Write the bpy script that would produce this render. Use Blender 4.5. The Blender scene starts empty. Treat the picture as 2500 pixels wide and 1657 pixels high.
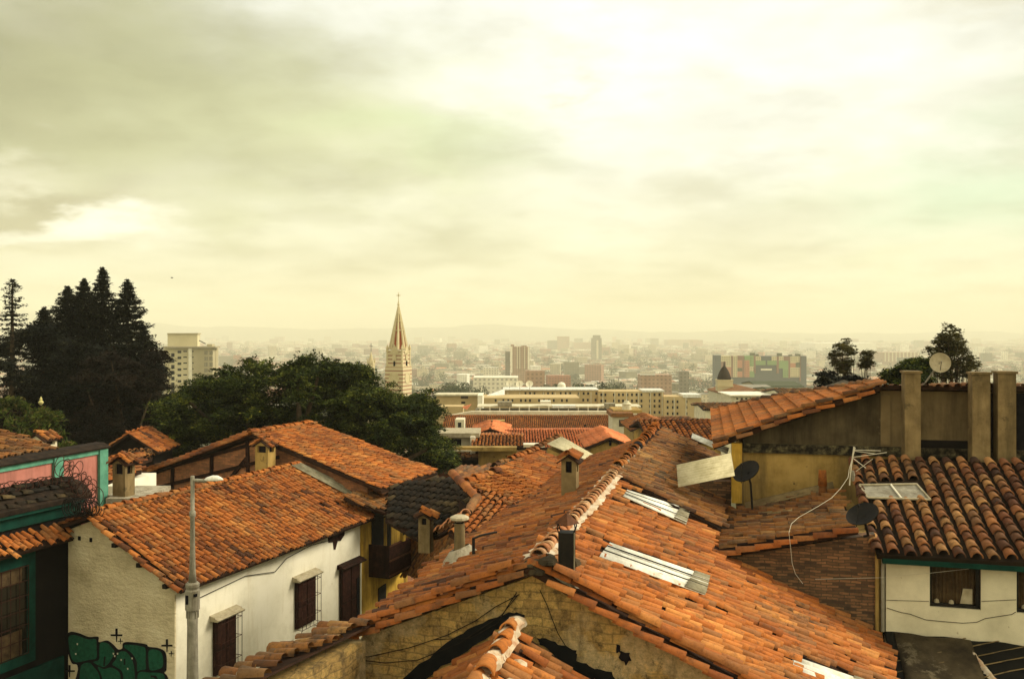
EXPO = 1.85; SUN_E = 1.2; OVER = .66; REAR = 1.6; HAZE = 2.1e-4; SKYK = 1.2
import bpy, math, random
import numpy as np
SC = bpy.context.scene
COL = SC.collection
F, CX, HY, CZ = 2222.0, 1250.0, 808.0, 100.0
A3 = lambda *v: np.array(v, dtype=float)
def nrm(v):
    v = np.asarray(v, float); return v/np.linalg.norm(v)
def px(x, y, Y): return A3((x-CX)/F*Y, Y, CZ-(y-HY)/F*Y)
CAM = A3(0, 0, CZ)
def hit(x, y, pl):
    """point where the sight line through picture point x, y meets the plane (point, normal)"""
    P, N = pl; d = A3((x-CX)/F, 1, -(y-HY)/F)
    return CAM + d*(np.dot(P-CAM, N)/np.dot(d, N))
def plane3(a, b, c):
    n = nrm(np.cross(b-a, c-a)); return (a, n if n[2] > 0 else -n)
def dvec(t): t = math.radians(t); return A3(math.sin(t), math.cos(t), 0)
def rvec(t): t = math.radians(t); return A3(math.cos(t), -math.sin(t), 0)
UP = A3(0, 0, 1)
class Frame:
    def __init__(s, P, t): s.P = np.array(P, float); s.d = dvec(t); s.r = rvec(t); s.t = t
    def pt(s, a, w, z): q = s.P+s.d*a+s.r*w; return A3(q[0], q[1], z)
    def gable(s, a=0): return (s.P+s.d*a, s.d)
    def side(s, w): return (s.P+s.r*w, s.r)
    def sw(s, p): q = p-s.P; return float(q@s.d), float(q@s.r)

# ------------------------------------------------------------------ materials
MATS = {}
def new_mat(name):
    m = bpy.data.materials.new(name); m.use_nodes = True; nt = m.node_tree
    for n in list(nt.nodes): nt.nodes.remove(n)
    out = nt.nodes.new('ShaderNodeOutputMaterial'); b = nt.nodes.new('ShaderNodeBsdfPrincipled')
    nt.links.new(b.outputs[0], out.inputs[0]); MATS[name] = m
    return m, nt, b
def N(nt, t, **kw):
    n = nt.nodes.new(t)
    for k, v in kw.items():
        if k.startswith('i_'):
            key = k[2:]; key = int(key) if key.isdigit() else key.replace('_', ' ')
            n.inputs[key].default_value = v
        else: setattr(n, k, v)
    return n
def ramp(nt, stops, src, interp='LINEAR'):
    r = nt.nodes.new('ShaderNodeValToRGB'); r.color_ramp.interpolation = interp
    e = r.color_ramp.elements
    while len(e) < len(stops): e.new(0.5)
    for el, (p, c) in zip(e, stops):
        el.position = p; el.color = (*c, 1) if len(c) == 3 else c
    nt.links.new(src, r.inputs[0]); return r.outputs[0]
def mix(nt, f, a, b, mode='MIX'):
    n = nt.nodes.new('ShaderNodeMix'); n.data_type = 'RGBA'; n.blend_type = mode
    for i, v in ((0, f), (6, a), (7, b)):
        if isinstance(v, (int, float)): n.inputs[i].default_value = v
        elif isinstance(v, tuple): n.inputs[i].default_value = (*v, 1)
        else: nt.links.new(v, n.inputs[i])
    return n.outputs[2]
def pos(nt, scale=(1, 1, 1)):
    g = N(nt, 'ShaderNodeNewGeometry'); m = N(nt, 'ShaderNodeMapping'); m.inputs['Scale'].default_value = scale
    nt.links.new(g.outputs['Position'], m.inputs['Vector']); return m.outputs[0]
def noise(nt, vec, scale, detail=4, rough=.6):
    n = N(nt, 'ShaderNodeTexNoise'); n.inputs['Scale'].default_value = scale
    n.inputs['Detail'].default_value = detail; n.inputs['Roughness'].default_value = rough
    nt.links.new(vec, n.inputs['Vector']); return n.outputs['Fac']
def bump(nt, b, h, st, dist):
    n = N(nt, 'ShaderNodeBump'); n.inputs['Strength'].default_value = st; n.inputs['Distance'].default_value = dist
    nt.links.new(h, n.inputs['Height']); nt.links.new(n.outputs[0], b.inputs['Normal'])
def mottled(name, stops, scale=1.5, rough=.9, bmp=(.3, .02, 12), streak=None, spots=None, metal=0):
    """patchy weathered surface; streak=(colour, amount) runs down, spots=(colour, scale, threshold)"""
    m, nt, b = new_mat(name); v = pos(nt)
    c = ramp(nt, stops, noise(nt, v, scale, 6, .65))
    if streak:
        s = noise(nt, pos(nt, (1, 1, .12)), streak[2] if len(streak) > 2 else 3.0, 6, .72)
        c = mix(nt, ramp(nt, [(.5-streak[1]*.2, (0, 0, 0)), (.72, (1, 1, 1))], s), c, streak[0])
    if spots:
        s = noise(nt, v, spots[1], 6, .7)
        c = mix(nt, ramp(nt, [(spots[2], (0, 0, 0)), (spots[2]+.06, (1, 1, 1))], s), c, spots[0])
    nt.links.new(c, b.inputs['Base Color']); b.inputs['Roughness'].default_value = rough
    b.inputs['Metallic'].default_value = metal; b.inputs['Specular IOR Level'].default_value = .5 if rough < .5 else .12
    if bmp: bump(nt, b, noise(nt, v, bmp[2], 6, .7), bmp[0], bmp[1])
    return m
def tile_mat(name, cols, patch=((.06, .035, .02), .56), gain=1.0, big=.35, fine=1.0):
    """fired clay tiles: each tile its own shade (attribute rnd), lichen and soot in patches"""
    m, nt, b = new_mat(name); v = pos(nt)
    a = N(nt, 'ShaderNodeAttribute', attribute_name='rnd')
    n = len(cols)
    c = ramp(nt, [(i/(n-1), tuple(x*gain for x in q)) for i, q in enumerate(cols)], a.outputs['Fac'])
    f1 = noise(nt, v, 22, 5, .7)
    c = mix(nt, .75, c, ramp(nt, [(.3, (.45, .42, .40)), (.5, (1, 1, 1)), (.75, (1.25, 1.2, 1.1))], f1), 'MULTIPLY')
    f2 = noise(nt, v, big, 5, .6)
    c = mix(nt, .8, c, ramp(nt, [(.3, (.62, .55, .5)), (.5, (1, 1, 1)), (.7, (1.25, 1.2, 1.15))], f2), 'MULTIPLY')
    f3 = noise(nt, v, 1.6, 8, .75)
    c = mix(nt, ramp(nt, [(patch[1], (0, 0, 0)), (patch[1]+.16, (.85, .85, .85))], f3), c, patch[0])
    f4 = noise(nt, v, 5.0, 8, .8)
    c = mix(nt, ramp(nt, [(.62, (0, 0, 0)), (.76, (.25, .25, .25))], f4), c, (.34*gain, .27*gain, .16*gain))
    f5 = noise(nt, v, 11, 6, .75); f6 = noise(nt, v, .55, 4, .6)
    k5 = mix(nt, 1.0, ramp(nt, [(.50, (0, 0, 0)), (.62, (.8, .8, .8))], f5), ramp(nt, [(.40, (.15, .15, .15)), (.62, (1, 1, 1))], f6), 'MULTIPLY')
    c = mix(nt, k5, c, (.035, .022, .013))
    nt.links.new(c, b.inputs['Base Color']); b.inputs['Roughness'].default_value = .88
    b.inputs['Specular IOR Level'].default_value = .25
    bump(nt, b, f1, .35, .01); return m
ORG = [(.06, .022, .010), (.15, .048, .015), (.22, .068, .018), (.30, .096, .022), (.24, .077, .020), (.34, .118, .027), (.25, .102, .034), (.18, .082, .036), (.31, .096, .021), (.38, .165, .052)]
ORG = [(a*1.18, b*1.14, c_*.95) for a, b, c_ in ORG]
tile_mat('clay_tile', ORG)
tile_mat('clay_tile_bright', [tuple(min(1, x*1.12) for x in c) for c in ORG[1:]], gain=1.0, patch=((.07, .035, .018), .54))
tile_mat('clay_tile_brown', [(c[0]*.7, c[1]*.9, c[2]*1.15) for c in ORG], patch=((.05, .038, .022), .50))
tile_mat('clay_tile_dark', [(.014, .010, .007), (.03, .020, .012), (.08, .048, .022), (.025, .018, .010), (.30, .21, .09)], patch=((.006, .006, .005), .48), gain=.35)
tile_mat('clay_tile_barrel', [(.04, .017, .010), (.12, .044, .020), (.29, .12, .042), (.19, .072, .028), (.38, .20, .075), (.08, .034, .02), (.29, .14, .05)], patch=((.02, .014, .01), .50), big=.8)
tile_mat('ridge_tile', [(.36, .14, .06), (.46, .22, .11), (.40, .16, .065), (.52, .33, .19), (.48, .26, .13)], patch=((.46, .38, .26), .56))
tile_mat('new_orange_tile', [(.62, .19, .07), (.70, .23, .09), (.66, .21, .08), (.75, .27, .11)], patch=((.4, .16, .07), .70))
mottled('roof_mortar_bed', [(.3, (.015, .008, .005)), (.6, (.035, .016, .009)), (.8, (.07, .03, .015))], 3)
mottled('dark_bed', [(.3, (.008, .006, .004)), (.7, (.03, .018, .010))], 3)
mottled('white_plaster', [(.3, (.60, .56, .43)), (.5, (.78, .74, .60)), (.7, (.84, .80, .67))], .7, bmp=(.15, .012, 7), spots=((.5, .44, .3), 2.2, .68), streak=((.66, .60, .45), -.2))
mottled('cream_wall', [(.35, (.50, .46, .33)), (.6, (.66, .61, .45)), (.8, (.70, .66, .5))], 1.2, bmp=(.2, .01, 14), spots=((.30, .25, .17), 3.5, .66))
mottled('rough_adobe', [(.25, (.42, .34, .20)), (.5, (.68, .58, .38)), (.72, (.80, .71, .50))], 1.1, bmp=None)
m = MATS['rough_adobe']; nt = m.node_tree
_b = [n for n in nt.nodes if n.type == 'BSDF_PRINCIPLED'][0]
bump(nt, _b, mix(nt, .5, noise(nt, pos(nt, (1, 1, 2.2)), 4.2, 8, .62), noise(nt, pos(nt, (1, 1, 1.3)), 9.5, 6, .7)), 1.0, .14)
mottled('ochre_wall', [(.3, (.36, .21, .03)), (.55, (.56, .35, .055)), (.8, (.62, .41, .08))], 1.5, bmp=(.2, .01, 10), streak=((.12, .07, .02), .6))
mottled('dim_ochre_wall', [(.3, (.23, .150, .045)), (.55, (.40, .265, .085)), (.8, (.46, .31, .11))], 1.8, bmp=(.4, .02, 10), streak=((.10, .07, .03), .1, 1.1), spots=((.13, .09, .04), 1.9, .62))
mottled('sooty_wall', [(.3, (.03, .022, .012)), (.5, (.085, .063, .034)), (.75, (.18, .14, .08))], .9, bmp=(.3, .02, 8), streak=((.008, .007, .006), .9, 1.3), spots=((.16, .13, .08), 1.4, .60))
mottled('dark_ledge', [(.35, (.008, .006, .005)), (.6, (.028, .018, .012)), (.8, (.06, .04, .022))], 4, bmp=(.5, .02, 12))
mottled('sooty_ledge', [(.42, (.010, .008, .006)), (.55, (.06, .05, .03)), (.72, (.20, .17, .08))], 6, bmp=(.5, .02, 14))
mottled('pillar_render', [(.3, (.12, .085, .04)), (.6, (.23, .165, .08)), (.8, (.29, .21, .11))], 2.6, bmp=(.5, .03, 7), streak=((.08, .06, .03), .1, 1.5), spots=((.10, .075, .04), 2.4, .58))
mottled('brown_render', [(.3, (.11, .08, .042)), (.6, (.20, .145, .075)), (.8, (.24, .175, .095))], 1.1, streak=((.03, .022, .014), .4, 1.1), spots=((.06, .045, .025), 1.3, .62))
mottled('pink_wall', [(.3, (.38, .14, .11)), (.6, (.50, .20, .16)), (.8, (.54, .24, .19))], 1.5, streak=((.25, .10, .08), .4))
mottled('green_paint', [(.3, (.05, .17, .12)), (.6, (.11, .30, .21)), (.8, (.16, .36, .25))], 3, bmp=(.3, .01, 10), spots=((.30, .34, .2), 4, .66))
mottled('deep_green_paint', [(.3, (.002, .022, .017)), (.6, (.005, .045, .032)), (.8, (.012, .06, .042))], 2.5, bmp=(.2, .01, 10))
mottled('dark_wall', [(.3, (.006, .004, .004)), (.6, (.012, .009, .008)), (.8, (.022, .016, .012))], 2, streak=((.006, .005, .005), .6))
mottled('cement', [(.3, (.17, .14, .10)), (.5, (.34, .30, .22)), (.75, (.50, .46, .37))], 5, bmp=(.8, .05, 9))
mottled('lime_mortar', [(.3, (.36, .18, .10)), (.45, (.52, .40, .27)), (.6, (.60, .53, .42)), (.8, (.68, .62, .5))], 4, bmp=(.8, .04, 9), spots=((.2, .16, .12), 7, .64))
mottled('fibre_cement', [(.3, (.22, .20, .14)), (.6, (.36, .33, .24)), (.8, (.45, .41, .31))], 3, streak=((.14, .12, .07), .6))
mottled('cream_sheet', [(.3, (.46, .41, .26)), (.6, (.62, .56, .38)), (.8, (.68, .62, .44))], 3, streak=((.36, .31, .18), .4))
mottled('white_sheet', [(.3, (.58, .57, .50)), (.5, (.76, .75, .68)), (.8, (.82, .82, .76))], 4, rough=.55, bmp=None, streak=((.42, .39, .30), .35), spots=((.35, .32, .24), 6, .68))
mottled('lamp_grey', [(.3, (.20, .19, .15)), (.6, (.32, .30, .24)), (.8, (.42, .40, .32))], 6, rough=.6, streak=((.10, .08, .05), .5))
mottled('black_metal', [(.3, (.006, .006, .006)), (.6, (.014, .012, .010)), (.85, (.05, .035, .02))], 5, rough=.6)
mottled('bitumen', [(.3, (.003, .004, .005)), (.7, (.010, .010, .010))], 5, rough=.7, bmp=(.5, .02, 15))
mottled('rusty_tin', [(.3, (.05, .022, .012)), (.6, (.11, .045, .022)), (.8, (.16, .07, .035))], 8, rough=.8)
mottled('dark_wood', [(.3, (.012, .005, .004)), (.6, (.035, .014, .009)), (.85, (.08, .035, .02))], 6, streak=((.008, .004, .003), .4))
mottled('brown_wood', [(.3, (.015, .005, .004)), (.6, (.04, .014, .009)), (.85, (.09, .035, .02))], 6)
mottled('window_glass', [(.3, (.006, .005, .004)), (.7, (.015, .012, .008))], 2, rough=.15, bmp=None)
mottled('curtain', [(.35, (.035, .022, .012)), (.55, (.07, .045, .022)), (.75, (.11, .075, .035))], 4, bmp=None)
mottled('stone_trim', [(.3, (.26, .22, .14)), (.6, (.42, .37, .26)), (.8, (.48, .43, .31))], 5)
mottled('black_paint', [(.4, (.005, .004, .006)), (.7, (.012, .010, .012))], 8, bmp=None)
mottled('graffiti_green', [(.3, (.006, .045, .026)), (.6, (.012, .085, .048)), (.8, (.03, .12, .06))], 9, bmp=(.5, .02, 14), spots=((.35, .42, .2), 16, .74))
mottled('wire_rust', [(.4, (.035, .016, .012)), (.7, (.08, .035, .025))], 8, bmp=None)
mottled('white_cable', [(.4, (.5, .46, .36)), (.7, (.6, .56, .44))], 4, bmp=None)
mottled('dark_cable', [(.4, (.012, .010, .008)), (.7, (.03, .024, .018))], 4, bmp=None)
mottled('bark', [(.3, (.025, .016, .010)), (.7, (.07, .05, .03))], 6)
mottled('statue_yellow', [(.3, (.45, .40, .16)), (.7, (.62, .56, .26))], 6)
def wall_patchy():
    """old gable wall: lime render fallen off ochre adobe blocks"""
    m, nt, b = new_mat('old_gable_wall'); g = N(nt, 'ShaderNodeNewGeometry')
    s = N(nt, 'ShaderNodeSeparateXYZ'); nt.links.new(g.outputs['Position'], s.inputs[0])
    cmb = N(nt, 'ShaderNodeCombineXYZ'); nt.links.new(s.outputs[0], cmb.inputs[0]); nt.links.new(s.outputs[2], cmb.inputs[1])
    dis = N(nt, 'ShaderNodeTexNoise'); dis.inputs['Scale'].default_value = 2.2; nt.links.new(g.outputs['Position'], dis.inputs['Vector'])
    va = N(nt, 'ShaderNodeVectorMath', operation='MULTIPLY_ADD'); nt.links.new(dis.outputs['Color'], va.inputs[0]); va.inputs[1].default_value = (.22, .15, 0); nt.links.new(cmb.outputs[0], va.inputs[2])
    br = N(nt, 'ShaderNodeTexBrick'); nt.links.new(va.outputs[0], br.inputs['Vector'])
    for k, v in (('Scale', 1.0), ('Brick Width', .27), ('Row Height', .13), ('Mortar Size', .018), ('Mortar Smooth', 1.0), ('Bias', 0)): br.inputs[k].default_value = v
    br.inputs['Color1'].default_value = (.76, .50, .16, 1); br.inputs['Color2'].default_value = (.46, .29, .10, 1); br.inputs['Mortar'].default_value = (.26, .17, .07, 1)
    v = pos(nt)
    plaster = ramp(nt, [(.28, (.30, .20, .09)), (.42, (.58, .42, .20)), (.58, (.74, .57, .31)), (.75, (.84, .69, .42))], noise(nt, v, 1.5, 9, .75))
    sel = ramp(nt, [(.46, (0, 0, 0)), (.52, (1, 1, 1))], noise(nt, v, .75, 5, .6))
    dirt = ramp(nt, [(.50, (0, 0, 0)), (.66, (.8, .8, .8))], noise(nt, v, 3.1, 8, .75))
    bc = mix(nt, .72, ramp(nt, [(.3, (.38, .22, .06)), (.5, (.68, .44, .13)), (.7, (.80, .56, .20))], noise(nt, v, 4.2, 7, .7)), br.outputs['Color'])
    bc = mix(nt, dirt, bc, (.07, .05, .025))
    c = mix(nt, sel, plaster, bc)
    c = mix(nt, ramp(nt, [(.54, (0, 0, 0)), (.70, (.75, .75, .75))], noise(nt, pos(nt, (1, 1, .18)), 3.2, 7, .7)), c, (.12, .085, .04))
    c = mix(nt, ramp(nt, [(.54, (0, 0, 0)), (.66, (.9, .9, .9))], noise(nt, v, 5.5, 9, .8)), c, (.055, .04, .022))
    c = mix(nt, .8, c, ramp(nt, [(.35, (.6, .58, .52)), (.5, (1, 1, 1)), (.65, (1.35, 1.32, 1.25))], noise(nt, v, 15, 8, .8)), 'MULTIPLY')
    nt.links.new(c, b.inputs['Base Color']); b.inputs['Roughness'].default_value = .95
    hh = mix(nt, sel, noise(nt, v, 7, 8, .7), br.outputs['Fac']); bump(nt, b, noise(nt, v, 7, 9, .8), 1.0, .12)
wall_patchy()
def brick_mat(name, c1, c2, mo, dirt, bw=.25, rh=.075, axis=0):
    m, nt, b = new_mat(name); g = N(nt, 'ShaderNodeNewGeometry')
    s = N(nt, 'ShaderNodeSeparateXYZ'); nt.links.new(g.outputs['Position'], s.inputs[0])
    cmb = N(nt, 'ShaderNodeCombineXYZ'); nt.links.new(s.outputs[axis], cmb.inputs[0]); nt.links.new(s.outputs[2], cmb.inputs[1])
    dis = N(nt, 'ShaderNodeTexNoise'); dis.inputs['Scale'].default_value = 3; nt.links.new(g.outputs['Position'], dis.inputs['Vector'])
    va = N(nt, 'ShaderNodeVectorMath', operation='MULTIPLY_ADD'); nt.links.new(dis.outputs['Color'], va.inputs[0]); va.inputs[1].default_value = (.10, .07, 0); nt.links.new(cmb.outputs[0], va.inputs[2])
    br = N(nt, 'ShaderNodeTexBrick'); nt.links.new(va.outputs[0], br.inputs['Vector'])
    for k, v in (('Scale', 1.0), ('Brick Width', bw), ('Row Height', rh), ('Mortar Size', .010), ('Mortar Smooth', .5)): br.inputs[k].default_value = v
    br.inputs['Color1'].default_value = (*c1, 1); br.inputs['Color2'].default_value = (*c2, 1); br.inputs['Mortar'].default_value = (*mo, 1)
    d = ramp(nt, [(.48, (0, 0, 0)), (.66, (.85, .85, .85))], noise(nt, pos(nt), 2.2, 8, .75))
    c = mix(nt, d, br.outputs['Color'], dirt); nt.links.new(c, b.inputs['Base Color']); b.inputs['Roughness'].default_value = .95
    bump(nt, b, noise(nt, pos(nt), 12, 6, .7), .7, .03)
brick_mat('dark_brick', (.26, .125, .055), (.05, .028, .016), (.06, .042, .025), (.03, .02, .012), .21, .058)
brick_mat('timber_brick', (.40, .16, .065), (.20, .08, .04), (.16, .10, .06), (.12, .06, .03))
brick_mat('red_brick', (.28, .09, .05), (.17, .06, .035), (.12, .08, .06), (.08, .035, .02))
brick_mat('stone_block', (.44, .38, .24), (.34, .29, .18), (.22, .18, .11), (.26, .21, .13), .8, .3)
def city_mat(name, cols, win=.5, band=True):
    """distant building: shade per object part, rows of small dark windows on the walls"""
    m, nt, b = new_mat(name); tc = N(nt, 'ShaderNodeTexCoord')
    a = N(nt, 'ShaderNodeAttribute', attribute_name='rnd')
    c = ramp(nt, [(i/(len(cols)-1), q) for i, q in enumerate(cols)], a.outputs['Fac'], 'CONSTANT' if len(cols) > 3 else 'LINEAR')
    s = N(nt, 'ShaderNodeSeparateXYZ'); nt.links.new(tc.outputs['Object'], s.inputs[0])
    sn = N(nt, 'ShaderNodeSeparateXYZ'); nt.links.new(tc.outputs['Normal'], sn.inputs[0])
    def mt(op, x, y=None):
        n = N(nt, 'ShaderNodeMath', operation=op)
        for i, q in enumerate((x, y)):
            if q is None: continue
            if isinstance(q, (int, float)): n.inputs[i].default_value = q
            else: nt.links.new(q, n.inputs[i])
        return n.outputs[0]
    ax = mt('ABSOLUTE', sn.outputs[0]); ay = mt('ABSOLUTE', sn.outputs[1])
    u = mt('ADD', mt('MULTIPLY', s.outputs[0], ay), mt('MULTIPLY', s.outputs[1], ax))
    fu = mt('FRACT', mt('DIVIDE', u, 3.4)); fz = mt('FRACT', mt('DIVIDE', s.outputs[2], 3.2))
    w = mt('MULTIPLY', mt('MULTIPLY', mt('GREATER_THAN', fu, .52), mt('GREATER_THAN', fz, .35)), mt('LESS_THAN', fz, .82))
    w = mt('MULTIPLY', w, mt('LESS_THAN', mt('ABSOLUTE', sn.outputs[2]), .4))
    w = mt('MULTIPLY', w, win)
    c = mix(nt, w, c, (.05, .045, .035))
    c = mix(nt, .6, c, ramp(nt, [(.3, (.55, .52, .48)), (.6, (1.1, 1.1, 1.05))], noise(nt, pos(nt), .12, 6, .7)), 'MULTIPLY')
    nt.links.new(c, b.inputs['Base Color']); b.inputs['Roughness'].default_value = .9
WH = (.66, .62, .48); CR = (.50, .45, .32)
city_mat('city_white', [WH, (.78, .76, .66)]); city_mat('city_cream', [CR, (.58, .52, .36)])
city_mat('city_brick', [(.33, .21, .14), (.42, .27, .18)]); city_mat('city_grey', [(.17, .16, .13), (.28, .26, .2)])
city_mat('city_orange', [(.40, .17, .08), (.52, .24, .12)], 0); city_mat('city_sheet', [(.72, .72, .66), (.88, .87, .82)], 0)
city_mat('city_mixed', [(.56, .52, .38), (.22, .10, .06), (.36, .31, .2), (.12, .12, .08), (.78, .76, .66), (.30, .15, .09), (.42, .36, .24), (.20, .18, .11), (.34, .14, .07), (.60, .56, .44)], .6)
mottled('terrain_mat', [(.3, (.03, .04, .018)), (.5, (.08, .075, .04)), (.7, (.13, .10, .06))], .02, bmp=None)
mottled('hill_mat', [(.3, (.04, .05, .03)), (.7, (.08, .09, .05))], .002, bmp=None)
mottled('street_stone', [(.3, (.05, .045, .035)), (.7, (.11, .10, .08))], 2)
def leaf_mat(name, cols, tr=.25):
    m, nt, b = new_mat(name)
    a = N(nt, 'ShaderNodeAttribute', attribute_name='rnd')
    c = ramp(nt, [(i/(len(cols)-1), q) for i, q in enumerate(cols)], a.outputs['Fac'])
    c = mix(nt, .6, c, ramp(nt, [(.35, (.5, .5, .5)), (.6, (1.2, 1.2, 1.1))], noise(nt, pos(nt), .9, 4, .6)), 'MULTIPLY')
    nt.links.new(c, b.inputs['Base Color']); b.inputs['Roughness'].default_value = .75; b.inputs['Specular IOR Level'].default_value = .15
    t = N(nt, 'ShaderNodeBsdfTranslucent'); nt.links.new(c, t.inputs[0])
    ms = N(nt, 'ShaderNodeMixShader'); ms.inputs[0].default_value = tr
    out = [n for n in nt.nodes if n.type == 'OUTPUT_MATERIAL'][0]
    nt.links.new(b.outputs[0], ms.inputs[1]); nt.links.new(t.outputs[0], ms.inputs[2]); nt.links.new(ms.outputs[0], out.inputs[0])
leaf_mat('leaf_broad', [(.005, .010, .002), (.012, .022, .003), (.030, .046, .006), (.070, .088, .010), (.15, .15, .018)], .18)
leaf_mat('leaf_conifer', [(.002, .003, .002), (.002, .004, .002), (.004, .006, .003), (.008, .009, .004), (.035, .034, .012)], .05)
leaf_mat('leaf_reddish', [(.003, .003, .002), (.008, .006, .003), (.020, .010, .005), (.014, .014, .005)], .08)
leaf_mat('leaf_palm', [(.018, .032, .006), (.045, .075, .010), (.09, .11, .018), (.10, .07, .025)])
leaf_mat('leaf_olive', [(.020, .020, .007), (.045, .042, .012), (.080, .070, .020), (.13, .10, .03)])
leaf_mat('leaf_city', [(.025, .04, .014), (.05, .065, .022), (.09, .09, .035)], .1)

# ------------------------------------------------------------------ objects
def tag(o, label=None, cat=None, group=None, kind=None):
    for k, v in (('label', label), ('category', cat), ('group', group), ('kind', kind)):
        if v: o[k] = v
    return o
def thing(name, base, label, cat, group=None):
    e = bpy.data.objects.new(name, None); COL.objects.link(e); e.location = tuple(base); e.empty_display_size = .3
    return tag(e, label, cat, group)
def mesh(name, V, faces, mats, parent=None, attr=None, fmat=None, smooth=False):
    """faces: list of index arrays (each (M,k)) or list of tuples"""
    V = np.asarray(V, float).reshape(-1, 3)
    me = bpy.data.meshes.new(name)
    if isinstance(faces, np.ndarray): faces = [faces]
    if len(faces) and isinstance(faces[0], np.ndarray):
        loops = np.concatenate([f.ravel() for f in faces]); sizes = np.concatenate([np.full(len(f), f.shape[1]) for f in faces])
    else:
        loops = np.concatenate([np.array(f) for f in faces]); sizes = np.array([len(f) for f in faces])
    me.vertices.add(len(V)); me.vertices.foreach_set('co', V.astype(np.float32).ravel())
    me.loops.add(len(loops)); me.loops.foreach_set('vertex_index', loops.astype(np.int32))
    me.polygons.add(len(sizes)); me.polygons.foreach_set('loop_start', np.concatenate([[0], np.cumsum(sizes)[:-1]]).astype(np.int32))
    me.update(calc_edges=True)
    for q in ([mats] if isinstance(mats, str) else mats): me.materials.append(MATS[q])
    if fmat is not None: me.polygons.foreach_set('material_index', np.asarray(fmat, np.int32))
    sm = np.zeros(len(sizes), bool) if smooth is False else (np.ones(len(sizes), bool) if smooth is True else np.asarray(smooth, bool))
    me.polygons.foreach_set('use_smooth', sm)
    if attr is not None:
        at = me.attributes.new('rnd', 'FLOAT', 'POINT'); at.data.foreach_set('value', np.asarray(attr, np.float32))
    o = bpy.data.objects.new(name, me); COL.objects.link(o)
    if parent is not None:
        o.parent = parent; L = np.zeros(3); p = parent
        while p is not None: L += np.array(p.location); p = p.parent
        o.location = tuple(-L)
    return o
class MB:
    """collects faces with a material slot each"""
    def __init__(s): s.v = []; s.f = []; s.m = []; s.a = []
    def add(s, V, Fs, m=0, a=.5):
        o = len(s.v); s.v += [tuple(x) for x in V]; s.f += [tuple(i+o for i in f) for f in Fs]; s.m += [m]*len(Fs); s.a += [a]*len(V); return s
    def prism(s, poly, vec, m=0, a=.5):
        n = len(poly); P = [np.asarray(p, float) for p in poly]; Q = [p+vec for p in P]
        c = sum(P)/n; area = sum(np.cross(P[i]-c, P[(i+1) % n]-c) for i in range(n))
        Fs = [tuple(range(n))[::-1], tuple(range(n, 2*n))]+[(i, (i+1) % n, n+(i+1) % n, n+i) for i in range(n)]
        if np.dot(area, vec) < 0: Fs = [f[::-1] for f in Fs]
        return s.add(P+Q, Fs, m, a)
    def box(s, c, sx, sy, sz, t=0, m=0, a=.5):
        """c = centre of the base; t = heading of the y side"""
        d, r = dvec(t), rvec(t); c = np.asarray(c, float)
        P = [c+r*i*sx/2+d*j*sy/2 for i, j in ((-1, -1), (1, -1), (1, 1), (-1, 1))]
        return s.prism(P, UP*sz, m, a)
    def tube(s, pts, rad, n=6, m=0, a=.5, cap=True):
        pts = [np.asarray(p, float) for p in pts]; k = len(pts)
        rad = [rad]*k if np.isscalar(rad) else rad; V = []; ref = None
        for i, p in enumerate(pts):
            t = nrm(pts[min(i+1, k-1)]-pts[max(i-1, 0)])
            if ref is None: ref = UP if abs(t[2]) < .9 else A3(1, 0, 0)
            x = nrm(np.cross(ref, t)); y = np.cross(t, x); ref = y
            V += [p+rad[i]*(x*math.cos(2*math.pi*j/n)+y*math.sin(2*math.pi*j/n)) for j in range(n)]
        Fs = [(i*n+j, i*n+(j+1) % n, (i+1)*n+(j+1) % n, (i+1)*n+j) for i in range(k-1) for j in range(n)]
        if cap: Fs += [tuple(range(n))[::-1], tuple((k-1)*n+j for j in range(n))]
        return s.add(V, Fs, m, a)
    def lathe(s, c, prof, n=16, m=0, axis=UP, a=.5, cap=True):
        ax = nrm(axis); x = nrm(np.cross(ax, A3(0, 1, 0) if abs(ax[1]) < .9 else A3(1, 0, 0))); y = np.cross(ax, x); V = []
        for r, h in prof: V += [np.asarray(c)+ax*h+r*(x*math.cos(2*math.pi*j/n)+y*math.sin(2*math.pi*j/n)) for j in range(n)]
        k = len(prof); Fs = [(i*n+j, i*n+(j+1) % n, (i+1)*n+(j+1) % n, (i+1)*n+j) for i in range(k-1) for j in range(n)]
        if cap: Fs += [tuple(range(n))[::-1], tuple((k-1)*n+j for j in range(n))]
        return s.add(V, Fs, m, a)
    def build(s, name, mats, parent=None, smooth=False):
        return mesh(name, s.v, s.f, mats, parent, s.a, s.m, smooth)

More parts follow.
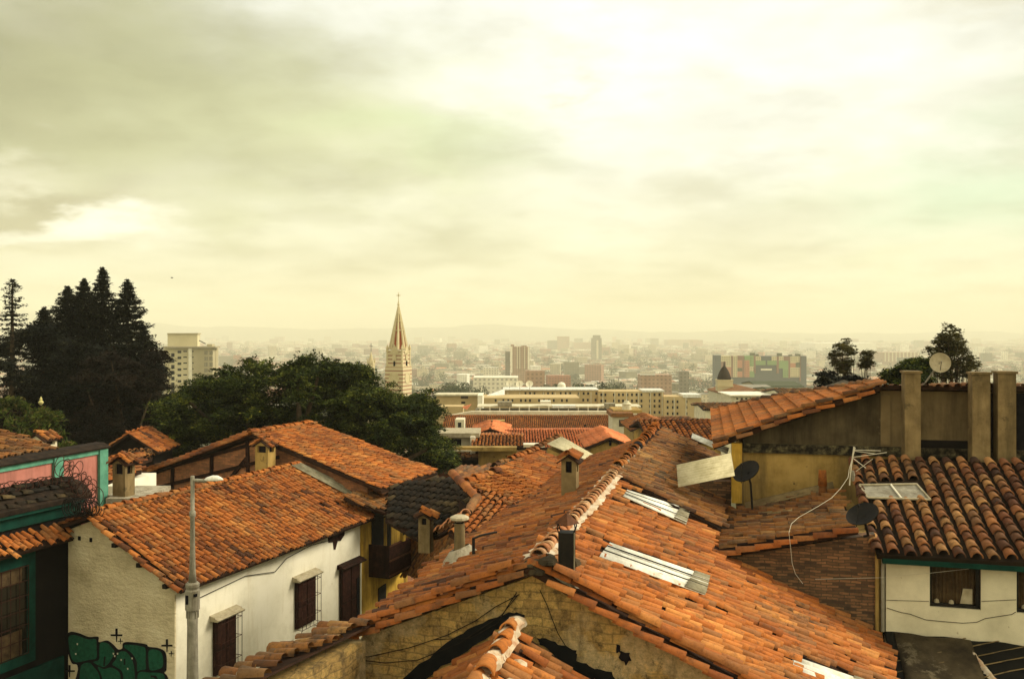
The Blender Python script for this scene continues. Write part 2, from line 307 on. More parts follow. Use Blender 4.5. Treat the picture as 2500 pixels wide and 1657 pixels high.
# ------------------------------------------------------------------ clay tile roofs
def in_poly(P, poly):
    x, y = P[:, 0], P[:, 1]; c = np.zeros(len(P), bool); n = len(poly)
    for i in range(n):
        (x1, y1), (x2, y2) = poly[i], poly[(i+1) % n]
        if y1 == y2: continue
        k = ((y1 > y) != (y2 > y)) & (x < (x2-x1)*(y-y1)/(y2-y1)+x1); c ^= k
    return c
def tile_template(n, L, r0, r1, lip=.78):
    """half barrel along +b: wide at the low end, narrow at the top end, with a visible rim"""
    an = np.linspace(math.pi, 0, n+1)
    a = np.stack([np.cos(an)*r0, np.zeros(n+1), np.sin(an)*r0*1.0], 1)
    b = np.stack([np.cos(an)*r1, np.full(n+1, L), np.sin(an)*r1*.95], 1)
    c = np.stack([np.cos(an)*r0*lip, np.zeros(n+1), np.sin(an)*r0*1.0*lip], 1)
    d = c.copy(); d[:, 1] = L*.5
    V = np.concatenate([a, b, c, d]); m = n+1; q = []
    for i in range(n):
        q.append((i, i+1, m+i+1, m+i)); q.append((2*m+i, 2*m+i+1, i+1, i)); q.append((3*m+i, 3*m+i+1, 2*m+i+1, 2*m+i))
    return V, np.array(q)
def place_tiles(centres, a, b, c, L, r, rng, n=5, jit=1.0, tilt=None):
    """centres (K,3); a,b,c (3,) or (K,3) local axes"""
    K = len(centres); T, Q = tile_template(n, L, r, r*.80)
    yaw = rng.normal(0, .035*jit, K); ca, sa = np.cos(yaw)[:, None], np.sin(yaw)[:, None]
    aa = a*ca+b*sa; bb = -a*sa+b*ca
    rs = 1+rng.normal(0, .05*jit, K); ls = 1+rng.normal(0, .04*jit, K)
    tl = (tilt if tilt is not None else .10)+rng.normal(0, .022*jit, K); tl = tl[:, None]
    cc = c+bb*tl; bb = bb-c*tl
    centres = centres+c*(L*.10)
    V = (centres[:, None, :] + (T[None, :, 0]*rs[:, None])[..., None]*aa[:, None, :] + (T[None, :, 1]*ls[:, None])[..., None]*bb[:, None, :]
         + (T[None, :, 2]*rs[:, None])[..., None]*cc[:, None, :])
    Qs = (Q[None]+(np.arange(K)*len(T))[:, None, None]).reshape(-1, 4)
    rnd = np.repeat(rng.random(K), len(T))
    return V.reshape(-1, 3), Qs, rnd
def wave(u, v, seed, amp):
    g = np.random.default_rng(seed); z = np.zeros_like(u)
    for k in range(5):
        f = .35*1.6**k; an = g.random()*6.28; z += np.sin(f*(u*math.cos(an)+v*math.sin(an))*1.3+g.random()*6.28)/(1+k)
    return z*amp
SEED = [10]
def tiled(name, poly, mat='clay_tile', parent=None, sp=.235, ex=.33, r=None, holes=(), jit=1.0, amp=.025, n=5, deck=.10, bed='roof_mortar_bed', broken=.012, upv=None, grow=.0, pans=False):
    """one roof slope: a solid bed plus individual clay cap tiles laid in columns down the slope"""
    SEED[0] += 1; sd = SEED[0]; rng = np.random.default_rng(sd)
    P = [np.asarray(p, float) for p in poly]; pl = plane3(P[0], P[1], P[2]); Nn = pl[1]
    U = nrm(np.cross(Nn, UP)) if upv is None else nrm(np.cross(upv, Nn)); Vv = nrm(np.cross(Nn, U))
    if Vv[2] < 0: Vv = -Vv; U = -U
    O = P[0]; uv = np.array([((p-O)@U, (p-O)@Vv) for p in P]); r = r or sp*.37
    hs = [np.array([((h-O)@U, (h-O)@Vv) for h in H]) for H in holes]
    u0, v0 = uv.min(0)-ex; u1, v1 = uv.max(0)+ex
    us = np.arange(u0, u1, sp); vs = np.arange(v0, v1, ex)
    gu, gv = np.meshgrid(us, vs, indexing='ij')
    gv = gv+rng.normal(0, ex*.10*jit, len(us))[:, None]+(rng.random(len(us))[:, None]-.5)*ex*.5*min(jit, 1)
    gu = gu+wave(gu, gv, sd, .02*jit)+rng.normal(0, .006*jit, gu.shape)
    c = np.stack([gu.ravel(), gv.ravel()], 1); ctr = c+np.array([0, ex*.5])
    ok = in_poly(ctr, uv)
    for h in hs: ok &= ~in_poly(ctr, h)
    ok &= rng.random(len(ok)) > broken*.4
    c = c[ok]; K = len(c); L = ex*1.22
    h = wave(c[:, 0], c[:, 1], sd+500, amp)+rng.normal(0, .005*jit, K)
    odd = rng.random(K) < broken
    cen = O+c[:, :1]*U+c[:, 1:]*Vv+(h+.015)[:, None]*Nn
    cen[odd] += (rng.random((odd.sum(), 1))*.05)*Nn-(rng.random((odd.sum(), 1))*.15)*Vv
    Vt, Qt, rn = place_tiles(cen, U, Vv, Nn, L, r, rng, n, jit)
    # tiles of one column and neighbourhood share some of their tone
    col = (np.sin(c[:, 0]*2.1+sd)*.10+np.sin(c[:, 0]*.7+c[:, 1]*1.1+sd*2)*.12)
    rn = np.clip(rn*.85+.07+np.repeat(col, len(rn)//max(K, 1)), 0, 1)
    # bed as a gently uneven slab
    nb = len(P); top = [p for p in P]; bot = [p-Nn*deck for p in P]
    Vd = np.array(top+bot); f = [tuple(range(nb)), tuple(range(2*nb-1, nb-1, -1))]+[(i, nb+i, nb+(i+1) % nb, (i+1) % nb) for i in range(nb)]
    off = len(Vt); V = np.concatenate([Vt, Vd]); allf = [Qt]+[np.array([[i+off for i in q]]) for q in f]
    fm = np.concatenate([np.zeros(len(Qt)), np.ones(len(f))])
    at = np.concatenate([rn, np.full(len(Vd), .3)])
    return mesh(name, V, allf, [mat, bed], parent, at, fm, fm == 0)
def tile_line(name, P0, P1, up, r=.12, ex=.34, mat='clay_tile', parent=None, jit=1.2, mortar=None, n=6, sag=.02, bedw=None):
    """overlapping cap tiles in one line (ridge, hip or verge), optionally bedded in a lumpy mortar strip"""
    SEED[0] += 1; rng = np.random.default_rng(SEED[0])
    P0, P1 = np.asarray(P0, float), np.asarray(P1, float); D = P1-P0; Ln = np.linalg.norm(D); b = D/Ln
    c = nrm(up-b*np.dot(up, b)); a = np.cross(b, c); K = max(1, int(Ln/ex)); t = (np.arange(K))*ex
    cen = P0+t[:, None]*b+c*(-np.sin(t/Ln*math.pi)*sag*Ln*.2)[:, None]+a*rng.normal(0, .012*jit, (K, 1))+c*rng.normal(0, .008*jit, (K, 1))
    V, Q, rn = place_tiles(cen, a, b, c, ex*1.2, r, rng, n, jit, tilt=.10)
    mats = [mat]; fm = [0]*len(Q); fs = [Q]
    if mortar:
        mats.append(mortar[0]); w, hh = mortar[1], mortar[2]; M = max(2, int(Ln/.12)); base = len(V); W = []
        for i in range(M+1):
            q = P0+b*(Ln*i/M)+c*(-math.sin(i/M*math.pi)*sag*Ln*.2)
            for k, (x, z) in enumerate(((-1, -.6), (-.8, .5), (-.3, .9), (.3, .9), (.8, .5), (1, -.6))):
                jx, jz = rng.normal(0, .16), rng.normal(0, .16); W.append(q+a*(x+jx)*w+c*(z+jz)*hh)
        V = np.concatenate([V, np.array(W)]); rn = np.concatenate([rn, np.full(len(W), .5)])
        q6 = np.array([(base+i*6+k, base+i*6+k+1, base+(i+1)*6+k+1, base+(i+1)*6+k) for i in range(M) for k in range(5)])
        fs.append(q6); fm += [1]*len(q6)
    return mesh(name, V, fs, mats, parent, rn, fm, np.array(fm) == 0)
def corrugated(name, quad, mat, parent=None, along=0, pitch=.12, amp=.03, thick=.012, ex=0):
    """wavy sheet over a quad (a,b,c,d); waves run from side ab to side cd"""
    a, b, c, d = [np.asarray(q, float) for q in quad]
    if along: a, b, c, d = b, c, d, a
    w = np.linalg.norm(b-a); nn = max(8, int(w/pitch*6)); Nn = nrm(np.cross(b-a, d-a)); Nn = Nn if Nn[2] > 0 or abs(Nn[2]) < .05 else -Nn; V = []
    for j in range(2):
        for i in range(nn+1):
            t = i/nn; z = math.sin(t*w/pitch*2*math.pi)*amp
            V += [a+(b-a)*t+Nn*(z+j*thick), d+(c-d)*t+Nn*(z+j*thick)]
    m2 = (nn+1)*2
    Q = [(2*i, 2*i+2, 2*i+3, 2*i+1) for i in range(nn)]+[(m2+2*i, m2+2*i+1, m2+2*i+3, m2+2*i+2) for i in range(nn)]
    Q += [(2*i, m2+2*i, m2+2*i+2, 2*i+2) for i in range(nn)]+[(2*i+1, 2*i+3, m2+2*i+3, m2+2*i+1) for i in range(nn)]
    Q += [(0, 1, m2+1, m2), (2*nn, m2+2*nn, m2+2*nn+1, 2*nn+1)]
    return mesh(name, V, np.array(Q), mat, parent, np.full(len(V), .5), None, True)
def slab(name, poly, vec, mat, parent=None):
    return MB().prism([np.asarray(p, float) for p in poly], np.asarray(vec, float)).build(name, mat, parent)
# ------------------------------------------------------------------ camera, sky, sun, air
cam = bpy.data.cameras.new('camera'); co = bpy.data.objects.new('camera', cam); COL.objects.link(co); SC.camera = co
co.location = (0, 0, CZ); co.rotation_euler = (math.pi/2, 0, 0)
cam.sensor_width = 36; cam.lens = 36*F/2500; cam.shift_y = (HY-828.5)/2500; cam.clip_start = .1; cam.clip_end = 40000
SC.view_settings.view_transform = 'Standard'; SC.view_settings.look = 'None'; SC.view_settings.exposure = EXPO; SC.view_settings.gamma = 1
SC.render.engine = 'CYCLES'; SC.cycles.volume_bounces = 3; SC.cycles.max_bounces = 6; SC.cycles.use_denoising = True
SUN_EL, SUN_AZ = math.radians(36), math.radians(80)      # azimuth measured from +Y towards +X
sl = bpy.data.lights.new('sun', 'SUN'); sl.energy = SUN_E; sl.angle = math.radians(24); sl.color = (1.0, .90, .68)
so = bpy.data.objects.new('sun', sl); COL.objects.link(so); so.location = (30, 0, 140)
from mathutils import Vector
sd = Vector((math.sin(SUN_AZ)*math.cos(SUN_EL), math.cos(SUN_AZ)*math.cos(SUN_EL), math.sin(SUN_EL)))
so.rotation_euler = (-sd).to_track_quat('-Z', 'Y').to_euler()
w = bpy.data.worlds.new('World'); SC.world = w; w.use_nodes = True; nt = w.node_tree
for n in list(nt.nodes): nt.nodes.remove(n)
out = N(nt, 'ShaderNodeOutputWorld'); bg = N(nt, 'ShaderNodeBackground'); bg.inputs[1].default_value = .1; nt.links.new(bg.outputs[0], out.inputs[0])
sky = N(nt, 'ShaderNodeTexSky', sky_type='NISHITA', sun_disc=False, sun_elevation=SUN_EL, sun_rotation=SUN_AZ, air_density=1.5, dust_density=4, altitude=2600)
tc = N(nt, 'ShaderNodeTexCoord'); gen = tc.outputs['Generated']
sp = N(nt, 'ShaderNodeSeparateXYZ'); nt.links.new(gen, sp.inputs[0])
def mth(op, x, y=None, z=None, clamp=False):
    n = N(nt, 'ShaderNodeMath', operation=op, use_clamp=clamp)
    for i, q in enumerate((x, y, z)):
        if q is None: continue
        if isinstance(q, (int, float)): n.inputs[i].default_value = q
        else: nt.links.new(q, n.inputs[i])
    return n.outputs[0]
# cloud sheet seen in perspective: direction projected on a high plane
dz = mth('ADD', mth('MAXIMUM', sp.outputs[2], 0.0), .16)
cv = N(nt, 'ShaderNodeCombineXYZ'); nt.links.new(mth('DIVIDE', sp.outputs[0], dz), cv.inputs[0]); nt.links.new(mth('DIVIDE', sp.outputs[1], dz), cv.inputs[1])
cl1 = noise(nt, cv.outputs[0], .75, 7, .52)
cl2 = noise(nt, cv.outputs[0], 2.1, 8, .60)
wsc = N(nt, 'ShaderNodeVectorMath', operation='MULTIPLY'); nt.links.new(gen, wsc.inputs[0]); wsc.inputs[1].default_value = (1, 1, 2.6)
warp = N(nt, 'ShaderNodeTexNoise'); warp.inputs['Scale'].default_value = 3.0; warp.inputs['Detail'].default_value = 6; warp.inputs['Roughness'].default_value = .6
nt.links.new(wsc.outputs[0], warp.inputs['Vector'])
wm = N(nt, 'ShaderNodeVectorMath', operation='MULTIPLY_ADD'); nt.links.new(warp.outputs['Color'], wm.inputs[0]); wm.inputs[1].default_value = (.28, .28, .28)
wv = N(nt, 'ShaderNodeVectorMath', operation='ADD'); nt.links.new(gen, wm.inputs[2]); wv.inputs[1].default_value = (-.14, -.14, -.14); nt.links.new(wm.outputs[0], wv.inputs[0])
def bank(az, el, raz, rel):
    """soft cloud bank centred on a compass bearing / height of the sky (degrees)"""
    a, e = math.radians(az), math.radians(el)
    s = N(nt, 'ShaderNodeVectorMath', operation='SUBTRACT'); nt.links.new(wv.outputs[0], s.inputs[0]); s.inputs[1].default_value = (math.sin(a)*math.cos(e), math.cos(a)*math.cos(e), math.sin(e))
    q = N(nt, 'ShaderNodeVectorMath', operation='MULTIPLY'); nt.links.new(s.outputs[0], q.inputs[0]); ra, re = math.radians(raz), math.radians(rel); q.inputs[1].default_value = (1/ra, 1/ra, 1/re)
    l = N(nt, 'ShaderNodeVectorMath', operation='LENGTH'); nt.links.new(q.outputs[0], l.inputs[0])
    m = N(nt, 'ShaderNodeMapRange', interpolation_type='SMOOTHERSTEP'); nt.links.new(l.outputs['Value'], m.inputs[0])
    m.inputs[1].default_value = 0; m.inputs[2].default_value = 1; m.inputs[3].default_value = 1; m.inputs[4].default_value = 0
    return m.outputs[0]
def srgb(r, g, b):
    return tuple(((c/255+.055)/1.055)**2.4 if c > 10 else c/255/12.92 for c in (r, g, b))
K = 10/(2**EXPO)
def S(r, g, b, k=1.0): return tuple(x*K*k*SKYK for x in srgb(r, g, b))
c = ramp(nt, [(0, S(224, 219, 172)), (.05, S(228, 223, 184)), (.12, S(234, 231, 200)), (.22, S(244, 242, 220)), (.32, S(250, 249, 236)), (.6, S(250, 248, 236)), (1, S(252, 250, 242))], mth('MAXIMUM', sp.outputs[2], 0.0))
c = mix(nt, mth('MULTIPLY', bank(-28, 13.5, 27, 13), 1.0), c, S(166, 162, 114))
c = mix(nt, mth('MULTIPLY', bank(-14, 13.5, 24, 9), .55), c, S(196, 198, 144))
c = mix(nt, mth('MULTIPLY', bank(-10, 11, 22, 8), .75), c, S(208, 208, 156))
c = mix(nt, mth('MULTIPLY', bank(-3, 11.5, 15, 3.6), .8), c, S(204, 214, 156))
c = mix(nt, mth('MULTIPLY', bank(-29, 7.4, 12, 3.2), 1.0), c, S(168, 160, 118))
c = mix(nt, mth('MULTIPLY', bank(-25, 6.1, 11, 1.7), 1.0), c, S(250, 246, 218))
c = mix(nt, mth('MULTIPLY', bank(-30, 10, 8, 2.2), .7), c, S(236, 230, 196))
c = mix(nt, mth('MULTIPLY', bank(-30, 4.8, 12, 1.5), .6), c, S(208, 200, 156))
c = mix(nt, mth('MULTIPLY', bank(12, 17, 28, 13), .9), c, S(254, 253, 240, 1.0))
c = mix(nt, mth('MULTIPLY', bank(28, 8, 12, 6.5), .9), c, S(198, 216, 178))
c = mix(nt, mth('MULTIPLY', bank(2.5, 15.5, 3.5, 1.6), .8), c, S(222, 212, 186))
c = mix(nt, mth('MULTIPLY', bank(17, 8.5, 8, 3), .5), c, S(222, 226, 186))
c = mix(nt, mth('MULTIPLY', bank(3, 16, 4, 2.2), .7), c, S(236, 228, 206))
c = mix(nt, mth('MULTIPLY', bank(28, 19, 9, 3), .5), c, S(232, 226, 196))
c = mix(nt, mth('MULTIPLY', bank(24, 3.4, 9, 1.3), .45), c, S(218, 222, 176))
c = mix(nt, mth('MULTIPLY', bank(-27, 21, 12, 6), .5), c, S(190, 184, 146))
c = mix(nt, mth('MULTIPLY', bank(29, 20, 10, 4), .45), c, S(216, 208, 178))
c = mix(nt, 1.0, c, ramp(nt, [(.36, (.78, .77, .72)), (.5, (1, 1, 1)), (.64, (1.10, 1.10, 1.12))], cl1), 'MULTIPLY')
c = mix(nt, .7, c, ramp(nt, [(.38, (.84, .83, .79)), (.5, (1, 1, 1)), (.62, (1.08, 1.08, 1.10))], cl2), 'MULTIPLY')
# overhead sky dimmed; unseen rear sky made brighter and warmer to light front walls
low = ramp(nt, [(.25, (1, 1, 1)), (.6, (OVER, OVER, OVER*.95))], mth('MAXIMUM', sp.outputs[2], 0.0))
c = mix(nt, 1.0, c, low, 'MULTIPLY')
rear = ramp(nt, [(.25, (REAR, REAR*.92, REAR*.72)), (.60, (1, 1, 1))], mth('ADD', mth('MULTIPLY', sp.outputs[1], .5), .5))
c = mix(nt, 1.0, c, rear, 'MULTIPLY')
c = mix(nt, .96, sky.outputs[0], c)
nt.links.new(c, bg.inputs[0])

hz = new_mat('haze_air'); m, nt, b = hz; nt.nodes.remove(b)
pv = N(nt, 'ShaderNodeVolumePrincipled'); pv.inputs['Color'].default_value = (.94, .94, .79, 1); pv.inputs['Density'].default_value = HAZE; pv.inputs['Anisotropy'].default_value = .0
nt.links.new(pv.outputs[0], [n for n in nt.nodes if n.type == 'OUTPUT_MATERIAL'][0].inputs['Volume'])
if HAZE > 0:
    o = MB().prism([A3(-9000, -150, -3), A3(9000, -150, -3), A3(9000, 12500, -3), A3(-9000, 12500, -3)], A3(0, 0, 330)).build('haze', 'haze_air'); tag(o, kind='stuff')

# ------------------------------------------------------------------ terrain
GY = [-60, 0, 40, 100, 200, 350, 500, 800, 1200, 1600, 20000]; GZ = [90, 88, 85, 79, 68, 55, 44, 22, 6, 0, 0]
def gz(Y): return float(np.interp(Y, GY, GZ))
ys = np.concatenate([np.arange(-60, 200, 10), np.arange(200, 2000, 60), np.arange(2000, 12001, 500)]); xs = np.linspace(-1, 1, 61)
V = [(x*(300+min(y, 9000)*.9 if y > 0 else 300), y, gz(y)) for y in ys for x in xs]; nx = len(xs)
tag(mesh('ground', V, np.array([(j*nx+i, j*nx+i+1, (j+1)*nx+i+1, (j+1)*nx+i) for j in range(len(ys)-1) for i in range(nx-1)]), 'terrain_mat'), kind='structure')
def hills(name, Y, prof, seed):
    rng = np.random.default_rng(seed); xs = np.arange(-1800, 4400, 12)
    h = np.interp(xs, [p[0] for p in prof], [p[1] for p in prof])
    n = sum(np.sin(xs/(90/1.9**k)+rng.random()*6)*(5/1.7**k) for k in range(6)); top = h+n*.55; V = []
    for k, (f, dy) in enumerate(((0, -1400), (.35, -1000), (.72, -500), (1, 0), (.6, 700), (0, 1400))):
        for x, t in zip(xs, top):
            p = px(x, HY-(t)*1.0, Y); z = p[2]*f-2*(f == 0); j = rng.normal(0, 6)*(0 < f < 1); V.append(((p[0])*(Y+dy)/Y, Y+dy, z+j))
    n = len(xs); V = np.array(V)
    tag(mesh(name, V, np.array([(j*n+i, j*n+i+1, (j+1)*n+i+1, (j+1)*n+i) for j in range(5) for i in range(n-1)]), 'hill_mat'), kind='structure')
hills('hills', 11000, [(-1800, 60), (-300, 55), (0, 48), (60, 46), (120, 36), (250, 30), (380, 22), (520, 10), (700, 4), (850, 6), (1000, 11), (1200, 12), (1350, 8), (1500, 4), (1700, -3), (2600, -5), (4400, 5)], 3)

# ------------------------------------------------------------------ white house (left foreground)
FA = Frame(px(444, 1442, 25), 21.5); E1 = FA.P
R1 = hit(215, 1258, FA.gable()); E2 = hit(919, 1263, (E1, UP)); LA = FA.sw(E2)[0]; wR = FA.sw(R1)[1]; zR, zE = R1[2], E1[2]
L1 = hit(140, 1284, FA.gable()); wL = FA.sw(L1)[1]
A = thing('white_house', FA.pt(LA/2, wR/2, gz(28)), 'white plastered house with a green graffiti gable and a tiled roof, behind the street lamp', 'house')
G0 = gz(25)-1
tiled('roof_slope', [E1, E2, FA.pt(LA, wR, zR), R1], 'clay_tile', A, sp=.215, ex=.30, amp=.03, broken=.006, jit=.8)
tiled('roof_slope', [FA.pt(0, wR, zR), FA.pt(LA, wR, zR), FA.pt(LA, wL, L1[2]), FA.pt(0, wL, L1[2])], 'clay_tile', A, sp=.225, ex=.33)
tile_line('ridge_cap', R1+UP*.08-FA.d*.05, FA.pt(LA, wR, zR+.08), UP, r=.11, parent=A, mortar=('clay_tile_brown', .14, .05), sag=.01, mat='clay_tile_bright')
tile_line('verge_tiles', FA.pt(-.06, -.02, zE-.05), FA.pt(-.06, wR, zR-.04), UP, r=.10, parent=A)
sA = (zE-zR)/(0-wR)
def rz(wv): return zR+(wv-wR)*sA
wF = -.5
out = [FA.pt(.28, wF, G0), FA.pt(.28, wF, rz(wF)-.16), FA.pt(.28, wR, zR-.16), FA.pt(.28, wL+.12, L1[2]-.16), FA.pt(.28, wL+.12, G0)]
MB().prism(out, FA.d*.06).build('gable_wall', 'rough_adobe', A)
MB().prism([p+FA.d*.06 for p in out], FA.d*(LA-.4)).build('wall', 'white_plaster', A)
# thin moulding under the eave, timber ends at the gable, loose cable
mb = MB(); mb.prism([FA.pt(.3, wF+.003, rz(wF)-.50), FA.pt(.3, wF+.05, rz(wF)-.48), FA.pt(.3, wF+.05, rz(wF)-.42), FA.pt(.3, wF+.003, rz(wF)-.40)], FA.d*(LA-.5)); mb.build('eave_moulding', 'cream_wall', A)
mb = MB(); mb.prism([FA.pt(.2, wF+.0, rz(wF)-.22), FA.pt(.2, wF+.42, rz(wF)-.34), FA.pt(.2, wF+.42, rz(wF)-.24), FA.pt(.2, wF, rz(wF)-.12)], FA.d*(LA-.3)); mb.build('eave_board', 'dark_wood', A)
for wq in (-2.45, -1.55, -.62):
    MB().box(FA.pt(.17, wq, rz(wq)-.34), .14, .34, .12, 21.5).build('purlin_end', 'black_metal', A)
for (x, y) in ((194, 1314), (222, 1318)):
    p = hit(x, y, FA.gable(.27)); MB().box(p-UP*.05, .09, .03, .12, 21.5).build('vent_hole', 'black_paint', A)
sh = FA.side(wF)
def colonial_window(name, x0, x1, yt0, yb, capx, capy, parent, cage=True, mat='dark_wood'):
    a = hit(x0, yt0, sh); s0 = FA.sw(a)[0]; zt = a[2]; zb = hit(x0, yb, sh)[2]; s1 = FA.sw(hit(x1, yt0, sh))[0]
    fr = MB(); fr.prism([FA.pt(s0, wF+.002, zb), FA.pt(s1, wF+.002, zb), FA.pt(s1, wF+.002, zt), FA.pt(s0, wF+.002, zt)], FA.r*.10)
    f = fr.build(name, mat, parent)
    pn = MB(); n = 2
    for k in range(n):
        a0 = s0+.06+(s1-s0-.06)/n*k; a1 = s0+(s1-s0)/n*(k+1)-.06
        for z0, z1 in ((zb+.07, zb+(zt-zb)*.42), (zb+(zt-zb)*.42+.07, zt-.08)):
            pn.prism([FA.pt(a0, wF+.10, z0), FA.pt(a1, wF+.10, z0), FA.pt(a1, wF+.10, z1), FA.pt(a0, wF+.10, z1)], FA.r*.025)
    pn.build('shutter', 'brown_wood', f)
    cp = MB(); q = [(-.02, 0), (.30, .0), (.34, .05), (.22, .08), (.20, .12), (-.02, .17)]
    cp.prism([FA.pt(s0-.14, wF+x, zt+z) for x, z in q], FA.d*(s1-s0+.28)); cp.build('window_cap', 'stone_trim' if cage else 'dark_wood', f)
    if cage:
        g = MB(); wo = wF+.32
        for k in range(6):
            s = s0+(s1-s0)*k/5; g.tube([FA.pt(s, wo, zb-.02), FA.pt(s, wo, zt+.02)], .011, 5)
        for z in (zb-.02, zb+.35, (zb+zt)/2+.15, zt-.1):
            g.tube([FA.pt(s0, wF+.1, z), FA.pt(s0, wo, z), FA.pt(s1, wo, z), FA.pt(s1, wF+.1, z)], .010, 5)
        for s in (s0, s1): g.tube([FA.pt(s, wo, zb), FA.pt(s, wo-.05, zb-.12), FA.pt(s, wF+.02, zb-.22)], .012, 5)
        g.build('iron_grille', 'wire_rust', f)
    return s0, s1, zb, zt
colonial_window('window', 519, 570, 1513, 1649, 0, 0, A)
colonial_window('window', 719, 765, 1418, 1535, 0, 0, A)
s0, s1, zb, zt = colonial_window('door', 828, 873, 1388, 1540, 0, 0, A, cage=False)
MB().prism([FA.pt(s0+1.0, wF+.13, zb), FA.pt(s1-.1, wF+.13, zb), FA.pt(s1-.1, wF+.13, zb+1.7), FA.pt(s0+1.0, wF+.13, zb+1.7)], FA.r*.012).build('door_opening', 'black_paint', A)
MB().tube([FA.pt(s1+.12, wF+.06, G0), FA.pt(s1+.12, wF+.06, zt+.05)], .035, 8).build('drain_pipe', 'white_plaster', A)
# broken patch of eave soffit
p = hit(820, 1313, sh); MB().add([p+FA.r*.02+FA.d*a+UP*b for a, b in ((-.55, .2), (.6, .25), (.55, 0), (.3, -.16), (.1, -.12), (-.05, -.4), (-.15, -.38), (-.2, -.1), (-.5, -.05))]+[p-FA.r*.01+FA.d*a+UP*b for a, b in ((-.55, .2), (.6, .25), (.55, 0), (.3, -.16), (.1, -.12), (-.05, -.4), (-.15, -.38), (-.2, -.1), (-.5, -.05))], [tuple(range(9))]+[(i, (i+9), (i+1) % 9+9, (i+1) % 9) for i in range(9)]).build('rotten_soffit', 'dark_wood', A)
mb = MB(); pts = [hit(x, y, FA.side(wF+.04)) for x, y in ((480, 1462), (600, 1405), (672, 1395), (700, 1362), (760, 1330), (806, 1318))]
mb.tube(pts, .012, 5); mb.build('wall_cable', 'dark_cable', A)
# corrugated strip laid along the far verge of the roof
plA = (E1, nrm(np.cross(FA.d, FA.pt(0, wR, zR)-E1))); plA = (E1, plA[1] if plA[1][2] > 0 else -plA[1])
up_ = lambda p, h: p+plA[1]*h
q = [hit(x, y, (E1+plA[1]*.14, plA[1])) for x, y in ((712, 1136), (722, 1123), (907, 1211), (895, 1232))]
corrugated('verge_sheet', [q[0], q[1], q[2], q[3]], 'fibre_cement', A, 0, .13, .025)
# graffiti on the gable: bubble letters outlined in black, black crosses
gp = FA.gable(.272)
def gpoly(name, pts, mat, off, parent=A, close=True, n=0):
    pl = (gp[0]-FA.d*off, FA.d); P = [hit(140+x/7.887, 1500+y/7.887, pl) for x, y in pts]
    return MB().prism(P, -FA.d*.004).build(name, mat, parent)
def smooth(pts, n=5):
    """closed Catmull-Rom through the points"""
    k = len(pts); P = [np.array(p, float) for p in pts]; o = []
    for i in range(k):
        a, b, c_, d = P[i-1], P[i], P[(i+1) % k], P[(i+2) % k]
        for j in range(n):
            t = j/n; o.append(tuple(.5*((2*b)+(c_-a)*t+(2*a-5*b+4*c_-d)*t*t+(3*b-a-3*c_+d)*t**3)))
    return o
gr_b = [(165, 420), (250, 325), (420, 350), (600, 420), (790, 420), (800, 520), (960, 490), (1080, 570), (1170, 660), (1250, 640), (1270, 540), (1400, 520), (1700, 560), (1760, 610), (1960, 640), (2090, 740), (2100, 1050), (2060, 1110), (2140, 1260), (2150, 1900), (330, 1900), (400, 1040), (280, 930), (200, 700)]
gpoly('graffiti', smooth(gr_b), 'black_paint', .002)
for pts in ([(215, 450), (290, 385), (420, 410), (590, 470), (740, 470), (755, 640), (750, 830), (620, 860), (450, 900), (330, 900), (260, 780)],
            [(830, 540), (960, 545), (1060, 640), (1100, 720), (1060, 820), (980, 940), (880, 1000), (740, 940), (700, 900), (800, 860), (810, 700)],
            [(1290, 620), (1350, 570), (1640, 610), (1700, 680), (1700, 900), (1700, 1040), (1600, 1060), (1540, 1080), (1530, 900), (1440, 740)],
            [(1770, 680), (1960, 690), (2030, 800), (2030, 980), (1960, 1040), (1790, 1060), (1760, 900)],
            [(1180, 720), (1320, 710), (1420, 830), (1470, 960), (1490, 1140), (1480, 1400), (1280, 1500), (1260, 1120), (1130, 1000), (1060, 950), (1130, 850)],
            [(480, 950), (620, 920), (700, 1000), (790, 1120), (820, 1300), (800, 1850), (400, 1850), (440, 1100)],
            [(780, 1000), (900, 1040), (1040, 1010), (1180, 1090), (1220, 1200), (1240, 1500), (1200, 1850), (880, 1850), (870, 1250)],
            [(1560, 1120), (1780, 1110), (2020, 1130), (2080, 1300), (2090, 1850), (1340, 1850), (1350, 1560), (1530, 1460)]):
    gpoly('letter_fill', smooth(pts), 'graffiti_green', .008, A)
for x, y, s in ((1140, 390, 1.0), (1215, 505, .42), (2110, 590, .95), (2195, 745, .4), (235, 1080, .9)):
    h, w2, t = 130*s, 112*s, 22*s
    gpoly('painted_cross', [(x-t, y-h), (x+t, y-h), (x+t, y-t*.8), (x+w2, y-t*.8), (x+w2, y+t*.8), (x+t*.7, y+t*.8), (x+t*.4, y+h), (x-t*.3, y+h), (x-t*.6, y+t*.8), (x-w2, y+t*.8), (x-w2, y-t*.8), (x-t, y-t*.8)], 'black_paint', .002)
for pts in ([(900, 800), (930, 800), (915, 980), (885, 980)], [(1280, 840), (1310, 840), (1310, 960), (1280, 960)], [(1800, 1160), (1900, 1170), (1940, 1230), (1900, 1230), (1850, 1200), (1800, 1200)]):
    gpoly('letter_stroke', pts, 'black_paint', .014)
for x, y in ((355, 750), (1105, 790), (1230, 865), (1355, 1035), (1440, 835), (1080, 745), (385, 560), (1160, 745)):
    gpoly('paint_fleck', [(x-12, y-16), (x+12, y-14), (x+10, y+18), (x-8, y+16)], 'cream_wall', .015)

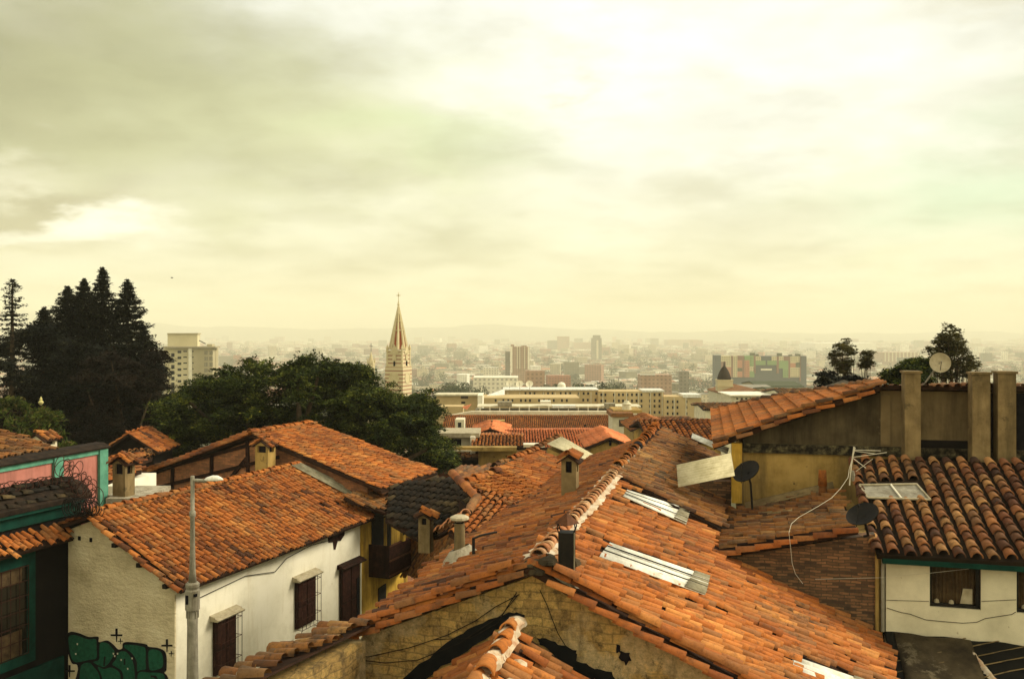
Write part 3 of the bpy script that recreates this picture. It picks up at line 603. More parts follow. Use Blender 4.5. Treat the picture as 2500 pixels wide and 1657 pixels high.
# ------------------------------------------------------------------ street lamp
Y = 22.5; b0 = px(470, 1657, Y); zc = lambda y: CZ-(y-HY)/F*Y
SL = thing('street_lamp', A3(b0[0], Y, gz(Y)), 'grey concrete and steel street lamp standing in front of the white house', 'street lamp')
mb = MB(); c0 = A3(b0[0], Y, 0)
mb.lathe(c0, [(.15, gz(Y)-.3), (.14, zc(1657)), (.125, zc(1525)), (.13, zc(1520)), (.13, zc(1488))], 16)
mb.build('lower_post', 'lamp_grey', SL, True)
mb = MB(); mb.lathe(c0, [(.14, zc(1488)), (.175, zc(1486)), (.175, zc(1440)), (.15, zc(1436)), (.17, zc(1430)), (.17, zc(1424)), (.13, zc(1420))], 16)
for k in range(10):
    a = k*.628; mb.box(A3(c0[0]+.14*math.cos(a), Y+.14*math.sin(a), zc(1506)), .03, .03, .17, 0)
mb.lathe(c0, [(.16, zc(1488)), (.16, zc(1484))], 16)
k = mb.build('junction_collar', 'lamp_grey', SL)
for dx, dy in ((-.08, -.155), (.10, -.145), (.13, -.12)): MB().box(A3(c0[0]+dx, Y+dy, zc(1470 if dx < 0 else 1452)), .07 if dx < 0 else .05, .03, .22 if dx < 0 else .07).build('dark_slot', 'black_paint', k)
mb = MB(); mb.lathe(c0, [(.10, zc(1420)), (.075, zc(1395)), (.06, zc(1330)), (.055, zc(1262)), (.075, zc(1260)), (.075, zc(1248)), (.05, zc(1246)), (.05, zc(1163)), (.045, zc(1161))], 14)
mb.build('upper_post', 'lamp_grey', SL, True)
mb = MB(); ah = A3(c0[0], Y, zc(1172)); mb.tube([ah, ah+A3(.15, 0, .0), ah+A3(.34, .0, -.015)], [.045, .042, .04], 8); mb.build('arm', 'lamp_grey', SL)
mb = MB(); hc = ah+A3(.30, 0, .0)
V = []; nseg = 12
for i, (x, wd, zt_, zb_) in enumerate(((0, .03, .03, -.02), (.06, .07, .07, -.03), (.2, .085, .115, -.035), (.33, .08, .11, -.03), (.42, .05, .06, -.01), (.46, .01, .02, 0))):
    for j in range(nseg):
        a = 2*math.pi*j/nseg; V.append(hc+A3(x, wd*math.cos(a), (zt_ if math.sin(a) > 0 else -zb_)*math.sin(a)+.01))
mb.add(V, [(i*nseg+j, i*nseg+(j+1) % nseg, (i+1)*nseg+(j+1) % nseg, (i+1)*nseg+j) for i in range(5) for j in range(nseg)]+[tuple(range(nseg))[::-1], tuple(range(5*nseg, 6*nseg))])
mb.build('lamp_head', 'white_sheet', SL, True)

# ------------------------------------------------------------------ taller brick gabled house behind the white house
gB = FA.gable(LA); BA = hit(611, 1062, gB); BR = hit(932, 1198, gB); BL = hit(325, 1165, gB); LB = 4.6
B = thing('brick_gabled_house', A3(BA[0], BA[1]+2, gz(38)), 'brick and timber gabled house with a bright tile slope, behind the white house', 'house')
FB = Frame(BA, 21.5); zB = BA[2]; wBR, wBL = FB.sw(BR)[1], FB.sw(BL)[1]
tiled('roof_slope', [FB.pt(0, 0, zB), FB.pt(LB, 0, zB), FB.pt(LB+.3, wBR, BR[2]), FB.pt(0, wBR, BR[2])], 'clay_tile_bright', B, sp=.225, ex=.33, amp=.04)
tiled('roof_slope', [FB.pt(0, 0, zB), FB.pt(LB, 0, zB), FB.pt(LB, wBL, BL[2]), FB.pt(0, wBL, BL[2])], 'clay_tile', B, sp=.225, ex=.33)
tile_line('ridge_cap', FB.pt(-.1, 0, zB+.1), FB.pt(LB, 0, zB+.1), UP, r=.13, parent=B, mortar=('clay_tile_brown', .16, .05), mat='clay_tile_bright')
tile_line('verge_tiles', FB.pt(-.12, wBL, BL[2]-.02), FB.pt(-.12, 0, zB+.0), UP, r=.12, parent=B, sag=.03)
tile_line('verge_tiles', FB.pt(-.02, wBL*1.0, BL[2]+.10), FB.pt(.02, 0, zB+.12), UP, r=.12, parent=B, sag=.03)
GB = gz(36)-1
o5 = [FB.pt(.3, wBR-.8, GB), FB.pt(.3, wBR-.8, BR[2]+.25-.16), FB.pt(.3, 0, zB-.2), FB.pt(.3, wBL+.1, BL[2]-.14), FB.pt(.3, wBL+.1, GB)]
MB().prism(o5, FB.d*(LB-.5)).build('wall', 'timber_brick', B)
mb = MB()                                                             # exposed frame timbers on the gable
for w0, z0, w1, z1 in ((-5.9, -1.98, -.2, -.42), (-6.1, -2.75, 1.2, -.85), (-4.3, -3.4, -4.2, -1.6), (-2.2, -3.2, -2.15, -.95), (-.3, -2.5, -.35, -.3), (-1.9, -2.6, -.4, -1.0)):
    a, b_ = FB.pt(.22, w0, zB+z0), FB.pt(.22, w1, zB+z1); n_ = nrm(np.cross(b_-a, FB.d))*.07
    mb.prism([a-n_, b_-n_, b_+n_, a+n_], FB.d*.12)
mb.build('frame_timber', 'dark_wood', B)
MB().prism([FB.pt(.24, wBL+.12, zB-4), FB.pt(.24, -4.3, zB-4), FB.pt(.24, -4.3, zB-2.35), FB.pt(.24, wBL+.12, zB-2.75)], FB.d*.06).build('plaster_panel', 'cream_wall', B)
MB().prism([FB.pt(.15, wBR-.1, BR[2]-.16), FB.pt(LB+.2, wBR-.1, BR[2]-.16), FB.pt(LB+.2, wBR-.1, BR[2]-.05), FB.pt(.15, wBR-.1, BR[2]-.05)], FB.r*.04).build('eave_board', 'rusty_tin', B)
# porch roof, ochre wall, timber balcony (right flank, facing the courtyard)
wY = wF+.035; sY = FA.sw(hit(881, 1300, FA.side(wY)))[0]; sY2 = LA+3.4
ztop = rz(wF)-.14
MB().prism([FA.pt(sY, wY-.6, G0), FA.pt(LA-.05, wY-.6, G0), FA.pt(LA-.05, wY-.6, ztop), FA.pt(sY, wY-.6, ztop)], FA.r*.6).build('wall', 'ochre_wall', B)
MB().prism([FA.pt(LA-.05, wY-.6, G0), FA.pt(sY2, wY-.6, G0), FA.pt(sY2, wY-.6, ztop+.1), FA.pt(LA-.05, wY-.6, ztop+.1)], FA.r*.6).build('wall', 'ochre_wall', B)
s_b = FA.sw(hit(900, 1335, FA.side(wY)))[0]; cpt = hit(950, 1333, FA.gable(s_b)); w_b = FA.sw(cpt)[1]; zbt = cpt[2]; zbb = hit(950, 1413, FA.gable(s_b))[2]
s_e = FA.sw(hit(1003, 1313, FA.side(w_b)))[0]
BK = MB(); BK.prism([FA.pt(s_b, wY, zbb), FA.pt(s_b, w_b, zbb), FA.pt(s_b, w_b, zbt), FA.pt(s_b, wY, zbt)], FA.d*.06)
BK.prism([FA.pt(s_b, wY, zbb), FA.pt(s_b, w_b, zbb), FA.pt(s_e, w_b, zbb), FA.pt(s_e, wY, zbb)], UP*.08)
bal = BK.build('balcony', 'dark_wood', B)
MB().prism([FA.pt(s_b+.065, w_b-.05, zbb), FA.pt(s_e, w_b-.05, zbb), FA.pt(s_e, w_b-.05, zbt), FA.pt(s_b+.065, w_b-.05, zbt)], FA.r*.05).build('balcony_panel', 'brown_wood', bal)
for z in (zbt, (zbb+zbt)/2+.05, zbb+.1):
    MB().prism([FA.pt(s_b-.02, w_b+.002, z-.035), FA.pt(s_e+.02, w_b+.002, z-.035), FA.pt(s_e+.02, w_b+.002, z+.03), FA.pt(s_b-.02, w_b+.002, z+.03)], FA.r*.04).build('balcony_rail', 'rusty_tin', bal)
MB().box(FA.pt(s_b+.05, w_b-.03, zbt), .12, .12, 1.75, 21.5).build('balcony_post', 'black_metal', bal)
MB().box(FA.pt(s_e-.02, w_b-.03, zbt), .10, .10, 1.35, 21.5).build('balcony_post', 'black_metal', bal)
MB().prism([FA.pt(s_b+.2, wY+.01, zbb+.2), FA.pt(s_b+1.1, wY+.01, zbb+.2), FA.pt(s_b+1.1, wY+.01, zbt+1.4), FA.pt(s_b+.2, wY+.01, zbt+1.4)], FA.r*.03).build('balcony_door', 'black_metal', B)
q = hit(930, 1450, FA.side(wY)); MB().prism([q+FA.r*.01+FA.d*a+UP*z for a, z in ((-.25, -.5), (.35, -.5), (.35, .35), (-.25, .3))], FA.r*.03).build('window', 'black_metal', B)
ec = hit(968, 1260, FA.side(w_b+.45)); s_c = FA.sw(ec)[0]; zc_ = ec[2]; ee = hit(1042, 1232, (ec, UP)); s_d = FA.sw(ee)[0]
tiled('porch_roof', [FA.pt(s_c, w_b+.45, zc_), FA.pt(s_d, w_b+.45, zc_), FA.pt(s_d, wY-.4, zc_+.75), FA.pt(s_c-.9, wY-.4, zc_+.75), FA.pt(s_c-.9, wY+.2, zc_+.55)], 'clay_tile_brown', B, sp=.22, ex=.32)
for s in (s_b+1.0, s_b+1.6): MB().box(FA.pt(s, w_b+.05, zbt), .16, .16, zc_-zbt, 21.5).build('ochre_post', 'ochre_wall', B)
# arched flue on the gable
def chimney(name, P, wx, wy, h, t, label, wall='cream_wall', hat='tile', side_open=True, group=None, base=True, slope=.3, lit=None):
    """masonry smoke stack: shaft, open head with dark mouths, little tiled gable hat, cement foot"""
    T = thing(name, P, label, 'chimney', group); d, r = dvec(t), rvec(t); P = np.asarray(P, float)
    MB().box(P-UP*.35, wx, wy, h*.62+.35, t).build('shaft', wall, T)
    z = h*.62; ph = h*.26
    for i in (-1, 1):
        for j in (-1, 1): MB().box(P+UP*z+r*i*(wx/2-.05)+d*j*(wy/2-.05), .10, .10, ph, t).build('head_post', wall, T)
    MB().box(P+UP*z, wx*.62, wy*.62, ph, t).build('flue_mouth', 'black_paint', T)
    MB().prism([P+UP*(z+ph)-d*(wy/2)-r*wx/2, P+UP*(z+ph)-d*(wy/2)+r*wx/2, P+UP*(z+ph+wx*.28)-d*(wy/2)], d*wy).build('hat_gable', wall, T)
    ov = .10
    for i in (-1, 1):
        a = P+UP*(z+ph+wx*.28+.05); e = P+UP*(z+ph-.03)+r*i*(wx/2+ov)
        V = [a-d*(wy/2+ov), a+d*(wy/2+ov), e+d*(wy/2+ov), e-d*(wy/2+ov)]
        tiled('hat_tiles', V, 'clay_tile', T, sp=max(.16, (wy+2*ov)/3.01), ex=.26, r=.085, deck=.03, broken=0)
    tile_line('hat_ridge', P+UP*(z+ph+wx*.28+.06)-d*(wy/2+ov), P+UP*(z+ph+wx*.28+.06)+d*(wy/2+ov), UP, r=.09, ex=.28, parent=T)
    if base:
        V = []; n = 14; g = np.random.default_rng(int(h*1000))
        mbb = MB(); prof = [(1.45, -.32), (1.25, -.05), (1.0, .10)]; W = []
        for k, hh in prof:
            for j in range(n):
                a = 2*math.pi*j/n; sx = max(-1, min(1, 1.35*math.cos(a))); sy = max(-1, min(1, 1.35*math.sin(a)))
                q_ = P+r*sx*wx/2*k*(1+g.normal(0, .03))+d*sy*wy/2*k*(1+g.normal(0, .03)); W.append(q_+UP*(hh*.6-slope*sx*wx/2*k+g.normal(0, .012)))
        mbb.add(W, [(i*n+j, i*n+(j+1) % n, (i+1)*n+(j+1) % n, (i+1)*n+j) for i in range(2) for j in range(n)]); mbb.build('cement_foot', 'cement', T)
    return T
p = hit(648, 1143, FB.gable(-.5)); chimney('tiled_chimney', p, .60, .5, 1.05, 21.5, 'small arched flue with a tiled hat against the brick gable', base=False, wall='dim_ochre_wall')
# ------------------------------------------------------------------ central house with the long ridge
FC = Frame(px(1297, 1385, 13), 14.8); zC = FC.P[2]
LC = hit(835, 1550, FC.gable()); RC = hit(1740, 1630, FC.gable()); wl = FC.sw(LC)[1]; wq = FC.sw(RC)[1]
tL = (zC-LC[2])/-wl; tR = (zC-RC[2])/wq; LCn = 18.2
C = thing('central_tiled_house', FC.pt(5, 0, gz(16)), 'old house with a long mortared ridge and wide orange tile slopes in the centre foreground', 'house')
plCL = plane3(FC.pt(0, 0, zC), FC.pt(5, 0, zC), FC.pt(0, wl, LC[2])); plCR = plane3(FC.pt(0, 0, zC), FC.pt(5, 0, zC), FC.pt(0, wq, RC[2]))
zr_ = lambda w_: zC-w_*tR
W1 = 2.38; s1_ = 6.35; W2 = 5.45
sk = lambda pts, dz=0: [hit(x, y, (plCR[0]+plCR[1]*dz, plCR[1])) for x, y in pts]
S1 = [(1530, 1197), (1685, 1244), (1675, 1279), (1521, 1211)]; S2 = [(1488, 1326), (1732, 1409), (1722, 1450), (1464, 1356)]; S4 = [(1935, 1602), (2110, 1662), (2110, 1700), (1938, 1632)]
s_split = FC.sw(hit(1535, 1190, plCR))[0]
tiled('roof_slope', [FC.pt(0, 0, zC), FC.pt(s_split, 0, zC), FC.pt(s_split, W1, zr_(W1)), FC.pt(s1_, W1, zr_(W1)), FC.pt(s1_, W2, zr_(W2)), FC.pt(0, W2, zr_(W2))], 'clay_tile_bright', C, sp=.205, ex=.32, holes=[sk(S1), sk(S2), sk(S4)], amp=.03, jit=1.5, broken=.03)
tiled('roof_slope', [FC.pt(s_split-.05, 0, zC+.12), FC.pt(LCn, 0, zC+.12), FC.pt(LCn, W1+.3, zr_(W1+.3)+.12), FC.pt(s_split-.05, W1, zr_(W1)+.12)], 'clay_tile_brown', C, sp=.195, ex=.31, amp=.03, jit=1.1)
tiled('roof_slope', [FC.pt(0, 0, zC), FC.pt(LCn, 0, zC), FC.pt(LCn, wl-.1, LC[2]-.05), FC.pt(0, wl, LC[2])], 'clay_tile', C, sp=.175, ex=.27, amp=.035, jit=1.3, broken=.02)
for S_, nm in ((S1, 'skylight_sheet'), (S2, 'skylight_sheet'), (S4, 'skylight_sheet')):
    q = sk(S_, .085); corrugated(nm, [q[0], q[3], q[2], q[1]], 'white_sheet', C, 0, .19, .022)
    Nn = plCR[1]
    a, b_, c_, d_ = q; e1, e2 = b_+(a-b_)*.16, c_+(d_-c_)*.20
    corrugated('sheet_patch', [b_+Nn*.02, c_+Nn*.02, e2+Nn*.02, e1+Nn*.02], 'fibre_cement', C, 0, .19, .022)
    if S_ is S2:
        for f in (.33, .68):
            mb = MB(); mb.tube([a+(d_-a)*f+Nn*.035, b_+(c_-b_)*f+Nn*.035], .012, 5); mb.build('sheet_seam', 'dark_cable', C)
    if S_ is S1:
        for f in (.35, .7):
            mb = MB(); mb.tube([a+(d_-a)*f+Nn*.035, b_+(c_-b_)*f+Nn*.035], .009, 5); mb.build('sheet_seam', 'dark_cable', C)
sr = [FC.sw(hit(x, y, (FC.P, FC.r)))[0] for x, y in ((1509, 1155), (1556, 1100))]
tile_line('ridge_cap', FC.pt(.35, 0, zC+.05), FC.pt(sr[0], 0, zC+.12), UP, r=.118, ex=.26, parent=C, jit=.6, mortar=('lime_mortar', .20, .035), sag=.02, mat='ridge_tile')
tile_line('ridge_cap', FC.pt(sr[0], 0, zC+.16), FC.pt(sr[1], 0, zC+.18), UP, r=.13, ex=.36, parent=C, mortar=('cement', .12, .08), sag=0)
tile_line('ridge_cap', FC.pt(sr[1]+.1, 0, zC+.20), FC.pt(LCn, 0, zC+.22), UP, r=.15, ex=.42, parent=C, sag=0, mortar=('roof_mortar_bed', .14, .08))
MB().tube([FC.pt(sr[1]-.15, 0, zC+.18), FC.pt(sr[1]+.1, 0, zC+.2)], .15, 10).build('ridge_gap', 'black_paint', C)
# verges on the gable: an upper and a lower line of long tiles, sooty apex
for (wa, f, k) in ((wq*2.3, 1, tR), (wl, -1, tL)):
    tile_line('verge_tiles', FC.pt(-.06, wa, zC-abs(wa)*k-.12), FC.pt(-.06, .12*f, zC-.13), UP, r=.088, ex=.34, parent=C, jit=.8, sag=.0)
    tile_line('verge_tiles', FC.pt(.08, wa, zC-abs(wa)*k+.02), FC.pt(.08, .30*f, zC+.0), UP, r=.088, ex=.32, parent=C, jit=1.2, sag=.0, mat='clay_tile_bright')
g = np.random.default_rng(5)
mb = MB()
for k in range(26):
    a = g.random()*6.28; q = FC.pt(.02+g.random()*.5, g.normal(0.12, .2), zC-.02+g.normal(0, .06)-abs(g.normal(0, .03))); s = .05+g.random()*.10
    mb.lathe(q-UP*s*.5, [(s*.3, 0), (s*1.1, s*.3), (s*.9, s*.8), (s*.3, s)], 6)
mb.build('sooty_mortar_lump', 'sooty_wall', C)
G1 = gz(14)-1; ins = .14
MB().prism([FC.pt(ins, wl+.25, G1), FC.pt(ins, wl+.25, zC+tL*(wl+.25)-.16), FC.pt(ins, 0, zC-.15), FC.pt(ins, W2-.3, zr_(W2-.3)-.15), FC.pt(ins, W2-.3, G1)], FC.d*.3).build('gable_wall', 'old_gable_wall', C)
MB().prism([FC.pt(ins+.3, wl+.25, G1), FC.pt(ins+.3, wl+.25, zC+tL*(wl+.25)-.2), FC.pt(ins+.3, 0, zC-.2), FC.pt(ins+.3, W1-.1, zr_(W1)-.2), FC.pt(ins+.3, W1-.1, G1)], FC.d*(LCn-.6)).build('wall', 'cream_wall', C)
# bitumen flashing painted on the gable above the low roof, hole, cables
gw = FC.gable(ins-.003)
def gshape(name, pts, mat, th=.012, parent=C, off=0):
    P = [hit(x, y, (gw[0]-FC.d*off, gw[1])) for x, y in pts]; return MB().prism(P, -FC.d*th).build(name, mat, parent)
def jag(pts, amp=2.2, seed=1, n=4):
    g = np.random.default_rng(seed); o = []
    for i in range(len(pts)):
        a, b_ = np.array(pts[i], float), np.array(pts[(i+1) % len(pts)], float)
        for j in range(n): o.append(tuple(a+(b_-a)*j/n+g.normal(0, amp, 2)))
    return o
gshape('bitumen_flashing', jag([(955, 1680), (1050, 1600), (1110, 1555), (1150, 1530), (1210, 1505), (1255, 1494), (1282, 1499), (1278, 1524), (1262, 1530), (1236, 1522), (1200, 1545), (1140, 1590), (1060, 1640), (1010, 1680)], 2.0, 3), 'bitumen')
gshape('bitumen_flashing', jag([(1312, 1557), (1335, 1556), (1375, 1572), (1405, 1590), (1410, 1610), (1450, 1630), (1490, 1640), (1520, 1675), (1470, 1680), (1430, 1650), (1385, 1625), (1340, 1585), (1318, 1570)], 2.0, 4), 'bitumen')
gshape('wall_hole', smooth(jag([(1517, 1590), (1535, 1592), (1540, 1608), (1530, 1620), (1518, 1614), (1512, 1602)], 2, 5, 2), 3), 'black_paint')
gshape('wall_hole', smooth(jag([(1504, 1572), (1512, 1572), (1514, 1590), (1507, 1592)], 1.5, 6, 2), 3), 'black_paint')
def cable(pts3, r, mat, name='cable', parent=None, n=5):
    o = MB().tube(pts3, r, n).build(name, mat, parent); return o
for pts in ([(1318, 1440), (1335, 1475), (1348, 1510), (1362, 1545), (1382, 1578)], [(1268, 1450), (1210, 1480), (1160, 1515), (1090, 1550), (1000, 1580), (900, 1602), (850, 1600)], [(1264, 1452), (1225, 1500), (1180, 1530), (1120, 1570), (1020, 1610), (940, 1617), (880, 1610)], [(1262, 1445), (1245, 1470), (1215, 1520), (1150, 1556), (1060, 1560)]):
    cable([hit(x, y, FC.gable(ins-.03)) for x, y in pts], .007, 'dark_cable', 'cable', C)
# chimneys of the central house
def on(x, y, pl): return hit(x, y, pl)
p = on(1392, 1212, plCL); sc_ = p[1]/24.5
T1 = chimney('tiled_chimney', p-UP*.05, .40*sc_, .42*sc_, 1.18*sc_, 14.8, 'square rendered chimney with a tiled gable hat on the left slope of the central roof', slope=-.4, wall='pillar_render')
p = on(1384, 1412, plCR); Yp = p[1]; u = Yp/F
T = thing('metal_chimney', p, 'black square metal chimney with a pointed tin hat beside the mortared ridge', 'chimney'); fr = Frame(p, 10)
mb = MB(); mb.box(p-UP*.25, 38*u, 38*u, 115*u+.25, 10); mb.build('shaft', 'black_metal', T)
MB().box(fr.pt(-19*u-.0, 19*u+.006, p[2]-.1), .012, .012, 117*u+.1, 10).build('corner_strip', 'fibre_cement', T)  # pale strip paints in the light caught along the right edge
z0 = p[2]+115*u
for i in (-1, 1):
    for j in (-1, 1):
        MB().tube([fr.pt(j*17*u, i*17*u, z0-.02), fr.pt(j*17*u, i*22*u, z0+12*u), fr.pt(j*15*u, i*20*u, z0+22*u)], .010, 5).build('hat_leg', 'black_metal', T)
MB().lathe(A3(p[0], p[1], z0), [(31*u, 20*u), (29*u, 22*u), (4*u, 44*u), (1*u, 45*u)], 4, axis=UP).build('tin_hat', 'rusty_tin', T)
g = np.random.default_rng(12); W = []; n = 16
for k, hh in ((2.3, -.05), (1.5, .03), (1.05, .10)):
    for j in range(n):
        a = 2*math.pi*j/n; rr = 22*u*k*(1+g.normal(0, .08)); q = p+FC.d*rr*math.sin(a)+FC.r*rr*math.cos(a); W.append(q+UP*(-tR*rr*math.cos(a)+hh+g.normal(0, .01)))
MB().add(W, [(i*n+j, i*n+(j+1) % n, (i+1)*n+(j+1) % n, (i+1)*n+j) for i in range(2) for j in range(n)]).build('cement_foot', 'cement', T)
p = on(1122, 1370, plCL); u = p[1]/F
T = thing('round_chimney', p, 'round rendered chimney with a flat slab cap on the left slope of the central roof', 'chimney')
MB().lathe(p, [(15*u, -.2), (14*u, .1), (13*u, .6), (12.5*u, 92*u), (12*u, 94*u)], 18).build('shaft', 'pillar_render', T, True)
MB().lathe(p, [(11*u, 93*u), (11*u, 100*u)], 14).build('flue_mouth', 'black_paint', T)
MB().lathe(p, [(19*u, 100*u), (24*u, 104*u), (23*u, 109*u), (14*u, 113*u)], 10).build('slab_cap', 'stone_trim', T)
W = []; n = 18; g = np.random.default_rng(13)
for k, hh in ((1.0, -.03), (.6, .05), (.36, .22)):
    for j in range(n):
        a = 2*math.pi*j/n; q = p+FC.d*.62*k*math.sin(a)+FC.r*.5*k*math.cos(a)*(1+g.normal(0, .1)); W.append(q+UP*(tL*(FC.sw(q)[1]-FC.sw(p)[1])+hh+.04))
MB().add(W, [(i*n+j, i*n+(j+1) % n, (i+1)*n+(j+1) % n, (i+1)*n+j) for i in range(2) for j in range(n)]).build('cement_foot', 'cement', T)
p = on(1156, 1364, plCL); u = p[1]/F
mb = MB(); mb.tube([p-UP*.1, p+UP*52*u], .028, 8); mb.tube([p+UP*50*u, p+UP*56*u+A3(.12, .05, 0), p+UP*60*u+A3(.42, .2, 0)], .02, 6)
tag(mb.build('vent_pipe', 'black_metal'), 'thin rusty vent pipe beside the round chimney', 'vent pipe')

# ------------------------------------------------------------------ low tiled roof at the very front
FH = Frame(px(1262, 1536, 12.75), 12.0); zH = FH.P[2]
H = thing('low_front_house', FH.pt(-2, 0, gz(10)), 'low tiled house below the central gable wall, its broken mortared ridge at the bottom edge', 'house')
tl, tr = .68, .62
tiled('roof_slope', [FH.pt(-5, 0, zH), FH.pt(0, 0, zH), FH.pt(0, -3.2, zH-3.2*tl), FH.pt(-5, -3.2, zH-3.2*tl)], 'clay_tile', H, sp=.215, ex=.33, amp=.03, jit=1.6, n=7)
tiled('roof_slope', [FH.pt(-5, 0, zH), FH.pt(0, 0, zH), FH.pt(0, 3.4, zH-3.4*tr), FH.pt(-5, 3.4, zH-3.4*tr)], 'clay_tile_bright', H, sp=.215, ex=.33, amp=.03, jit=1.6, n=7)
tile_line('ridge_cap', FH.pt(-5, 0, zH+.12), FH.pt(.05, 0, zH+.12), UP, r=.118, ex=.40, parent=H, mortar=('lime_mortar', .13, .085), sag=0, jit=2.4, n=8, mat='clay_tile_bright')
g = np.random.default_rng(15)
for k in range(9):
    s = -.4-g.random()*2.6; sd_ = g.choice((-1, 1)); w_ = sd_*(.16+g.random()*.15); q = FH.pt(s, w_, zH-.0-abs(w_)*.5); R = .05+g.random()*.06
    prof = [(R*.3, -R*.5), (R*1.1, -R*.2), (R, R*.3), (R*.4, R*.6)]
    MB().lathe(q, prof, 7, axis=A3(g.normal(0, .3), g.normal(0, .3), 1)).build('mortar_lump', 'lime_mortar', H)
MB().prism([FH.pt(-.3, -3.0, G1), FH.pt(-.3, -3.0, zH-3.0*tl-.15), FH.pt(-.3, 0, zH-.15), FH.pt(-.3, 3.2, zH-3.2*tr-.15), FH.pt(-.3, 3.2, G1)], -FH.d*4.5).build('wall', 'cream_wall', H)

# courtyard wall with a tile coping, left of the front gable
FW = Frame(px(862, 1540, 13.6), 24); zW = FW.P[2]
Wl = thing('courtyard_wall', FW.pt(-2, 0, gz(12)), 'mossy stone courtyard wall with a rough tile coping below the white house', 'wall')
tiled('tile_coping', [FW.pt(-4, .25, zW+.22), FW.pt(.1, .25, zW+.10), FW.pt(.1, -.55, zW-.15), FW.pt(-4, -.55, zW-.10)], 'clay_tile_brown', Wl, sp=.23, ex=.33, jit=2.4, amp=.06, broken=.10, deck=.03)
MB().prism([FW.pt(-4, -.28, G1), FW.pt(.0, -.28, G1), FW.pt(.0, -.28, zW-.1), FW.pt(-4, -.28, zW-.1)], FW.r*.5).build('wall_body', 'old_gable_wall', Wl)

# ------------------------------------------------------------------ barrel tiled house on the right (white window wall, brick flank)
zF1 = zr_(W1)
Rg = thing('barrel_tile_house', FC.pt(8, 6, gz(20)), 'house with a dark barrel tile roof, white window wall and brick flank at the right', 'house')
p = hit(2092, 1290, FC.gable(s1_-.1)); w5, z5 = FC.sw(p)[1], p[2]
tiled('roof_slope', [FC.pt(s1_-.15, W1, zF1), FC.pt(s1_-.15, w5, z5), FC.pt(10.4, w5, z5), FC.pt(10.4, W1, zF1)], 'clay_tile_brown', Rg, sp=.20, ex=.29, amp=.045, jit=1.6, broken=.03)
tile_line('verge_tiles', FC.pt(s1_-.18, W1, zF1-.06), FC.pt(s1_-.18, w5, z5-.04), UP, r=.10, ex=.38, parent=Rg, mat='clay_tile')
MB().prism([FC.pt(s1_+.06, W1+.05, G1), FC.pt(s1_+.06, w5+.35, G1), FC.pt(s1_+.06, w5+.35, z5-.12), FC.pt(s1_+.06, W1+.05, zF1-.14)], FC.d*.3).build('brick_wall', 'dark_brick', Rg)
MB().prism([FC.pt(s1_+.36, W1+.1, G1), FC.pt(s1_+.36, w5+.3, G1), FC.pt(s1_+.36, w5+.3, z5-.14), FC.pt(s1_+.36, W1+.1, zF1-.16)], FC.d*3.6).build('wall', 'dim_ochre_wall', Rg)
e = hit(2142, 1352, FC.gable(6.05)); we, ze = FC.sw(e)[1], e[2]; pit = .295; sT = 10.35
sg = [(2098, 1186), (2238, 1184), (2272, 1222), (2118, 1217)]
plF = plane3(FC.pt(6.05, we, ze), FC.pt(6.05, 12, ze), FC.pt(10, we, ze+pit*(10-6.05)))
tiled('roof_slope', [FC.pt(6.05, we, ze), FC.pt(6.05, 13, ze), FC.pt(sT, 13, ze+pit*(sT-6.05)), FC.pt(sT, we, ze+pit*(sT-6.05))], 'clay_tile_barrel', Rg, sp=.292, ex=.30, r=.108, amp=.02, jit=.8, n=8, bed='dark_bed', holes=[[hit(x, y, plF) for x, y in [(2085, 1180), (2245, 1180), (2285, 1226), (2112, 1226)]]], broken=.004)
q = [hit(x, y, (plF[0]+plF[1]*.06, plF[1])) for x, y in sg]
SG = MB().prism(q, plF[1]*.012).build('roof_skylight', 'lamp_grey', Rg)
for a, b_ in ((0, 3), (1, 2), (0, 1), (3, 2)): MB().tube([q[a]+plF[1]*.03, q[b_]+plF[1]*.03], .022, 5).build('skylight_bar', 'stone_trim', SG)
a = q[0]+(q[1]-q[0])*.55+plF[1]*.03; b_ = q[3]+(q[2]-q[3])*.55+plF[1]*.03; MB().tube([a, b_], .022, 5).build('skylight_bar', 'white_plaster', SG)
# white front wall with openings built as piers
sW = 6.35; gp_ = FC.gable(sW); wx = lambda x, y: FC.sw(hit(x, y, gp_))[1]
wA, wB, wCc, wD = wx(2163, 1450), wx(2270, 1450), wx(2395, 1450), wx(2482, 1450); zb_ = hit(2163, 1540, gp_)[2]; zsill = hit(2330, 1484, gp_)[2]; zhd = hit(2330, 1376, gp_)[2]; ztp = ze-.02; wE = 13
for a, b_, z0, z1 in ((wA, wB, zsill, zhd), (wCc, wD, zsill, zhd), (wA, wE, zb_-.5, zsill), (wA, wE, zhd, ztp)):
    MB().prism([FC.pt(sW, a, z0), FC.pt(sW, b_, z0), FC.pt(sW, b_, z1), FC.pt(sW, a, z1)], FC.d*.22).build('front_wall', 'cream_wall', Rg)
MB().prism([FC.pt(sW+.22, wA, G1), FC.pt(sW+.22, wE, G1), FC.pt(sW+.22, wE, ztp), FC.pt(sW+.22, wA, ztp)], FC.d*.2+FC.r*0).build('inner_wall', 'dark_wall', Rg)
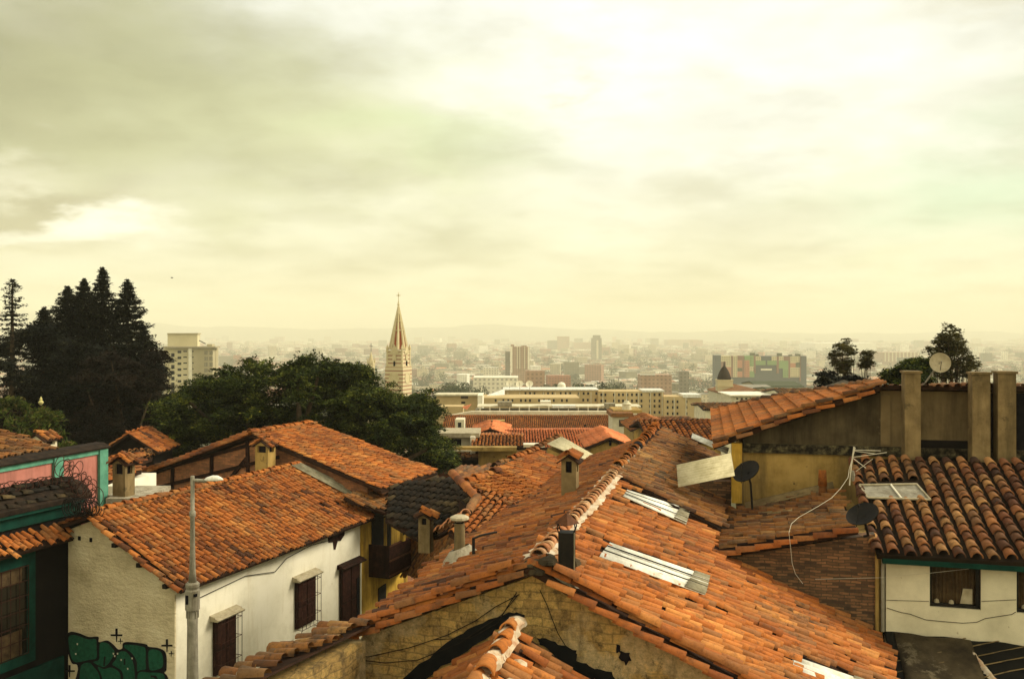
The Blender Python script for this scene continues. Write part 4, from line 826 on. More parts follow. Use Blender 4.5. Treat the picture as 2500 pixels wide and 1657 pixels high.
for a, b_ in ((wB, wCc), (wD, wD+1.0)):
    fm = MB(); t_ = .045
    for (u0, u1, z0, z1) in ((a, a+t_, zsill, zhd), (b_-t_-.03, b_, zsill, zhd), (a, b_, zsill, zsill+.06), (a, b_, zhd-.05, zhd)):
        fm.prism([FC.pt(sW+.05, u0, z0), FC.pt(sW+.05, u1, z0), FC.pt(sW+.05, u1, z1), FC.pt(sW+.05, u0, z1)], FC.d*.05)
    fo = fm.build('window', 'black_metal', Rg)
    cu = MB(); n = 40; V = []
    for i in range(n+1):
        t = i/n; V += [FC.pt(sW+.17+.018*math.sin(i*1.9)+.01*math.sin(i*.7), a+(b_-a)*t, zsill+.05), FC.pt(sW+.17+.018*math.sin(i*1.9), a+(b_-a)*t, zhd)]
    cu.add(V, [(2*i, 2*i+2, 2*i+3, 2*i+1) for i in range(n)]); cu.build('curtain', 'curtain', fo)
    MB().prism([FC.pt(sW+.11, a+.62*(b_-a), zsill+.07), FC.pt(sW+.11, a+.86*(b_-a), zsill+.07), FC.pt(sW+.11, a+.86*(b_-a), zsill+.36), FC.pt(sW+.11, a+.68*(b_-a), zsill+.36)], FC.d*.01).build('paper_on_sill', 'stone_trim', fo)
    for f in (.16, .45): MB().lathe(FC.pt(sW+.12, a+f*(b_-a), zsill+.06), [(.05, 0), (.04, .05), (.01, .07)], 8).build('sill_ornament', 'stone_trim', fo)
gt = MB()
for k in range(1):
    pr = [(-.0, .0), (-.13, .0), (-.15, .10), (-.12, .10), (-.10, .03), (-.02, .03), (0, .10)]
    gt.prism([FC.pt(6.16+a, wA-.1, ze-.17+b_) for a, b_ in pr], FC.r*(13-wA))
gt.build('gutter', 'deep_green_paint', Rg)
MB().prism([FC.pt(sW-.06, wA, ze-.17), FC.pt(sW-.06, 13, ze-.17), FC.pt(sW-.06, 13, ze-.02), FC.pt(sW-.06, wA, ze-.02)], FC.d*.05).build('fascia', 'deep_green_paint', Rg)
MB().tube([FC.pt(sW-.1, wA-.06, ze-.1), FC.pt(sW-.02, wA-.06, ze-.35), FC.pt(sW-.02, wA-.06, zb_)], .035, 8).build('downpipe', 'lamp_grey', Rg)
MB().tube([FC.pt(sW+.02, wA-.16, ze-.1), FC.pt(sW+.02, wA-.16, zb_-.2)], .04, 8).build('downpipe', 'dim_ochre_wall', Rg)
pts = [(2165, 1483), (2200, 1494), (2222, 1498), (2260, 1512), (2300, 1516), (2350, 1520), (2385, 1518), (2405, 1509), (2450, 1502), (2470, 1499), (2480, 1493)]
cable([hit(x, y, FC.gable(sW-.012)) for x, y in pts], .006, 'dark_cable', 'wall_cable', Rg)
cable([hit(x, y, FC.gable(sW-.012)) for x, y in ((2164, 1464), (2268, 1467))], .005, 'dark_cable', 'wall_cable', Rg)
cable([hit(x, y, FC.gable(sW-.012)) for x, y in ((2396, 1467), (2481, 1463))], .005, 'dark_cable', 'wall_cable', Rg)
cable([hit(x, y, FC.gable(sW-.10)) for x, y in ((1990, 1413), (2160, 1409), (2272, 1398), (2390, 1385), (2500, 1372))], .004, 'white_cable', 'wall_cable', Rg)
tile_line('verge_tiles', FC.pt(6.05, we-.02, ze+.0), FC.pt(sT, we-.02, ze+pit*(sT-6.05)), UP, r=.11, ex=.33, mat='clay_tile_barrel', parent=Rg)
# dark sheet lean-to below the window wall
za = zb_+.0
LT = thing('dark_sheet_lean_to', FC.pt(4, 8, gz(15)), 'lean-to roof of black corrugated sheets with a pale mortar seam at the bottom right', 'lean-to roof')
zz = lambda s, w_: za-.02-(sW-s)*.30-(w_-wA)*.02
corrugated('roof_sheet', [FC.pt(sW-.02, W2+.08, zz(sW, W2)), FC.pt(0, W2+.08, zz(0, W2)), FC.pt(0, 13, zz(0, 13)), FC.pt(sW-.02, 13, zz(sW, 13))], 'bitumen', LT, 1, .9, .02, .02)
g = np.random.default_rng(33); V = []
plL = plane3(FC.pt(sW, W2, zz(sW, W2)), FC.pt(0, W2, zz(0, W2)), FC.pt(sW, 13, zz(sW, 13))); plLt = (plL[0]+plL[1]*.05, plL[1])
for i in range(40):
    t = i/39; P = hit(2344+92*t+g.normal(0, .6), 1557+110*t, plLt)
    for k in (-1, -.3, .3, 1): V.append(P+FC.r*k*(.045+g.random()*.035)+UP*((.02 if abs(k) < .5 else -.03)+g.normal(0, .006)))
MB().add(V, [(i*4+k, i*4+k+1, (i+1)*4+k+1, (i+1)*4+k) for i in range(39) for k in range(3)]).build('mortar_seam', 'lime_mortar', LT)
for y0 in (1588, 1612, 1638, 1664, 1692, 1722, 1752):
    a_, b_ = hit(2190, y0, plLt), hit(2520, y0-66, plLt); MB().tube([a_+(b_-a_)*k/6-UP*.012+A3(0, 0, g.normal(0, .006)) for k in range(7)], .011, 5).build('sheet_joint', 'pillar_render', LT)
corrugated('dusty_sheet', [FC.pt(sW-.1, W2+.25, zz(sW-.1, W2)+.05), FC.pt(2.5, W2+.25, zz(2.5, W2)+.05), FC.pt(2.5, W2+1.6, zz(2.5, W2+1.6)+.05), FC.pt(sW-.1, W2+1.6, zz(sW-.1, W2+1.6)+.05)], 'sooty_wall', LT, 1, .9, .02, .02)
MB().prism([FC.pt(sW, W2+.2, G1), FC.pt(sW, 13, G1), FC.pt(sW, 13, zz(sW, 13)-.1), FC.pt(sW, W2+.2, zz(sW, W2)-.1)], -FC.d*6).build('wall', 'dark_wall', LT) if 0 else None
# grey sheets and loose verge at the back of the small slope
zz1 = lambda w_: zF1+(w_-W1)*(z5-zF1)/(w5-W1)
corrugated('eave_sheet', [FC.pt(9.95, W1+.5, zz1(W1+.5)+.08), FC.pt(10.4, W1+.5, zz1(W1+.5)+.16), FC.pt(10.5, w5-.1, zz1(w5)+.22), FC.pt(10.1, w5-.1, zz1(w5)+.12)], 'pillar_render', Rg, 0, .15, .03)
corrugated('eave_sheet', [FC.pt(8.9, W1+.9, zz1(W1+.9)+.07), FC.pt(9.2, W1+.9, zz1(W1+.9)+.08), FC.pt(9.0, w5-1.1, zz1(w5-1.1)+.09), FC.pt(8.7, w5-1.1, zz1(w5-1.1)+.08)], 'pillar_render', Rg, 0, .15, .03)
p = hit(2009, 1190, FC.gable(9.9)); tile_line('upright_tile', p-UP*.25, p+UP*.4, -FC.d, r=.10, ex=.3, parent=Rg)

# ------------------------------------------------------------------ tall ochre house at the right with the stained wall
FG = Frame(px(1805, 1150, 22.6), 12.0)
Ga = hit(1743, 1086, FG.gable()); Gb = hit(2148, 944, FG.gable()); wa_, za_, wb_, zb2 = FG.sw(Ga)[1], Ga[2], FG.sw(Gb)[1], Gb[2]
Gf = hit(1733, 1005, (Ga, UP)); LG = FG.sw(Gf)[0]
GH = thing('stained_wall_house', FG.pt(3, 4, gz(24)), 'tall ochre house with a soot streaked wall and square pillars at the right', 'house')
# verge sags: build slope from strips so it flares at the eave
mid = [hit(x, y, FG.gable()) for x, y in ((1743, 1086), (1800, 1064), (1860, 1041), (1960, 1004), (2060, 974), (2150, 942))]
far = [FG.sw(Gf)[0]*f for f in (1, .87, .73, .50, .27, .06)]
cols = []
def gslope():
    Fv = []; rows = []
    allv, allq, alla, fm = [], [], [], []
    off = 0
    for i in range(5):
        a, b_ = mid[i], mid[i+1]; sa, sb = far[i], far[i+1]; P = [a, b_, b_+FG.d*sb, a+FG.d*sa]
        Vv = nrm(b_-a); U = nrm(FG.d-Vv*np.dot(FG.d, Vv)); Nn = np.cross(Vv, U); Nn = Nn if Nn[2] > 0 else -Nn
        Ls = np.linalg.norm(b_-a); g = np.random.default_rng(70+i); cen = []
        for k in range(int(math.ceil(Ls/.33))):
            t = k*.33/Ls; smax = sa+(sb-sa)*t; us = np.arange(.05, smax, .215)
            if len(us): cen.append(a+(b_-a)*t+us[:, None]*U+Nn*.02+g.normal(0, .004, (len(us), 1))*Nn)
        cen = np.concatenate(cen); V, Q, rn = place_tiles(cen, U, Vv, Nn, .40, .088, g, 5, .7)
        allq.append(Q+off); allv.append(V); alla.append(rn*.7+.15); off += len(V); fm += [0]*len(Q)
        B8 = P+[p-UP*.12 for p in P]; bq = np.array([(0, 1, 2, 3), (7, 6, 5, 4), (0, 4, 5, 1), (1, 5, 6, 2), (2, 6, 7, 3), (3, 7, 4, 0)])
        allq.append(bq+off); allv.append(np.array(B8)); alla.append(np.full(8, .3)); off += 8; fm += [1]*6
    mesh('roof_slope', np.concatenate(allv), allq, ['clay_tile_bright', 'roof_mortar_bed'], GH, np.concatenate(alla), fm)
gslope()
for i in range(5):
    tile_line('verge_tiles', mid[i]-FG.d*.10-UP*.10, mid[i+1]-FG.d*.10-UP*.10, UP, r=.10, ex=.34, parent=GH, jit=.8, sag=0)
    tile_line('verge_tiles', mid[i]-FG.d*.03+UP*.05, mid[i+1]-FG.d*.03+UP*.05, UP, r=.085, ex=.34, parent=GH, jit=.8, sag=0, mat='clay_tile_brown')
    tile_line('hip_tiles', mid[i]+FG.d*far[i]+UP*.06, mid[i+1]+FG.d*far[i+1]+UP*.06, UP, r=.09, ex=.34, parent=GH, jit=1.2, sag=0, mat='clay_tile_brown')
sQ = .35; gq = FG.gable(sQ); G2 = gz(22)-1
wcor = FG.sw(hit(1815, 1150, gq))[1]; zband = hit(2000, 1086, gq)[2]; zband2 = hit(2000, 1108, gq)[2]
top = [hit(x, y, gq) for x, y in ((1815, 1070), (1862, 1052), (1962, 1018), (2062, 986), (2150, 958))]
MB().prism([FG.pt(sQ, wcor, zband)]+top[0:]+[FG.pt(sQ, FG.sw(top[-1])[1], zband)], FG.d*6).build('upper_wall', 'sooty_wall', GH)
MB().prism([FG.pt(sQ-.0, wcor, G2), FG.pt(sQ, 14, G2), FG.pt(sQ, 14, zband2), FG.pt(sQ, wcor, zband2)], FG.d*6).build('lower_wall', 'dim_ochre_wall', GH)
MB().prism([FG.pt(sQ-.09, wcor, zband2), FG.pt(sQ-.09, 14, zband2), FG.pt(sQ-.09, 14, zband-.02), FG.pt(sQ-.06, 14, zband), FG.pt(sQ-.06, wcor, zband), FG.pt(sQ-.09, wcor, zband-.02)][0:0] or [FG.pt(sQ-.10, wcor-.02, zband2), FG.pt(sQ+3, wcor-.02, zband2), FG.pt(sQ+3, wcor-.02, zband), FG.pt(sQ-.10, wcor-.02, zband)], FG.r*(14-wcor)).build('stained_ledge', 'sooty_ledge', GH)
wT = FG.sw(top[-1])[1]; zP = hit(2300, 950, gq)[2]
MB().prism([FG.pt(sQ+.03, wT, zband), FG.pt(sQ+.03, 14, zband), FG.pt(sQ+.03, 14, zP), FG.pt(sQ+.03, wT, zP)], FG.d*.5).build('upper_wall', 'brown_render', GH)
tiled('roof_slope', [FG.pt(sQ-.25, wT-.1, zP+.10), FG.pt(sQ-.25, 14, zP+.10), FG.pt(3, 14, zP-.45), FG.pt(3, wT-.1, zP-.45)], 'clay_tile_brown', GH, sp=.24, ex=.34, jit=2, amp=.06, broken=.05)
def pillar(x0, x1, yt, yb, s, mat='pillar_render', d=.38, name='pillar'):
    pl = FG.gable(s); a, b_ = FG.sw(hit(x0, 1000, pl))[1], FG.sw(hit(x1, 1000, pl))[1]; zt = hit((x0+x1)/2, yt, pl)[2]; zb = hit((x0+x1)/2, yb, pl)[2]
    mb = MB(); mb.prism([FG.pt(s, a, zb), FG.pt(s, b_, zb), FG.pt(s, b_, zt), FG.pt(s, a, zt)], FG.d*d); return mb, a, b_, zt
for x0, x1, yt, yb in ((2209, 2248, 911, 1125), (2374, 2418, 914, 1150), (2437, 2481, 912, 1142)):
    mb, a, b_, zt = pillar(x0, x1, yt, yb, sQ-.75); mb.prism([FG.pt(sQ-.79, a-.03, zt), FG.pt(sQ-.79, b_+.03, zt), FG.pt(sQ-.79, b_+.03, zt+.05), FG.pt(sQ-.79, a-.03, zt+.05)], FG.d*.46)
    mb.build('square_pillar', 'pillar_render', GH)
for x0, x1, yt, yb in ((2150, 2174, 965, 1085), ):
    mb, *_ = pillar(x0, x1, yt, yb, sQ-.02, d=.1); mb.build('pilaster', 'brown_render', GH)
for x0, x1 in ((2418, 2437), (2482, 2510)):
    mb, *_ = pillar(x0, x1, 960, 1150, sQ-.03, d=.1); mb.build('dark_recess', 'black_paint', GH)
mb, *_ = pillar(2248, 2374, 1075, 1150, sQ-.02, d=.1); mb.build('dark_skirt', 'dark_wall', GH)  # plain dark strip low on the wall between two pillars
# yellow corner post
pl = FG.gable(-.05); a = FG.sw(hit(1786, 1150, pl))[1]; b_ = FG.sw(hit(1812, 1150, pl))[1]; zt = hit(1800, 1082, pl)[2]; zb = hit(1800, 1228, pl)[2]
MB().prism([FG.pt(-.05, a, zb), FG.pt(-.05, b_, zb), FG.pt(-.05, b_, zt), FG.pt(-.05, a, zt)], FG.d*.28).build('corner_post', 'ochre_wall', GH)
# small brick wall with a dark opening under the cream sheet
MB().prism([FG.pt(.35, a-2.6, G2), FG.pt(.35, a, G2), FG.pt(.35, a, hit(1790, 1175, FG.gable(.35))[2]), FG.pt(.35, a-2.6, hit(1700, 1180, FG.gable(.35))[2])], FG.d*.3).build('brick_wall', 'dark_brick', GH)
q = [px(1652, 1136, 22.2), px(1785, 1107, 21.9), px(1794, 1160, 20.9), px(1656, 1188, 21.2)]
CS = corrugated('cream_corrugated_sheet', [q[0], q[3], q[2], q[1]], 'cream_sheet', None, 0, .12, .02); CS.location = (0, 0, 0)
tag(CS, 'cream corrugated sheet leaning between the orange roof and the yellow post', 'corrugated sheet')
q = [px(1676, 1226, 19.6), px(1740, 1228, 19.9), px(1738, 1262, 19.4), px(1716, 1252, 19.4)]
q = [px(1690, 1058, 27.5), px(1780, 1094, 26.5), px(1776, 1107, 26.2), px(1688, 1068, 27.2)]
tag(corrugated('white_corrugated_sheet', [q[0], q[3], q[2], q[1]], 'white_sheet', None, 0, .18, .02), 'white corrugated sheet at the far end of the orange roof under the tiled verge', 'corrugated sheet')

# ------------------------------------------------------------------ satellite dishes, aerial, cables
def dish(name, P, R, ax, label, mat, mast, group=None):
    T = thing(name, mast[-1] if mast else P, label, 'satellite dish', group); ax = nrm(ax); prof = [(R*k, R*.32*k*k) for k in (1, .9, .75, .55, .3, .02)]
    MB().lathe(P, prof+[(q_[0], q_[1]-.02) for q_ in prof[::-1]], 28, axis=ax, cap=False).build('reflector', mat, T, True)
    f = P+ax*R*.95; x = nrm(np.cross(ax, UP)); lo = P-nrm(np.cross(x, ax))*R*.9*(1 if nrm(np.cross(x, ax))[2] > 0 else -1)
    MB().tube([lo, f], R*.03, 6).build('feed_arm', 'black_metal', T)
    MB().lathe(f, [(R*.06, -R*.1), (R*.09, 0), (R*.05, R*.1)], 8, axis=ax).build('feed_horn', 'lamp_grey' if mat != 'black_metal' else 'black_metal', T)
    if mast: MB().tube(mast, R*.055+.008, 8).build('mast', 'black_metal' if mat == 'black_metal' else 'lamp_grey', T)
    return T
P = px(1826, 1156, 21.2); dish('satellite_dish', P, .33, A3(-.55, -.35, .72), 'black satellite dish on a stand in front of the yellow corner post', 'black_metal', [P, P+A3(.09, .1, -.25), P+A3(.13, .1, -.85)])
P = px(2109, 1262, 16.9); dish('satellite_dish', P, .30, A3(-.45, -.30, .78), 'black satellite dish at the corner of the barrel tile roof', 'black_metal', [P, P+A3(.06, .05, -.18), P+A3(.16, .2, -.38), P+A3(.12, .3, -.42)])
P = px(2294, 886, 24.5); dish('satellite_dish', P, .27, A3(-.25, -.95, .18), 'large cream satellite dish above the roofline of the stained wall house', 'stone_trim', [P, P+A3(-.1, .1, -.2), P+A3(-.35, .2, -.62)])
P = px(2079, 1184, 19.6); T = thing('tv_aerial', P, 'bent white television aerial standing on the edge of the barrel tile roof', 'aerial'); u = 19.6/F
pp = lambda x, y, dy=0: px(x, y, 19.6+dy)
MB().tube([pp(2074, 1184), pp(2078, 1140), pp(2085, 1090)], .014, 6).build('mast', 'white_cable', T)
MB().tube([pp(2072, 1150), pp(2088, 1092, .1)], .008, 5).build('mast', 'white_cable', T)
for k, (a, b_) in enumerate((((2084, 1098), (2150, 1100)), ((2080, 1116), (2165, 1104)), ((2080, 1116), (2114, 1142)), ((2083, 1100), (2140, 1108)), ((2090, 1150), (2130, 1120)))):
    MB().tube([pp(*a), pp(b_[0], b_[1], -.3)], .007, 5).build('rod', 'white_cable', T)
MB().lathe(pp(2082, 1160), [(.03, -.12), (.05, 0), (.03, .1)], 7).build('coupler', 'lamp_grey', T)
cpts = [(2073, 1150), (2070, 1166), (2052, 1192), (2030, 1215), (1998, 1235), (1950, 1262), (1932, 1278), (1926, 1300)]
ds = np.linspace(19.5, 17.8, 8)
cb = [px(x, y, d) for (x, y), d in zip(cpts, ds)]+[px(x, y, 17.9) for x, y in ((1930, 1335), (1934, 1375), (1942, 1400), (1960, 1424))]
tag(cable(cb, .005, 'white_cable', 'aerial_cable'), 'pale cable sagging from the aerial across the small tiled slope to the brick wall', 'cable')

# ------------------------------------------------------------------ pink and green buildings on the left edge
wy0 = FA.sw(L1)[1]; FP = Frame(hit(153, 1400, FA.gable(.28)), 20.0)
Pk = thing('dark_green_trimmed_house', FP.pt(-2, -1, gz(22)), 'shadowed house with a deep green cornice and window surround at the left edge', 'house')
zz_ = lambda x, y, w_=0: hit(x, y, FP.side(w_))
s_l = FP.sw(zz_(-260, 1400))[0]
zt1 = zz_(150, 1250)[2]; zc1, zc0 = zz_(100, 1243)[2], zz_(100, 1272)[2]
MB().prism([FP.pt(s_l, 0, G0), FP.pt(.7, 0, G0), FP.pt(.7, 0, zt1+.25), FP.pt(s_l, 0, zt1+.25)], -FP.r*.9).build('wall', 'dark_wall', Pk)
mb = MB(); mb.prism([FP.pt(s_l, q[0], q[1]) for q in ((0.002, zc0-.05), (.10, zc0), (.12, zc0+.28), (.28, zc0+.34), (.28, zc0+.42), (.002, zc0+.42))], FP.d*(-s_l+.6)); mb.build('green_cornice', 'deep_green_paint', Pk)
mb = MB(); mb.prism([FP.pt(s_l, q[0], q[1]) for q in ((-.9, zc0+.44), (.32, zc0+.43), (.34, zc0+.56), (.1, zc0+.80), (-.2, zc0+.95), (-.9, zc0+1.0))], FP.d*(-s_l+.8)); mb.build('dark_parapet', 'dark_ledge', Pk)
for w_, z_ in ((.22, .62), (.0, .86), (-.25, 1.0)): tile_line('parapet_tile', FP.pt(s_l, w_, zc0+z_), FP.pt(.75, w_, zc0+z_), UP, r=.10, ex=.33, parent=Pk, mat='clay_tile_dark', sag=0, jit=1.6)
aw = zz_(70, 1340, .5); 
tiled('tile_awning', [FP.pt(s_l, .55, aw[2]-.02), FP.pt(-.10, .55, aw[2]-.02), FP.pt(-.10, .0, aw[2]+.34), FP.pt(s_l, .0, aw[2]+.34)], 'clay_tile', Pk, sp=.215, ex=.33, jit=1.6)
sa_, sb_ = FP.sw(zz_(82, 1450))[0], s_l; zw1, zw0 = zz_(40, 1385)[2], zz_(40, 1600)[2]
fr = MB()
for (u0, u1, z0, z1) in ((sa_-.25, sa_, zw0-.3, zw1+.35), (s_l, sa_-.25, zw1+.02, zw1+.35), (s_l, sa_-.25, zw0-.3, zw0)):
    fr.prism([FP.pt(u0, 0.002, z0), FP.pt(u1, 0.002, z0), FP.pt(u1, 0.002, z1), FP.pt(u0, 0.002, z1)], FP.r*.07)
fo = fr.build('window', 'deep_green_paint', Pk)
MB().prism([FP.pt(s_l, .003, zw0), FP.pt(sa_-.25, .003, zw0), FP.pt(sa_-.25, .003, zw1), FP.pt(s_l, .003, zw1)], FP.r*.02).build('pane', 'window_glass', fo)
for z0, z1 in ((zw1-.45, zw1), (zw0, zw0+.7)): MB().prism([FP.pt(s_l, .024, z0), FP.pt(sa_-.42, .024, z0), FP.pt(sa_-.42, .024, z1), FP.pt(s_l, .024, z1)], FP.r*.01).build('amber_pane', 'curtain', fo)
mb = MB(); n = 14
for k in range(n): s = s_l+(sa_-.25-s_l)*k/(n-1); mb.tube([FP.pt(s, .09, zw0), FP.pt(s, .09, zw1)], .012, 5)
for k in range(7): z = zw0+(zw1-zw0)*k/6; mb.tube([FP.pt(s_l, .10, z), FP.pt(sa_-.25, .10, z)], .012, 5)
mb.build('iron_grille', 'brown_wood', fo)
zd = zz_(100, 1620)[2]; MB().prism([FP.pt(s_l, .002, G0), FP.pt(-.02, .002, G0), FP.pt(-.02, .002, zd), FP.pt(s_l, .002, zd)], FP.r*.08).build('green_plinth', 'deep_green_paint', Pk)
# pink parapet wall behind it
Yp = 30.5; FQ = Frame(px(257, 1160, Yp), 15.5); PW = thing('pink_house', FQ.pt(-2, -1, gz(30)), 'pink house wall with mint green pilasters behind the razor wire at the left', 'house')
zt2 = px(257, 1093, Yp)[2]; sl2 = FQ.sw(hit(-250, 1200, FQ.side(0)))[0]; zb3 = zt2-3.2
MB().prism([FQ.pt(sl2, 0, G0), FQ.pt(0, 0, G0), FQ.pt(0, 0, zt2), FQ.pt(sl2, 0, zt2)], -FQ.r*.35).build('wall', 'pink_wall', PW)
for x0, x1 in ((238, 258), (127, 149)):
    a, b_ = FQ.sw(hit(x0, 1150, FQ.side(0)))[0], FQ.sw(hit(x1, 1150, FQ.side(0)))[0]
    MB().prism([FQ.pt(a, .002, zb3), FQ.pt(b_, .002, zb3), FQ.pt(b_, .002, zt2-.02), FQ.pt(a, .002, zt2-.02)], FQ.r*.10).build('green_pilaster', 'green_paint', PW)
mb = MB(); mb.prism([FQ.pt(sl2, q[0], zt2+q[1]) for q in ((-.45, .0), (.14, .0), (.16, .05), (-.1, .16), (-.45, .18))], FQ.d*(-sl2+.1)); mb.build('coping', 'dark_ledge', PW)
MB().prism([FQ.pt(sl2, .003, zt2-.16), FQ.pt(0, .003, zt2-.16), FQ.pt(0, .003, zt2-.01), FQ.pt(sl2, .003, zt2-.01)], FQ.r*.05).build('green_moulding', 'green_paint', PW)
MB().box(FQ.pt(-1, -3, G0), .1, .1, .1).build('x', 'cement', PW) if 0 else None
tiled('roof_slope', [FQ.pt(sl2, -.4, zt2+.10), FQ.pt(-1.6, -.4, zt2+.10), FQ.pt(-1.6, -2.6, zt2+.66), FQ.pt(sl2, -2.6, zt2+.66)], 'clay_tile_brown', PW, sp=.225, ex=.33)
p = px(106, 1116, 32); chimney('tiled_chimney', p, .62, .6, .72, 15.5, 'cream house-shaped chimney with a steep tiled hat on the roof of the pink house', base=False)
p = px(43, 1114, 33); T = thing('round_vent_cap', p, 'flat round pale vent cap on the roof of the pink house', 'vent')
MB().lathe(p, [(.03, -.5), (.03, .28), (.05, .28)], 8).build('stem', 'lamp_grey', T); MB().lathe(p, [(.02, .44), (.2, .42), (.42, .33), (.45, .30), (.40, .28), (.05, .30)], 20).build('cap', 'white_plaster', T)
# razor wire
g = np.random.default_rng(44)
def coil(name, ctr, R, turns, label, wob=.2, mat='wire_rust', th=.012, group='razor wire coils'):
    ctr = [np.asarray(c_, float) for c_ in ctr]; n = turns*18; pts = []; D = nrm(ctr[-1]-ctr[0]); x = nrm(np.cross(D, UP)); y = np.cross(x, D)
    for i in range(n+1):
        t = i/n*(len(ctr)-1); k = min(int(t), len(ctr)-2); c_ = ctr[k]+(ctr[k+1]-ctr[k])*(t-k); a = i/18*2*math.pi; rr = R*(1+wob*math.sin(i*.13)+g.normal(0, .02))
        pts.append(c_+(x*.5+D*.8)*rr*math.cos(a)+y*rr*math.sin(a)+D*R*.15*math.cos(a))
    mb = MB(); mb.tube(pts, th, 4)
    for i in range(0, n, 3):
        q = pts[i]; mb.add([q+x*.03, q-x*.03, q+UP*.02], [(0, 1, 2)])
    tag(mb.build(name, mat), label, 'razor wire', group)
zl = zc0+1.0
a = FP.pt(s_l, -.1, zl+.2); b_ = hit(135, 1172, FP.side(-.3))
coil('razor_wire', [hit(-60, 1200, FP.side(-.2)), hit(60, 1188, FP.side(-.2)), hit(128, 1176, FP.side(-.2))], .17, 18, 'single run of rusty razor wire along the dark parapet at the left edge')
coil('razor_wire', [px(150, 1150, 27), px(175, 1170, 27), px(205, 1195, 27), px(235, 1225, 27)], .28, 12, 'dense tangle of rusty razor wire in front of the pink wall', .35)
coil('razor_wire', [px(140, 1135, 27.2), px(180, 1140, 27.1), px(215, 1180, 27.1), px(232, 1215, 27)], .22, 8, 'upper loops of razor wire leaning on the pink wall', .4)
coil('razor_wire', [px(165, 1240, 26.3), px(200, 1238, 26.3), px(238, 1240, 26.3)], .22, 14, 'dark bundle of razor wire beside the ridge end of the white house', .3, 'black_metal')
coil('razor_wire', [px(170, 1236, 26.0), px(205, 1242, 26.0), px(235, 1236, 26.0)], .2, 12, 'lower dark bundle of razor wire above the graffiti gable', .4, 'black_metal')
# ------------------------------------------------------------------ courtyard roofs between the trees and the central ridge
def house_from_planes(name, label, planes, base, mat='clay_tile', sp=.235, ex=.36, wall='dim_ochre_wall', drop=None, jit=1.0, n=4, wd=.2, cat='house', amp=.03):
    T = thing(name, base, label, cat)
    for k, P in enumerate(planes):
        mm = mat[k] if isinstance(mat, (list, tuple)) else mat
        tiled('roof_slope', P, mm, T, sp=sp, ex=ex, jit=jit, n=n, amp=amp)
    return T
def pp3(lst): return [px(*q) for q in lst]
def coplanar(first3, rest):
    a = pp3(first3); pl = plane3(*a); return a+[hit(x, y, pl) for x, y in rest]
D1 = coplanar([(1206, 1140, 27.5), (1318, 1097, 31.0), (1308, 1190, 26.6)], []); pl = plane3(*D1)
D1 = [hit(x, y, pl) for x, y in ((1206, 1142), (1316, 1098), (1345, 1108), (1400, 1133), (1330, 1205), (1300, 1212), (1228, 1152))]
D2pl = plane3(px(1145, 1180, 25.6), px(1228, 1153, 27.1), px(1253, 1232, 23.8))
D2 = [hit(x, y, D2pl) for x, y in ((1140, 1182), (1228, 1151), (1310, 1188), (1340, 1215), (1250, 1262), (1238, 1218), (1160, 1192))]
D3pl = plane3(px(1104, 1163, 26.5), px(1255, 1232, 23.7), px(1140, 1290, 22.0))
D3 = [hit(x, y, D3pl) for x, y in ((1104, 1163), (1160, 1191), (1240, 1218), (1262, 1232), (1262, 1262), (1150, 1330), (1095, 1300), (1138, 1262), (1164, 1223))]
L_pl = plane3(px(1003, 1300, 39), px(1105, 1284, 33.5), px(1040, 1400, 34))
L_ = [hit(x, y, L_pl) for x, y in ((960, 1262), (1020, 1272), (1062, 1290), (1112, 1272), (1200, 1290), (1160, 1350), (1050, 1420), (985, 1400))]
T = house_from_planes('courtyard_house', 'low house whose faded orange slopes meet the central roof in a valley', [D2, D3, L_], px(1180, 1250, 25)*A3(1, 1, 0)+UP*gz(25), ['clay_tile', 'clay_tile', 'clay_tile_brown'], jit=1.0, sp=.20, ex=.31)
dn = A3(0, 0, -.35)
tile_line('ridge_cap', D2[0]+UP*.06, D2[1]+UP*.06, UP, r=.13, parent=T, sag=0); tile_line('ridge_cap', D3[0]+UP*.05, D3[8]+UP*.05, UP, r=.13, parent=T, sag=0)
tile_line('ridge_cap', D3[8]+UP*.05, D3[7]+UP*.05, UP, r=.13, parent=T, sag=0, mat='clay_tile_brown'); tile_line('ridge_cap', D3[7]+UP*.05, px(1050, 1312, 27), UP, r=.13, parent=T, sag=0, mat='ridge_tile')
mb = MB()
for P in (D2, D3): c_ = sum(P)/len(P); mb.prism([c_+(p-c_)*.75-UP*.45 for p in P], A3(0, 0, -6))
mb.build('wall', 'roof_mortar_bed', T)
MB().prism([hit(x, y, plane3(px(1000, 1400, 21.9), px(925, 1450, 21.7), px(1000, 1460, 21.8))) for x, y in ((930, 1420), (1000, 1385), (1040, 1430), (960, 1480))], FA.d*.2).build('wall', 'dim_ochre_wall', T) if 0 else None
T = house_from_planes('bright_gable_house', 'house with a bright orange slope and a weathered grey ridge left of the tiled chimney', [D1], px(1300, 1180, 28)*A3(1, 1, 0)+UP*gz(28), 'clay_tile_bright', sp=.20, ex=.31)
tile_line('ridge_cap', D1[0]+(D1[1]-D1[0])*.33+UP*.04, D1[1]+UP*.04, UP, r=.10, parent=T, sag=0, mat='clay_tile_bright'); tile_line('sooty_ridge_cap', D1[0]+UP*.04, D1[0]+(D1[1]-D1[0])*.33+UP*.04, UP, r=.10, parent=T, sag=0, mat='clay_tile_brown', mortar=('sooty_ledge', .12, .06))
MB().prism([p-UP*.3 for p in D1], A3(0, 0, -4)).build('wall', 'dim_ochre_wall', T)
Dk = plane3(px(1085, 1170, 30.5), px(960, 1175, 31.0), px(1040, 1300, 26.8))
